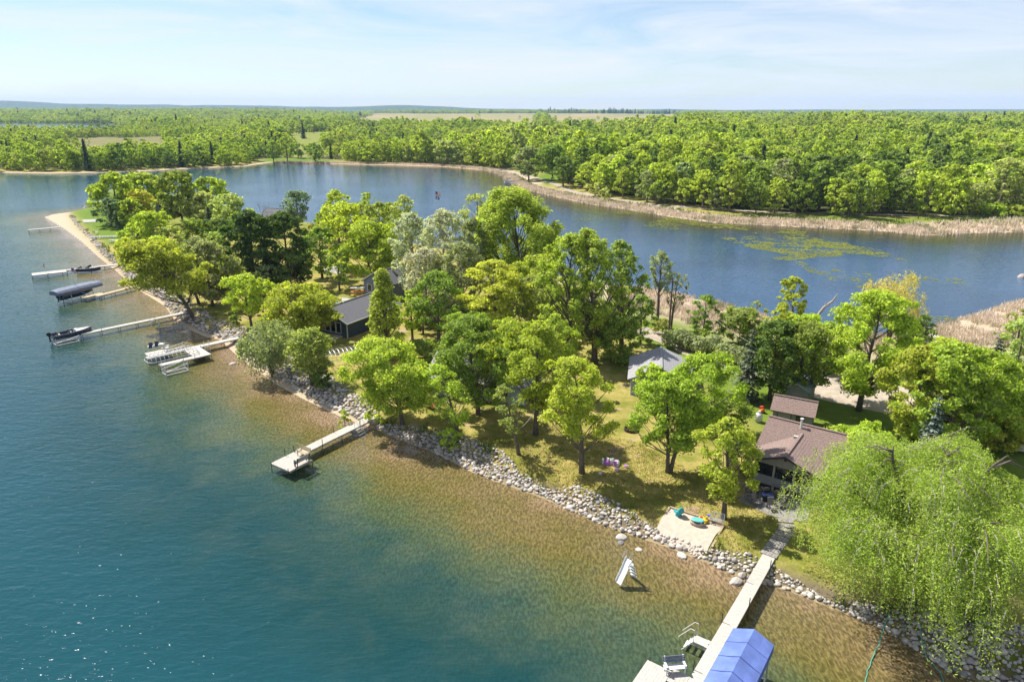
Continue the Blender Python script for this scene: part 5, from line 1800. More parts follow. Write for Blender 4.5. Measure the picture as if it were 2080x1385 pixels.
def bare(rng, H, Rr):
    wood = MB()

    def grow(p, d, ln, r, lvl):
        pts = [p]; dd = d
        for k in range(3):
            dd = (dd + Vector(rng.normal(size=3) * .14) + Vector((0, 0, .06))).normalized()
            pts.append(pts[-1] + dd * ln / 3)
        wood.tube(pts, [r, r * .8, r * .62, r * .45], 5 if lvl < 2 else 4, False)
        if lvl >= 4: return
        for k in range(3 if lvl < 3 else 3):
            nd = (dd + Vector(rng.normal(size=3) * .55)).normalized(); nd.z = abs(nd.z) * .7 + .2
            grow(pts[2 + (k % 2)], nd.normalized(), ln * rng.uniform(.55, .8), r * .52, lvl + 1)
    grow(Vector((0, 0, -.1)), Vector((0, 0, 1)), H * .36, .016 * H, 0)
    return wood


C_ = dict(
    lime=(.44, .525, .068), bright=(.395, .465, .062), yellow=(.52, .54, .085), mid=(.26, .345, .060), dark=(.092, .155, .036),
    deep=(.165, .235, .050), olive=(.335, .37, .098), silver=(.48, .50, .38), grey=(.32, .36, .17), blue=(.19, .27, .15),
    pale=(.44, .48, .17), gold=(.57, .53, .17), willow=(.345, .47, .082), spruce=(.080, .110, .055), bluespruce=(.13, .175, .14))
TRI = [0]


def mk(o_name, me_name, v, color, parent, mat='leaf', name='crown'):
    me = quads_mesh(me_name, v, M[mat])
    o = bpy.data.objects.new(name, me)
    o.color = (*color, 1)
    TRI[0] += len(v) // 2
    return link(o, parent)


def tree(kind, bx, by, top, wpx, color, label, cx=None, name=None, cat='tree', z=1.0, hfix=None, group=None, **kw):
    seed = int(bx * 31 + by * 17)
    rng = np.random.default_rng(seed)
    g = at(bx, by, z)
    gz = hz(g.x, g.y)
    lo, hi = .5, 40.0
    for _ in range(40):
        h = (lo + hi) / 2
        if proj((g.x, g.y, gz + h))[1] > top: lo = h
        else: hi = h
    H = hfix or h
    px, py, s = proj((g.x, g.y, gz + H * .6))
    Rr = wpx / 2 / s * 1.1
    lean = (0, 0)
    if cx is not None: lean = ((cx - px) / s / (.6 ** 1.25), 0)
    if 'leany' in kw: lean = (lean[0], kw.pop('leany'))
    dist = math.hypot(g.x, g.y, CH)
    leaf = min(1.0, max(.19, dist * .0036)) * kw.pop('lf', 1.0)
    col = tuple(c * k for c, k in zip(C_[color], (rng.uniform(.93, 1.07), rng.uniform(.95, 1.05), 1)))
    nm = name or ('tree' if cat == 'tree' else 'shrub')
    t = thing(nm, label, cat, (g.x, g.y, gz - .03), 0, group)
    tw = None
    pale = kw.pop('bark', 'bark')
    if kind == 'broad':
        v, w = broad(rng, H, Rr, kw.pop('cb', .28), kw.pop('shape', 'round'), leaf, lean=lean, **kw)
    elif kind == 'poplar':
        v, w = broad(rng, H, Rr, kw.pop('cb', .18), 'upright', leaf, clumps=kw.pop('clumps', 42), csize=kw.pop('csize', .30), flat=1.25, up=.6, lean=lean, **kw)
    elif kind == 'willow':
        v, w, tw = willow(rng, H, Rr, leaf, lean=lean, **kw)
    elif kind == 'conifer':
        v, w = conifer(rng, H, Rr, leaf, **kw)
    elif kind == 'bush':
        v, w = broad(rng, H, Rr, .05, kw.pop('shape', 'round'), leaf, clumps=kw.pop('clumps', 16), csize=.42, lean=lean, trunk_r=.05, flat=.9, **kw)
    elif kind == 'bare':
        w = bare(rng, H, Rr); v = None
    w.build('trunk', M[pale], t, smooth=True)
    TRI[0] += len(w.f) * 2
    if v is not None: mk(nm, 'crown', v, col, t, 'needle' if kind == 'conifer' else 'leaf')
    if tw: tw.build('twigs', M['bark_pale'], t)['kind'] = 'stuff'
    return t


T = tree
# --- front row along the stones, right to left
T('willow', 1852, 1222, 888, 455, 'willow', 'huge drooping willow spreading over the stones at the bottom right', cx=1872, strands=7600, trunk_r=.5, lf=.58, droop=.85)
T('broad', 1470, 1052, 852, 120, 'bright', 'small tree with a bent trunk between the sand patch and the cabin', cx=1478, shape='oval', cb=.22, clumps=30)
T('broad', 1357, 960, 726, 165, 'bright', 'broad V forked tree on the lawn left of the cabin', stems=2, offs=[(3.2, .5, 1.0, .92), (-1.1, -.3, .86, .80)], clumps=64, cb=.26, csize=.28, cover=.9)
T('broad', 1182, 961, 728, 138, 'lime', 'bright lime tree with three way fork on the open lawn', cx=1172, shape='spread', cb=.36, clumps=32, csize=.32)
T('broad', 1054, 924, 782, 74, 'olive', 'thin sparse small tree leaning at the stone edge', cx=1036, shape='oval', cb=.32, clumps=18, cover=.42)
T('broad', 1088, 883, 655, 116, 'bright', 'tall thick trunked tree beside the grey roofed house', cx=1092, shape='oval', cb=.25, clumps=36, csize=.36)
T('broad', 932, 888, 742, 100, 'lime', 'leaning airy lime tree at the top of the stones', cx=908, shape='oval', cb=.2, clumps=26, cover=.55)
T('bush', 913, 905, 872, 48, 'lime', 'low bright sprouting bush below the leaning airy tree', cat='shrub', clumps=10)
T('broad', 818, 858, 692, 165, 'lime', 'wide yellow green tree just above the grey plank dock', cx=792, shape='round', cb=.2, clumps=42, cover=.9)
T('broad', 972, 842, 645, 150, 'mid', 'large dense green tree in front of the grey roofed house', cx=958, shape='round', cb=.16, clumps=42)
T('broad', 1040, 800, 652, 115, 'bright', 'leafy green tree behind the thick trunked tree', shape='round', cb=.2, clumps=30)
T('broad', 1125, 800, 640, 90, 'bright', 'green tree squeezed between the thick trunk and the cottonwoods', shape='oval', cb=.2, clumps=24)
T('poplar', 1152, 735, 476, 128, 'bright', 'leftmost tall cottonwood of the clump above the grey cottage', cb=.12, csize=.22, clumps=58)
T('poplar', 1208, 738, 466, 128, 'bright', 'middle and tallest cottonwood of the clump above the grey cottage', cb=.12, csize=.22, clumps=58, cx=1200)
T('poplar', 1262, 715, 490, 108, 'mid', 'rightmost tall cottonwood leaning out over the channel', cb=.14, csize=.22, clumps=58, cx=1262)
T('bush', 1240, 735, 640, 110, 'mid', 'dark undergrowth shrub at the foot of the cottonwoods', cat='shrub', clumps=20)
T('poplar', 1058, 605, 387, 180, 'bright', 'great dense cottonwood rising highest over the peninsula', cx=1048, clumps=56, csize=.27, cb=.12)
T('broad', 1012, 700, 530, 125, 'yellow', 'yellow green feathery tree left of the cottonwood clump', cx=1005, shape='spread', cb=.25, clumps=34, flat=.5)
T('broad', 1080, 690, 560, 95, 'olive', 'yellowish leafy tree tucked against the left cottonwood', shape='round', cb=.2, clumps=24)
T('poplar', 842, 610, 434, 95, 'silver', 'leftmost silver leaved poplar with pale grey crown', bark='bark_pale', cb=.12, cover=.8)
T('poplar', 905, 628, 428, 110, 'silver', 'middle silver leaved poplar below the flagpole', bark='bark_pale', cb=.1, cover=.8)
T('poplar', 962, 612, 445, 80, 'grey', 'grey green poplar on the right of the silver poplars', bark='bark_pale', cb=.12, cover=.7)
T('broad', 892, 700, 552, 100, 'mid', 'green tree below the silver poplars with visible dark trunk', cx=888, shape='oval', cb=.2, clumps=28, cover=.85)
T('broad', 838, 690, 590, 70, 'bright', 'smaller green tree right of the pointed bright tree', shape='oval', cb=.2, clumps=22, cover=.9)
T('broad', 786, 722, 547, 100, 'bright', 'pointed pyramidal bright green tree beside the navy house', shape='cone', cb=.06, clumps=60, csize=.26, flat=1.1, up=.7)
T('broad', 512, 668, 560, 88, 'lime', 'lime tree with slim dark trunk right of the leaning pair', cx=498, cb=.3, clumps=28, shape='round')
T('broad', 535, 640, 566, 60, 'bright', 'smaller lime tree between the lime tree and the round maple', cb=.25, clumps=20)
T('broad', 614, 690, 580, 135, 'bright', 'wide round green maple left of the navy house', cb=.12, clumps=40, shape='round')
T('willow', 552, 755, 640, 105, 'grey', 'soft grey green willow shrub at the sand strip', strands=700, trunk_r=.12, droop=.6, cat='tree')
T('broad', 632, 778, 668, 118, 'olive', 'olive twin trunk tree leaning over the shore rocks', cx=622, stems=2, splay=1.2, cb=.25, clumps=36, cover=.65, shape='spread')
T('bush', 655, 785, 752, 46, 'deep', 'dark low bush at the foot of the olive twin trunk tree', cat='shrub', clumps=10)
T('broad', 392, 642, 486, 140, 'bright', 'leaning tree with dark trunk reaching out over the water', cx=338, leany=-2, cb=.34, clumps=40, shape='round', cover=.85)
T('broad', 405, 618, 500, 90, 'mid', 'second leaning dark trunk behind the one over the water', cx=372, cb=.35, clumps=26, shape='round', cover=.8)
T('broad', 432, 622, 492, 95, 'grey', 'grey green full tree just right of the leaning pair', cb=.08, clumps=36, shape='oval')
T('broad', 470, 615, 520, 70, 'olive', 'olive tree in the shade below the dark maples', cb=.1, clumps=22, cover=.8)
T('broad', 520, 588, 430, 105, 'dark', 'dark green maple with domed crown, the left one of two', cb=.12, clumps=46, shape='round')
T('broad', 590, 585, 433, 95, 'dark', 'dark green maple with domed crown, the right one of two', cb=.12, clumps=42, shape='round')
T('broad', 592, 592, 508, 88, 'deep', 'lower lighter maple in front of the two dark domes', cb=.1, clumps=30)
T('broad', 655, 565, 462, 70, 'mid', 'drooping green tree right of the dark maples', cb=.1, clumps=26, shape='oval')
T('broad', 748, 580, 452, 115, 'bright', 'large green tree above the slate garage', cx=750, cb=.18, clumps=38, cover=.85)
T('broad', 708, 545, 414, 100, 'lime', 'tall yellow green tree at the channel bank left of the silver poplars', cb=.15, clumps=36)
T('broad', 690, 500, 388, 68, 'bright', 'round tree top poking above the tall yellow green tree', cb=.15, clumps=26)
T('broad', 752, 500, 392, 48, 'bright', 'small round tree top against the channel water', cb=.2, clumps=18)
T('broad', 775, 515, 412, 75, 'olive', 'olive rounded tree left of the flagpole by the water', cb=.12, clumps=26, cover=.8)
T('broad', 825, 520, 398, 66, 'pale', 'pale upright tree nearest left of the flagpole', cb=.12, clumps=24, cover=.7, shape='upright')
T('broad', 970, 520, 395, 75, 'pale', 'pale tree with black twisted limbs beside the great cottonwood', cb=.2, clumps=22, cover=.5, shape='spread')
T('poplar', 607, 470, 388, 56, 'blue', 'slim open tree standing alone against the channel', cover=.5, cb=.25)
T('bare', 529, 455, 388, 52, 'grey', 'bare leafless grey tree against the channel water', bark='bark_pale', cat='tree')
T('broad', 660, 490, 432, 50, 'mid', 'dark pine like tree top behind the tan house', cb=.1, clumps=18)
T('broad', 790, 560, 480, 60, 'mid', 'green tree filling the gap left of the silver poplars', cb=.1, clumps=22)
T('broad', 690, 590, 510, 55, 'mid', 'small shade tree behind the concrete pad', cb=.2, clumps=18)
T('broad', 860, 680, 600, 50, 'deep', 'shadowy tree between the pointed tree and silver poplars', cb=.1, clumps=16)
T('broad', 955, 690, 600, 60, 'deep', 'shadowy tree below the yellow feathery one', cb=.1, clumps=18)
T('bush', 860, 735, 690, 60, 'mid', 'rounded shrub in the shade of the long house', cat='shrub')
T('bush', 1000, 735, 680, 90, 'mid', 'big shrub behind the long grey roofed house', cat='shrub', clumps=22)
T('bush', 480, 660, 640, 24, 'deep', 'small dark shrub under the lime tree', cat='shrub', clumps=8)
T('bush', 700, 855, 832, 0 + 26, 'bright', 'small sprout bush between the rocks left of the plank dock', cat='shrub', clumps=8)
# --- left point
T('broad', 238, 452, 352, 88, 'bright', 'wide tree at the very tip of the peninsula', cx=232, cb=.08, clumps=36)
T('broad', 300, 432, 352, 80, 'bright', 'light green tree behind the tip trees', cb=.1, clumps=30)
T('broad', 229, 462, 403, 56, 'blue', 'blue green bush like tree on the lawn edge of the point', cb=.03, clumps=24)
T('broad', 290, 455, 387, 66, 'yellow', 'yellow green tree behind the blue green one at the point', cb=.08, clumps=28)
T('broad', 272, 462, 405, 50, 'bright', 'bright tree left of the small gabled house', cb=.06, clumps=22)
T('broad', 372, 458, 349, 82, 'mid', 'tall fuller green tree behind the small gabled house', cb=.1, clumps=40)
T('broad', 432, 440, 361, 72, 'bright', 'green tree on the channel side of the point', cb=.1, clumps=30)
T('broad', 418, 460, 392, 72, 'pale', 'pale yellow green tree left of the bare tree', cb=.06, clumps=30)
T('broad', 470, 468, 396, 76, 'pale', 'pale yellow green tree nearest the bare tree', cb=.06, clumps=30)
T('poplar', 325, 420, 366, 30, 'blue', 'slim bluish tree in the middle of the point', cover=.6)
T('broad', 268, 522, 432, 70, 'bright', 'full tree at the lawn end of the point', cx=285, cb=.05, clumps=32)
T('broad', 318, 505, 430, 70, 'bright', 'light green tree in the middle of the left grove', cb=.06, clumps=28)
T('broad', 345, 520, 462, 62, 'pale', 'pale flowering tree inside the left grove', cb=.06, clumps=24)
T('broad', 395, 500, 445, 60, 'mid', 'green tree below the small gabled house roof', cb=.06, clumps=24)
T('broad', 446, 505, 446, 58, 'deep', 'rounded dark green tree left of the big maples', cb=.06, clumps=24)
T('broad', 440, 530, 472, 52, 'pale', 'pale cream tinted tree in front of the rounded dark one', cb=.06, clumps=20)
T('broad', 330, 562, 482, 70, 'lime', 'bright tree just behind the leaning pair', cb=.1, clumps=28)
T('broad', 290, 550, 495, 45, 'olive', 'olive tree nearest the tan dock landing', cb=.1, clumps=18)
T('broad', 405, 545, 482, 60, 'grey', 'grey green tree in the heart of the left grove', cb=.06, clumps=24)
T('conifer', 428, 470, 418, 24, 'spruce', 'narrow dark spruce in the left grove', name='spruce')
T('bush', 335, 530, 505, 40, 'mid', 'shrub in the shade of the left grove', cat='shrub', clumps=10)
T('broad', 505, 520, 455, 50, 'mid', 'small green tree behind the left dark maple', cb=.06, clumps=18)
T('broad', 490, 478, 430, 44, 'mid', 'green tree by the low grey lake house', cb=.06, clumps=16)
T('broad', 560, 480, 440, 44, 'mid', 'green tree screening the back house', cb=.06, clumps=16)
T('broad', 640, 500, 455, 46, 'olive', 'olive tree at the channel bank beside the right dark maple', cb=.06, clumps=16, cover=.8)
# --- right side
T('broad', 1744, 834, 594, 178, 'lime', 'tall bright lime tree right of the sheds', cx=1772, cb=.14, clumps=54, shape='oval', csize=.28)
T('broad', 1850, 905, 705, 130, 'bright', 'left stem of the big bright maple clump at the right', cx=1868, cb=.06, clumps=40, shape='oval', flat=.9)
T('broad', 1925, 925, 700, 165, 'bright', 'largest maple of the clump at the right', cx=1940, cb=.06, clumps=54, shape='oval', csize=.27)
T('broad', 2010, 900, 712, 150, 'bright', 'rightmost maple of the clump near the frame edge', cx=2010, cb=.08, clumps=44, shape='oval')
T('conifer', 1514, 812, 660, 66, 'spruce', 'dark spruce left of the grey green elm', name='spruce')
T('broad', 1562, 812, 652, 105, 'deep', 'dark dense elm behind the sheds, left part', cb=.15, clumps=38, shape='round')
T('broad', 1618, 815, 655, 115, 'mid', 'dark green elm overhanging the metal roofed shed', cb=.22, clumps=40, shape='round', cover=.9)
T('broad', 1600, 690, 564, 66, 'bright', 'upright green tree top standing against the channel', cb=.2, clumps=30, shape='upright')
T('broad', 1625, 735, 640, 90, 'lime', 'lime tree with a dead limb behind the elm', cb=.1, clumps=28)
T('broad', 1575, 725, 625, 70, 'bright', 'bright bush like tree below the upright one', cb=.1, clumps=24)
T('bush', 1500, 700, 628, 80, 'olive', 'olive bush at the channel bank right of the small green bush', cat='shrub', clumps=18)
T('broad', 1530, 685, 612, 40, 'olive', 'thin olive sapling by the water', cb=.1, clumps=14, cover=.6)
T('broad', 1427, 690, 600, 56, 'mid', 'small green tree by the reeds right of the utility pole', cb=.08, clumps=22, cover=.9)
T('poplar', 1334, 665, 510, 58, 'grey', 'tall thin tree with bare lower trunk by the boardwalk', cx=1340, cb=.5, cover=.55, clumps=26)
T('poplar', 1362, 668, 556, 48, 'grey', 'shorter thin tree leaning beside the tall thin one', cx=1372, cb=.42, cover=.5, clumps=20)
T('bush', 1345, 680, 648, 44, 'olive', 'scrubby bush at the foot of the thin trees', cat='shrub', clumps=12, cover=.7)
T('bush', 1418, 705, 670, 50, 'mid', 'green bush beside the hedge and the reeds', cat='shrub', clumps=12)
T('willow', 1806, 690, 537, 118, 'gold', 'pale golden willow standing against the channel', strands=620, trunk_r=.16, droop=.7, lf=.55)
T('conifer', 2020, 745, 672, 44, 'spruce', 'dark spruce near the reeds at the right edge', name='spruce')
T('broad', 2058, 765, 650, 75, 'pale', 'pale yellow green bush at the right frame edge', cb=.05, clumps=24, cover=.8)
T('broad', 2055, 735, 628, 60, 'olive', 'loose olive tree beside the right hand reeds', cb=.1, clumps=18, cover=.6)
T('bush', 2035, 920, 838, 86, 'yellow', 'yellow green rounded bush at the right frame edge', cat='shrub', clumps=20)
T('conifer', 1880, 945, 795, 78, 'bluespruce', 'bluish spruce below the big bright maple clump', name='spruce')
T('bush', 1870, 690, 662, 40, 'deep', 'dark bush at the end of the reed boardwalk', cat='shrub', clumps=10)
T('broad', 1855, 770, 640, 60, 'deep', 'dark tree on the right flank of the tall lime tree', cb=.1, clumps=22)
T('bush', 2000, 1010, 960, 90, 'mid', 'low shrub on the shaded lawn at the right edge', cat='shrub', clumps=14)
T('broad', 1725, 965, 872, 140, 'lime', 'leafy tree rising between the cabin roof and the willow', cx=1745, cb=.05, clumps=34, shape='round')
T('bush', 1585, 800, 760, 50, 'deep', 'shrub in the shade behind the brown shed', cat='shrub', clumps=10)
T('bush', 1965, 1262, 1195, 90, 'mid', 'shady sprouting shrub under the willow by the rocks', cat='shrub', clumps=14)
T('broad', 1322, 812, 742, 66, 'lime', 'small lime tree against the lake wall of the pale blue cottage', cb=.15, clumps=20)
# fillers of the continuous canopy
T('broad', 1003, 800, 690, 92, 'bright', 'leafy tree tucked just left of the thick trunked tree', cb=.1, clumps=28)
T('broad', 915, 790, 690, 72, 'mid', 'shady tree at the left corner of the long pale blue house', cb=.08, clumps=22)
T('poplar', 868, 655, 505, 100, 'silver', 'lower silver poplar in front of the leftmost silver one', bark='bark_pale', cb=.05, cover=.8)
T('poplar', 938, 665, 492, 100, 'grey', 'grey poplar in front of the middle silver one', bark='bark_pale', cb=.05, cover=.8)
T('broad', 1092, 650, 520, 115, 'bright', 'green tree between the great cottonwood and the clump', cb=.08, clumps=34)
T('broad', 1300, 700, 600, 60, 'mid', 'low leafy tree on the channel side of the cottonwood clump', cb=.05, clumps=20)
T('broad', 790, 480, 418, 60, 'lime', 'lime topped tree on the bank between the olive and pale ones', cb=.1, clumps=22)
T('broad', 735, 470, 415, 60, 'olive', 'olive tree behind the tall yellow green one at the bank', cb=.1, clumps=20)
T('bush', 1503, 960, 895, 62, 'deep', 'dark undergrowth between the bent trunk tree and the cabin', cat='shrub', clumps=14)
T('bush', 1455, 872, 800, 95, 'mid', 'leafy thicket behind the V forked tree', cat='shrub', clumps=20)
T('broad', 1672, 760, 655, 80, 'bright', 'bright tree between the elm and the tall lime tree', cb=.08, clumps=26)
T('broad', 1905, 830, 690, 110, 'lime', 'lime tree behind the big maple clump', cb=.05, clumps=30)
T('broad', 2045, 860, 740, 95, 'bright', 'green tree behind the maples at the right frame edge', cb=.05, clumps=26)
T('bush', 770, 850, 815, 44, 'lime', 'bright low bush beside the shore end of the grey plank dock', cat='shrub', clumps=10)
T('bush', 905, 745, 700, 60, 'deep', 'dark shrub at the edge of the shaded back lawn', cat='shrub', clumps=12)
T('broad', 455, 580, 500, 70, 'mid', 'green tree in the gap left of the dark domed maples', cb=.04, clumps=26)
T('broad', 545, 600, 540, 60, 'grey', 'grey green small tree under the dark domed maples', cb=.04, clumps=18)
# hedge: one long clipped lilac row
hp = [at(x, y, 1.0) for x, y in ((1360, 705), (1400, 712), (1450, 724), (1500, 742), (1530, 756))]
hg = thing('hedge', 'long lilac hedge running from the gravel road to the spruce', 'hedge', hp[0])
rng = np.random.default_rng(5)
vv = []
HL = []
for a, b in zip(hp[:-1], hp[1:]):
    n = max(2, int((b - a).length / .8))
    HL += [a.lerp(b, k / n) for k in range(n)]
hw = MB()
for q in HL:
    c = np.array([q.x - hp[0].x + rng.normal() * .25, q.y - hp[0].y + rng.normal() * .4, 1.5 + rng.normal() * .25])
    n = 420
    d = unit(rng, n); pts = c + d * np.array([1.2, 1.5, 1.35]) * (rng.uniform(.6, 1.05, n) ** .6)[:, None]
    pts[:, 2] = np.maximum(pts[:, 2], .1)
    nn = d + unit(rng, n) * .7 + np.array([0, 0, .3]); nn /= np.linalg.norm(nn, axis=1)[:, None]
    vv.append(leaf_quads(pts, nn, .42, .28, rng))
    hw.tube([(c[0], c[1], -.1), (c[0], c[1], 1.4)], [.06, .03], 5, False)
mk('hedge', 'foliage', np.concatenate(vv), C_['grey'], hg, name='foliage')
hw.build('stem', M['bark'], hg)
# dead limb on the bank
p = at(1640, 690, 1.0)
dl = thing('dead_tree', 'dead bare limb curving up in front of the channel', 'tree', (p.x, p.y, 1))
MB().tube([(0, 0, -.1), (.6, .2, 3.0), (2.0, .3, 5.2), (3.2, .3, 6.2), (3.8, .3, 7.4)], [.35, .28, .22, .16, .05], 7).tube([(2.0, .3, 5.2), (2.2, .4, 6.0)], [.1, .03], 5).build('trunk', M['bark_pale'], dl)
print('TREES done, tris', TRI[0])


# ------------------------------------------------------------------ shore stones
rng = np.random.default_rng(11)
stone_me = []
for i in range(6):
    bm = bmesh.new()
    bmesh.ops.create_icosphere(bm, subdivisions=2 if i < 6 else 1, radius=1)
    sx, sy, sz = rng.uniform(.8, 1.2), rng.uniform(.7, 1.0), rng.uniform(.55, .8)
    ax = unit(rng, 7); off = rng.uniform(.62, .85, 7)
    for v in bm.verts:
        c = np.array(v.co)
        for a, o_ in zip(ax, off):       # knock flats off the ball
            dd = c @ a - o_
            if dd > 0: c = c - a * dd * .85
        c = c * (1 + rng.normal() * .03)
        v.co = Vector((c[0] * sx, c[1] * sy, c[2] * sz))
    me = bpy.data.meshes.new('stone'); bm.to_mesh(me); bm.free()
    me.materials.append(M['stone'])
    stone_me.append(me)
STV = [np.array([v.co for v in m.vertices]) for m in stone_me]
STF = [np.array([p.vertices for p in m.polygons]) for m in stone_me]
# the stones lie in the band between these two photo lines
RRTOP_PX = [(2300, 1420), (2080, 1300), (1990, 1268), (1900, 1252), (1800, 1228), (1690, 1205), (1600, 1160), (1520, 1128), (1440, 1108), (1340, 1072),
            (1240, 1022), (1170, 992), (1110, 985), (1050, 955), (1000, 915), (930, 888), (880, 878), (800, 858), (770, 852), (750, 820), (700, 795),
            (640, 758), (600, 735), (570, 700), (540, 690), (500, 672), (470, 664), (430, 650), (400, 630), (365, 600), (330, 580), (300, 563),
            (275, 552), (258, 537), (232, 520), (210, 500), (192, 480), (168, 460), (146, 434)]


def resample(L, n):
    L = np.array(L, float)
    s = np.concatenate([[0], np.cumsum(np.linalg.norm(np.diff(L, axis=0), axis=1))])
    t = np.linspace(0, s[-1], n)
    return np.stack([np.interp(t, s, L[:, 0]), np.interp(t, s, L[:, 1])], 1)


topL = resample(line(RRTOP_PX, 1.0)[::-1], 400)[::-1]
rev = thing('stone_revetment', 'band of loose round field stones armouring the lake shore', 'rock wall', (float(topL[0][0]), float(topL[0][1]), 0))
O = np.array(rev.location)
low = np.array(RRLOW, float)
cand = []
tries = 0
Pl = []
for i in range(400):
    a = topL[i]
    # nearest point of the low line
    best = None
    A, B = low[:-1], low[1:]
    ab = B - A
    t = np.clip(((a - A) * ab).sum(1) / (ab * ab).sum(1), 0, 1)
    q = A + ab * t[:, None]
    j = np.argmin(((q - a) ** 2).sum(1))
    Pl.append((a, q[j]))
seglen = np.linalg.norm(np.diff(topL, axis=0), axis=1)
for i in range(399):
    a0, b0 = Pl[i]
    a1, b1 = Pl[i + 1]
    dist = math.hypot(a0[0], a0[1])
    wdt = min(4.5, np.linalg.norm(a0 - b0)) + (.5 if dist < 150 else .1)
    dens = 26.0 if dist < 75 else (15.0 if dist < 120 else 6)
    n = rng.poisson(seglen[i] * wdt * dens)
    for _ in range(n):
        u, v = rng.uniform(), (rng.uniform(-.32, 1.16) if dist < 150 else rng.uniform(0, 1))
        p = (a0 * (1 - u) + a1 * u) * (1 - v) + (b0 * (1 - u) + b1 * u) * v
        r = np.clip(rng.lognormal(-1.85, .34), .08, .31) * (1.0 if dist < 75 else 1.25 if dist < 120 else 1.4)
        r *= .8 + .35 * v
        cand.append((p[0], p[1], r))
cand = np.array(cand)
# poisson-disc thinning so the stones lie beside and on each other
order = np.argsort(-cand[:, 2] * rng.uniform(.5, 1.5, len(cand)))
cell = {}
keep = []
for k in order:
    x, y, r = cand[k]
    ci, cj = int(x // .5), int(y // .5)
    ok = True
    for di in range(-2, 3):
        for dj in range(-2, 3):
            for m_ in cell.get((ci + di, cj + dj), ()):
                if (cand[m_][0] - x) ** 2 + (cand[m_][1] - y) ** 2 < (.52 * (cand[m_][2] + r)) ** 2: ok = False; break
            if not ok: break
        if not ok: break
    if ok:
        keep.append(k); cell.setdefault((ci, cj), []).append(k)
cand = cand[keep]
zg = ground_z(cand[:, :2])[0]
pxs = np.array([proj((x, y, z)) for (x, y, r), z in zip(cand, zg)])
inframe = (pxs[:, 0] < 2075) & (pxs[:, 1] < 1380) & (pxs[:, 0] > 5)
size = cand[:, 2] * pxs[:, 2] * np.where(inframe, 1, .05)
big = set(np.argsort(-size)[:298].tolist())
SV, SF, n0 = [], [], 0
for i, (x, y, r) in enumerate(cand):
    k = int(rng.integers(0, 6)); a = rng.uniform(0, 6.28)
    tilt = rng.normal() * .25
    if i in big:
        o = bpy.data.objects.new('stone', stone_me[k])
        o.location = (x - O[0], y - O[1], zg[i] + r * .30 - O[2]); o.scale = (r, r, r); o.rotation_euler = (tilt, tilt * .7, a)
        link(o, rev)
    else:
        ca, sa = math.cos(a), math.sin(a)
        v = STV[k] * r
        v = np.stack([v[:, 0] * ca - v[:, 1] * sa, v[:, 0] * sa + v[:, 1] * ca, v[:, 2] + v[:, 0] * tilt * .5], 1) + np.array([x - O[0], y - O[1], zg[i] + r * .30 - O[2]])
        SV.append(v); SF.append(STF[k] + n0); n0 += len(v)
SV, SF = np.concatenate(SV), np.concatenate(SF).astype(np.int32)
me = bpy.data.meshes.new('stone_rubble')
me.vertices.add(len(SV)); me.vertices.foreach_set('co', SV.astype(np.float32).ravel())
me.loops.add(SF.size); me.loops.foreach_set('vertex_index', SF.ravel())
me.polygons.add(len(SF)); me.polygons.foreach_set('loop_start', np.arange(0, SF.size, 3, dtype=np.int32)); me.polygons.foreach_set('loop_total', np.full(len(SF), 3, dtype=np.int32))
me.materials.append(M['stone_mix']); me.update()
o = link(bpy.data.objects.new('stone_rubble', me), rev)
o['kind'] = 'stuff'
print('stones', len(cand), 'tris', len(SF))
for i, (px, py, r, lab) in enumerate(((1262, 1090, .55, 'big dark boulder standing in the shallows by the sand patch'), (1261, 1101, .32, 'small dark rock in the water below the big dark boulder'), (1298, 1114, .3, 'lone small rock in the water above the slide'),
                                      (472, 738, .5, 'pale flat rock in the shallows at the sand strip'), (1385, 1127, .5, 'large grey rock at the waterline right of the sand patch'), (1495, 1180, .6, 'large pale boulder against the left side of the foreground dock'))):
    p = at(px, py, .1)
    b = bpy.data.objects.new('boulder', stone_me[i % 6]); b.location = (p.x, p.y, .02); b.scale = (r * 1.2, r, r * .8); b.rotation_euler = (0, 0, i * 1.3)
    link(b); tag(b, lab, 'rock')

# ------------------------------------------------------------------ reeds and lily pads
def blades(name, P, Z, h, w, mat, per, spread, lab=None):
    n = len(P)
    C = np.repeat(np.concatenate([P, Z[:, None]], 1), per, 0)
    m = len(C)
    C[:, :2] += rng.normal(size=(m, 2)) * spread
    a = rng.uniform(0, 6.28, m); hh = h * rng.uniform(.55, 1.15, m); ww = w * rng.uniform(.7, 1.3, m)
    lean = rng.normal(size=(m, 2)) * .28
    d = np.stack([np.cos(a), np.sin(a)], 1) * ww[:, None] / 2
    z0 = C[:, 2] - .05
    b0 = np.column_stack([C[:, :2] - d, z0]); b1 = np.column_stack([C[:, :2] + d, z0])
    t1 = np.column_stack([C[:, :2] + lean * hh[:, None] + d * .35, C[:, 2] + hh]); t0 = np.column_stack([C[:, :2] + lean * hh[:, None] - d * .35, C[:, 2] + hh])
    v = np.stack([b0, b1, t1, t0], 1).reshape(-1, 3)
    me = quads_mesh(name, v, mat)
    o = link(bpy.data.objects.new(name, me))
    o['kind'] = 'stuff'
    return o


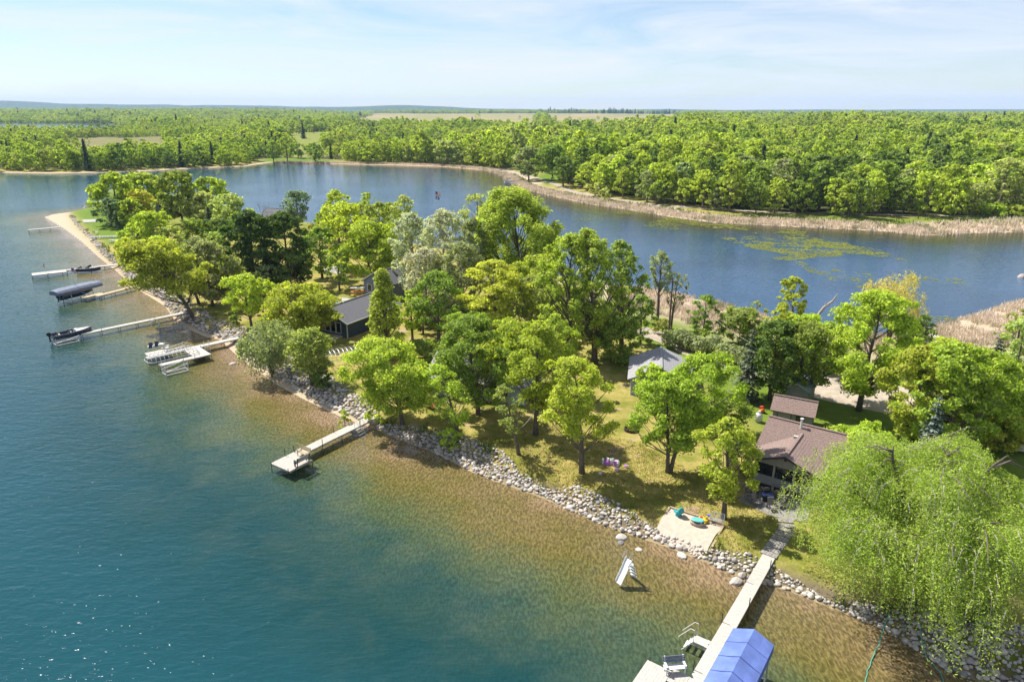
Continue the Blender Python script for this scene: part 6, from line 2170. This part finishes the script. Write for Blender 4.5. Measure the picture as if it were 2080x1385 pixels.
def reed_mat(name, a, b):
    m = bpy.data.materials.new(name)
    nt, out = nodes(m)
    geo = nt.nodes.new('ShaderNodeNewGeometry')
    tc = nt.nodes.new('ShaderNodeTexCoord')
    c = mixc(nt, geo.outputs['Random Per Island'], a, b)
    c = mixc(nt, step(nt, noise(nt, tc.outputs['Object'], .12, 4), .48, .62), c, mixc(nt, .55, c, (.17, .18, .05)))
    d = nt.nodes.new('ShaderNodeBsdfDiffuse'); t = nt.nodes.new('ShaderNodeBsdfTranslucent')
    nt.links.new(c, d.inputs[0]); nt.links.new(c, t.inputs[0])
    mx = nt.nodes.new('ShaderNodeMixShader'); mx.inputs[0].default_value = .3
    nt.links.new(d.outputs[0], mx.inputs[1]); nt.links.new(t.outputs[0], mx.inputs[2]); nt.links.new(mx.outputs[0], out.inputs['Surface'])
    return m


M['reed'] = reed_mat('dry_reed', (.52, .42, .31), (.82, .70, .55))


def scatter(poly, n):
    L = np.array(poly); lo, hi = L.min(0), L.max(0)
    P = rng.uniform(lo, hi, (n, 2))
    return P[inside(P, poly)]


# far bank
fb = np.array(line([(560, 331), (700, 333), (800, 335), (900, 338), (980, 345), (1018, 355), (1034, 366), (1048, 378), (1080, 388), (1130, 400), (1200, 415), (1280, 426), (1360, 440), (1450, 452), (1550, 457), (1650, 462), (1750, 467), (1800, 470), (1850, 477), (1900, 479), (1960, 474), (2080, 472), (2400, 466)]))
fl_ = resample(fb, 5200)
nr = np.gradient(fl_, axis=0); nr /= np.linalg.norm(nr, axis=1)[:, None]; nr = np.stack([-nr[:, 1], nr[:, 0]], 1)
wid = np.interp(fl_[:, 0], [-160, -20, 20, 60, 110, 170, 400], [3, 4, 7, 9, 12, 20, 22])
u = rng.uniform(-.08, 1, 5200)
P = fl_ + nr * (u * wid)[:, None] + rng.normal(size=(5200, 2)) * .6
Z = np.maximum(ground_z(P)[0], -.3)
blades('far_reeds', P, Z, 1.05, .3, M['reed'], 6, .6)
# near bank
ZN = [[(1240, 590), (1300, 586), (1330, 592), (1390, 604), (1440, 612), (1480, 622), (1560, 645), (1640, 660), (1720, 676), (1800, 684), (1884, 674), (1950, 650), (1985, 642), (2030, 626), (2090, 610), (2300, 570),
       (2300, 690), (2100, 705), (1960, 735), (1880, 728), (1700, 735), (1640, 700), (1560, 690), (1500, 690), (1400, 672), (1370, 655), (1320, 650), (1240, 630)]]
P = scatter(line(ZN[0]), 21000)
P = P[vnoise(P, 5, 21) + .25 * vnoise(P, 1.5, 3) > .36]
Z = np.maximum(ground_z(P)[0], -.3)
blades('near_reeds', P, Z, .75, .16, M['reed'], 6, .4)
# green margin plants along the path and marsh tufts
M['tuft'] = reed_mat('green_tuft', (.10, .16, .02), (.20, .24, .04))
P = fl_[rng.integers(0, 5200, 1500)]; k = rng.integers(0, 5200, 1500)
P = fl_[k] + nr[k] * (wid[k] * rng.uniform(.7, 1.5, 1500))[:, None]
P = P[P[:, 0] > 0]
blades('bank_grass', P, np.maximum(ground_z(P)[0], 0), .7, .3, M['tuft'], 5, .6)
# weeds along the top of the stones
k = rng.integers(0, 398, 420)
P = topL[k] + rng.normal(size=(len(k), 2)) * .45
P = P[vnoise(P, 4, 31) > .5]
P = P[~inside(P, [(q.x, q.y) for q in sb])]
blades('shore_weeds', P, ground_z(P)[0], .55, .16, M['tuft'], 7, .22)
# grass blades on the near lawn edges
Pl_ = scatter(line([(1110, 985), (1340, 1065), (1330, 1020), (1470, 1060), (1450, 1110), (1530, 1125), (1600, 1060), (1500, 1010), (1300, 900), (1050, 850), (960, 900), (1050, 950)], 1.0), 26000)
M['lawn_blade'] = reed_mat('lawn_blade', (.22, .19, .045), (.30, .235, .075))
blades('lawn_grass', Pl_, ground_z(Pl_)[0], .11, .05, M['lawn_blade'], 3, .12)

M['lily'] = reed_mat('lily_pad', (.15, .19, .035), (.28, .28, .065))


def pads(polys):
    out = []
    for pl, n, thr in polys:
        L_ = np.array(line(pl)); P = rng.uniform(L_.min(0) - 6, L_.max(0) + 6, (int(n * 1.7), 2)); P = P[sdist(P, line(pl)) + (vnoise(P, 9, 5) - .5) * 12 + (vnoise(P, 3, 6) - .5) * 5 > 0]; P = P[(sdist(P, MAIN) < 0) & (sdist(P, PEN) < 0)]
        Q = P * [.45, 1.0]; nz = vnoise(Q, 3.6, 41) * .5 + vnoise(Q, 1.3, 43) * .5
        out.append(P[(nz > thr - .03 + rng.normal(size=len(P)) * .07) & (rng.uniform(size=len(P)) < .8) | (rng.uniform(size=len(P)) < .05)])
    P = np.concatenate(out)
    m = len(P)
    r = rng.uniform(.16, .36, m)
    a0 = rng.uniform(0, 6.28, m)
    ang = np.linspace(.25, 2 * math.pi - .25, 7)
    V = np.zeros((m, 8, 3))
    V[:, 0, :2] = P; V[:, :, 2] = .012
    for i, a in enumerate(ang):
        V[:, i + 1, 0] = P[:, 0] + r * np.cos(a + a0); V[:, i + 1, 1] = P[:, 1] + r * np.sin(a + a0)
        V[:, i + 1, 2] += rng.uniform(0, .035, m)
    me = quads_mesh('lily_pads', V.reshape(-1, 3), M['lily'], 8)
    o = link(bpy.data.objects.new('lily_pads', me)); o['kind'] = 'stuff'
    print('pads', m)


pads([([(1260, 424), (1300, 424), (1306, 434), (1262, 436)], 900, .42),
      ([(1315, 455), (1360, 452), (1365, 464), (1318, 466)], 700, .44),
      ([(1350, 436), (1400, 440), (1480, 452), (1540, 462), (1560, 470), (1640, 472), (1660, 486), (1560, 486), (1480, 470), (1400, 456), (1345, 442)], 9000, .50),
      ([(1480, 470), (1560, 478), (1640, 484), (1760, 500), (1740, 508), (1640, 498), (1560, 492), (1500, 484)], 5200, .52),
      ([(1490, 486), (1560, 490), (1640, 508), (1700, 520), (1690, 532), (1640, 530), (1560, 515), (1500, 500)], 6500, .46),
      ([(1640, 490), (1700, 492), (1790, 505), (1780, 516), (1700, 508), (1650, 500)], 2600, .52),
      ([(1660, 538), (1720, 542), (1770, 560), (1760, 580), (1700, 578), (1660, 560)], 2600, .56),
      ([(1800, 550), (1950, 565), (1950, 578), (1820, 568)], 1500, .6),
      ([(1860, 518), (1930, 520), (1930, 530), (1860, 530)], 800, .6), ([(1860, 640), (1950, 640), (1950, 668), (1880, 664)], 800, .5),
      ([(1460, 612), (1560, 615), (1570, 640), (1470, 628)], 700, .55),
      ([(885, 352), (960, 354), (1000, 362), (960, 366), (890, 364)], 1500, .58), ([(610, 342), (700, 345), (700, 352), (620, 352)], 1200, .6),
      ([(1160, 428), (1250, 430), (1260, 450), (1180, 446)], 900, .66)])

# ------------------------------------------------------------------ the woods on the mainland
KIT = []
for i, (shape, cbb, ncl, hgt, rad, cov, lf) in enumerate((('round', .12, 26, 13, 5.0, .62, .95), ('oval', .1, 30, 15, 4.6, .62, .95), ('round', .06, 24, 11, 4.6, .66, .9), ('upright', .12, 26, 16, 3.8, .6, .9), ('spread', .15, 24, 12, 5.6, .6, .95), ('oval', .05, 22, 10, 3.6, .66, .85))):
    rg = np.random.default_rng(100 + i)
    v, w = broad(rg, hgt, rad, cbb, shape, lf, clumps=ncl, cover=cov, csize=.34)
    KIT.append((quads_mesh('wood_crown', v, M['leaf']), w.mesh('wood_trunk', M['bark']), hgt))
    TRI[0] += len(v) // 2
rg = np.random.default_rng(200)
cv, cw = conifer(rg, 14, 3.2, .9, .8)
KIT.append((quads_mesh('pine_crown', cv, M['needle']), cw.mesh('pine_trunk', M['bark']), 14))

# candidate sites in a jittered grid that gets looser with distance
def sites(x0, x1, y0, y1, sp):
    X, Y = np.meshgrid(np.arange(x0, x1, sp), np.arange(y0, y1, sp))
    P = np.stack([X.ravel(), Y.ravel()], 1) + rng.uniform(-.42, .42, (X.size, 2)) * sp
    ang = np.abs(P[:, 0]) < 1.15 * P[:, 1] + 60
    return P[ang]


bands = [sites(-720, 600, 225, 700, 6.6), sites(-1000, 1000, 700, 1300, 8.5), sites(-1800, 1800, 1300, 2400, 13), sites(-4200, 4200, 2400, 5200, 26)]
S = np.concatenate(bands); bid = np.concatenate([np.full(len(b), i) for i, b in enumerate(bands)])
sm = sdist(S, MAIN); fl0 = sdist(S, FLAKE)
setback = np.interp(S[:, 0], [-400, -150, -60, 0, 20, 60, 110, 170, 400], [10, 8, 10, 12, 16, 17, 20, 28, 30])
ok = (sm > setback) & (fl0 < -12) & ~inside(S, PEN)
for pl, k in FIELDS:
    s = sdist(S, pl) + (vnoise(S, 34, 77) - .55) * (50 if k != 'lawn' else 4)
    th = {'marsh': .988, 'meadow': .99, 'tan': .998, 'lawn': .97}[k]
    ok &= (s < -2) | (rng.uniform(size=len(S)) > th)
# clearings among the far woods
ok &= ~((S[:, 1] > 2400) & (vnoise(S, 260, 9) > .62)) | (rng.uniform(size=len(S)) < .02)
ok &= ~((S[:, 1] > 550) & (S[:, 1] < 1900) & (vnoise(S, 140, 12) > .665)) | (rng.uniform(size=len(S)) < .012)
ok &= rng.uniform(size=len(S)) < .95
S, bid = S[ok], bid[ok]
row = np.column_stack([rng.uniform(215, 1000, 150), rng.uniform(4360, 4460, 150)])      # the dark conifer belt on the skyline
S = np.concatenate([S, row]); bid = np.concatenate([bid, np.full(150, 4)])
zS = ground_z(S)[0]
GROVE = vnoise(S, 55, 51)
hue = vnoise(S, 55, 51) * .7 + rng.uniform(size=len(S)) * .5
PAL = ['deep', 'mid', 'bright', 'lime', 'pale', 'olive', 'grey', 'yellow']


def pick(i):
    h = hue[i]
    right = S[i][0] > 20
    if h < .34: c = 'deep'
    elif h < .50: c = 'mid'
    elif h < .74: c = 'bright'
    elif h < .90: c = 'lime' if right else 'olive'
    else: c = 'pale'
    if rng.uniform() < .07: c = 'grey'
    return c


order = np.argsort(np.hypot(S[:, 0], S[:, 1]))
pxs = np.array([proj((x, y, z + 6)) for (x, y), z in zip(S, zS)])
vis = (pxs[:, 0] > -40) & (pxs[:, 0] < 2120)
lab = {'deep': 'dark green tree in the wood across the channel', 'mid': 'mid green tree in the wood across the channel', 'bright': 'fresh green tree in the wood across the channel', 'lime': 'bright yellow green tree in the wood across the channel',
       'pale': 'pale yellowish tree in the wood across the channel', 'olive': 'olive green tree in the wood across the channel', 'grey': 'grey green tree in the wood across the channel', 'yellow': 'yellow tree in the wood across the channel'}
near = [i for i in order if vis[i] and bid[i] == 0][:290]
ns = set(near)
sm_near = dict((i, v) for i, v in zip(near, sdist(S[near], MAIN) - np.interp(S[near][:, 0], [-400, -150, -60, 0, 20, 60, 110, 170, 400], [10, 8, 10, 12, 16, 17, 20, 28, 30])))
for i in near:
    k = int(rng.choice([0, 0, 1, 1, 2, 3, 4, 5])); c = pick(i)
    me, wm, hh = KIT[k]
    _px = pxs[i][0]; zone = [z for lim, z in ((540, 'on the far left shore'), (720, 'around the grassy far landing'), (1040, 'behind the far end of the channel'), (1300, 'near the bend of the far path'), (1700, 'above the lily pads'), (9999, 'at the right of the channel')) if _px < lim][0]
    _row = 'front row' if sm_near[i] < 13 else 'second rank' if sm_near[i] < 26 else 'deep part'
    t = thing('wood_tree', lab[c].replace('tree in the wood across the channel', 'tree, %s of wood %s' % (_row, zone)), 'tree', (S[i][0], S[i][1], zS[i] - .1), rng.uniform(0, 6.28), 'trees of the wood across the channel')
    s = rng.uniform(.72, 1.26) * (.70 if pxs[i][0] < 480 else 1.0); t.scale = (s * rng.uniform(.9, 1.15), s * rng.uniform(.9, 1.15), s)
    o = bpy.data.objects.new('crown', me); col = C_[c]; j = rng.uniform(.85, 1.12); o.color = (col[0] * j, col[1] * j, col[2] * j, 1); link(o, t)
    link(bpy.data.objects.new('trunk', wm), t)
# far woods as one mass of instanced trees
M['leaf_far'] = leaf_mat('far_leaf', [(0.0, C_['deep']), (.2, C_['mid']), (.42, C_['bright']), (.62, C_['olive']), (.8, C_['lime']), (.92, C_['grey']), (1.0, C_['pale'])])
M['pine_far'] = leaf_mat('far_pine', [(0, C_['spruce']), (1, C_['dark'])], trans=.15)
kitc = bpy.data.collections.new('wood_kit')
for i, (shape, cbb, ncl, hgt, rad) in enumerate((('round', .05, 16, 13, 5.4), ('oval', .05, 18, 14, 5.0), ('spread', .08, 16, 12, 6.0), ('round', .03, 14, 10, 5.0), ('upright', .05, 15, 15, 4.4))):
    rg = np.random.default_rng(300 + i)
    v, w = broad(rg, hgt, rad, cbb, shape, 1.25, clumps=ncl, cover=.6, csize=.38)
    o = bpy.data.objects.new('kit_tree', quads_mesh('kit_tree', v, M['leaf_far'])); kitc.objects.link(o)
    TRI[0] += len(v) // 2
o = bpy.data.objects.new('kit_tree', quads_mesh('kit_pine', conifer(np.random.default_rng(400), 15, 3.4, 1.1, .9)[0], M['pine_far'])); kitc.objects.link(o)
rest = np.array([i for i in range(len(S)) if i not in ns and -700 < pxs[i][0] < 2800])
me = bpy.data.meshes.new('woods')
me.vertices.add(len(rest)); me.vertices.foreach_set('co', np.column_stack([S[rest], zS[rest] - .2]).astype(np.float32).ravel())
me.update()
sc_ = rng.uniform(.75, 1.25, len(rest)) * np.array([1, 1.05, 1.35, 2.0, 1.7])[bid[rest]]
a = me.attributes.new('sc', 'FLOAT_VECTOR', 'POINT')
uu = S[rest][:, 0] / S[rest][:, 1]
sc_ = sc_ * np.where((uu < -.25) & (S[rest][:, 1] < 620), .75, 1.0)
sc_ = sc_ * np.where((uu < -.38) & (S[rest][:, 1] > 620) & (S[rest][:, 1] < 1200), .72, 1.0)
sc_ = sc_ * (.58 + .84 * vnoise(S[rest], 75, 61))
zsc = sc_ * np.array([1, .95, .72, .5, .85])[bid[rest]] * rng.uniform(.85, 1.15, len(rest))
a.data.foreach_set('vector', np.column_stack([sc_, sc_, zsc]).astype(np.float32).ravel())
a = me.attributes.new('tint', 'FLOAT', 'POINT'); a.data.foreach_set('value', np.clip((vnoise(S[rest], 60, 51) - .2) / .6 + rng.normal(size=len(rest)) * .08, 0, 1).astype(np.float32))
a = me.attributes.new('rz', 'FLOAT_VECTOR', 'POINT')
a.data.foreach_set('vector', np.column_stack([0 * sc_, 0 * sc_, rng.uniform(0, 6.28, len(rest))]).astype(np.float32).ravel())
a = me.attributes.new('kk', 'INT', 'POINT'); a.data.foreach_set('value', np.where((rng.uniform(size=len(rest)) < .035) | (bid[rest] == 4), 5, rng.integers(0, 5, len(rest))).astype(np.int32))
woods = link(bpy.data.objects.new('woods', me)); woods['kind'] = 'stuff'
ng = bpy.data.node_groups.new('woods', 'GeometryNodeTree')
ng.interface.new_socket('Geometry', in_out='INPUT', socket_type='NodeSocketGeometry')
ng.interface.new_socket('Geometry', in_out='OUTPUT', socket_type='NodeSocketGeometry')
gi, go = ng.nodes.new('NodeGroupInput'), ng.nodes.new('NodeGroupOutput')
iop = ng.nodes.new('GeometryNodeInstanceOnPoints'); ci = ng.nodes.new('GeometryNodeCollectionInfo')
ci.inputs['Collection'].default_value = kitc; ci.inputs['Separate Children'].default_value = True; ci.inputs['Reset Children'].default_value = True
iop.inputs['Pick Instance'].default_value = True
m2p = ng.nodes.new('GeometryNodeMeshToPoints')


def named(n, t):
    x = ng.nodes.new('GeometryNodeInputNamedAttribute'); x.data_type = t; x.inputs['Name'].default_value = n
    return x.outputs[0]


ng.links.new(gi.outputs[0], m2p.inputs['Mesh'])
ng.links.new(m2p.outputs[0], iop.inputs['Points']); ng.links.new(ci.outputs[0], iop.inputs['Instance'])
ng.links.new(named('kk', 'INT'), iop.inputs['Instance Index'])
ng.links.new(named('rz', 'FLOAT_VECTOR'), iop.inputs['Rotation'])
ng.links.new(named('sc', 'FLOAT_VECTOR'), iop.inputs['Scale'])
ng.links.new(iop.outputs[0], go.inputs[0])
md = woods.modifiers.new('woods', 'NODES'); md.node_group = ng
print('forest', len(near), len(rest))

# single trees on the far bank that stand out
T('broad', 1122, 368, 294, 66, 'mid', 'spreading oak by the bend of the far gravel path', cb=.22, clumps=30, shape='spread', z=1.0)
T('broad', 1074, 364, 298, 60, 'grey', 'grey green tree at the landward end of the channel dock', cb=.1, clumps=28)
T('broad', 1583, 427, 322, 62, 'grey', 'tall open tree with pale trunk beside the far path', cb=.3, clumps=24, cover=.6, shape='upright', bark='bark_pale')
T('broad', 1333, 414, 372, 40, 'mid', 'small twin trunk tree on the edge of the far path', cb=.3, clumps=16)
T('broad', 1385, 412, 330, 46, 'grey', 'pale leaved tree in front of the far wood above the lily pads', cb=.1, clumps=20, bark='bark_pale')
for x, y, tp in ((556, 328, 288), (584, 328, 280), (640, 329, 290), (606, 322, 292)):
    T('poplar', x, y, tp, 34, 'mid', 'slender tree on the grassy far landing', cover=.9, clumps=18, group='slender trees on the far landing')
for x, y, w, lb in ((1215, 397, 40, 'pale flowering bush on the water side of the far path'), (1228, 404, 26, 'smaller pale bush just right of the flowering one by the far path'),
                    (1760, 433, 26, 'small bright sapling bush on the far path edge, leftmost of the bright ones'), (1860, 436, 34, 'bright bush on the far path edge right of the small sapling bush'), (1920, 436, 50, 'widest bright bush on the far path edge'),
                    (1968, 438, 36, 'bright bush just right of the widest one on the far path edge'), (2016, 440, 50, 'rounded bright bush near the right end of the far path'), (2064, 441, 40, 'bright bush cut by the right frame edge beside the far path')):
    T('bush', x, y, y - 16 - w * .2, w, 'bright' if x > 1700 else 'pale', lb, cat='shrub', clumps=10, group='bushes along the far path')
print('TOTAL tris', TRI[0])

# ------------------------------------------------------------------ haze
hm = bpy.data.materials.new('haze')
nt, out = nodes(hm)
pv = nt.nodes.new('ShaderNodeVolumePrincipled')
pv.inputs['Color'].default_value = (.45, .68, 1.0, 1)
pv.inputs['Density'].default_value = HAZE
pv.inputs['Anisotropy'].default_value = 0.0
nt.links.new(pv.outputs[0], out.inputs['Volume'])
hb = MB().box(-12500, 12500, -120, 12600, -3.0, 215).build('haze', hm)
hb['kind'] = 'stuff'
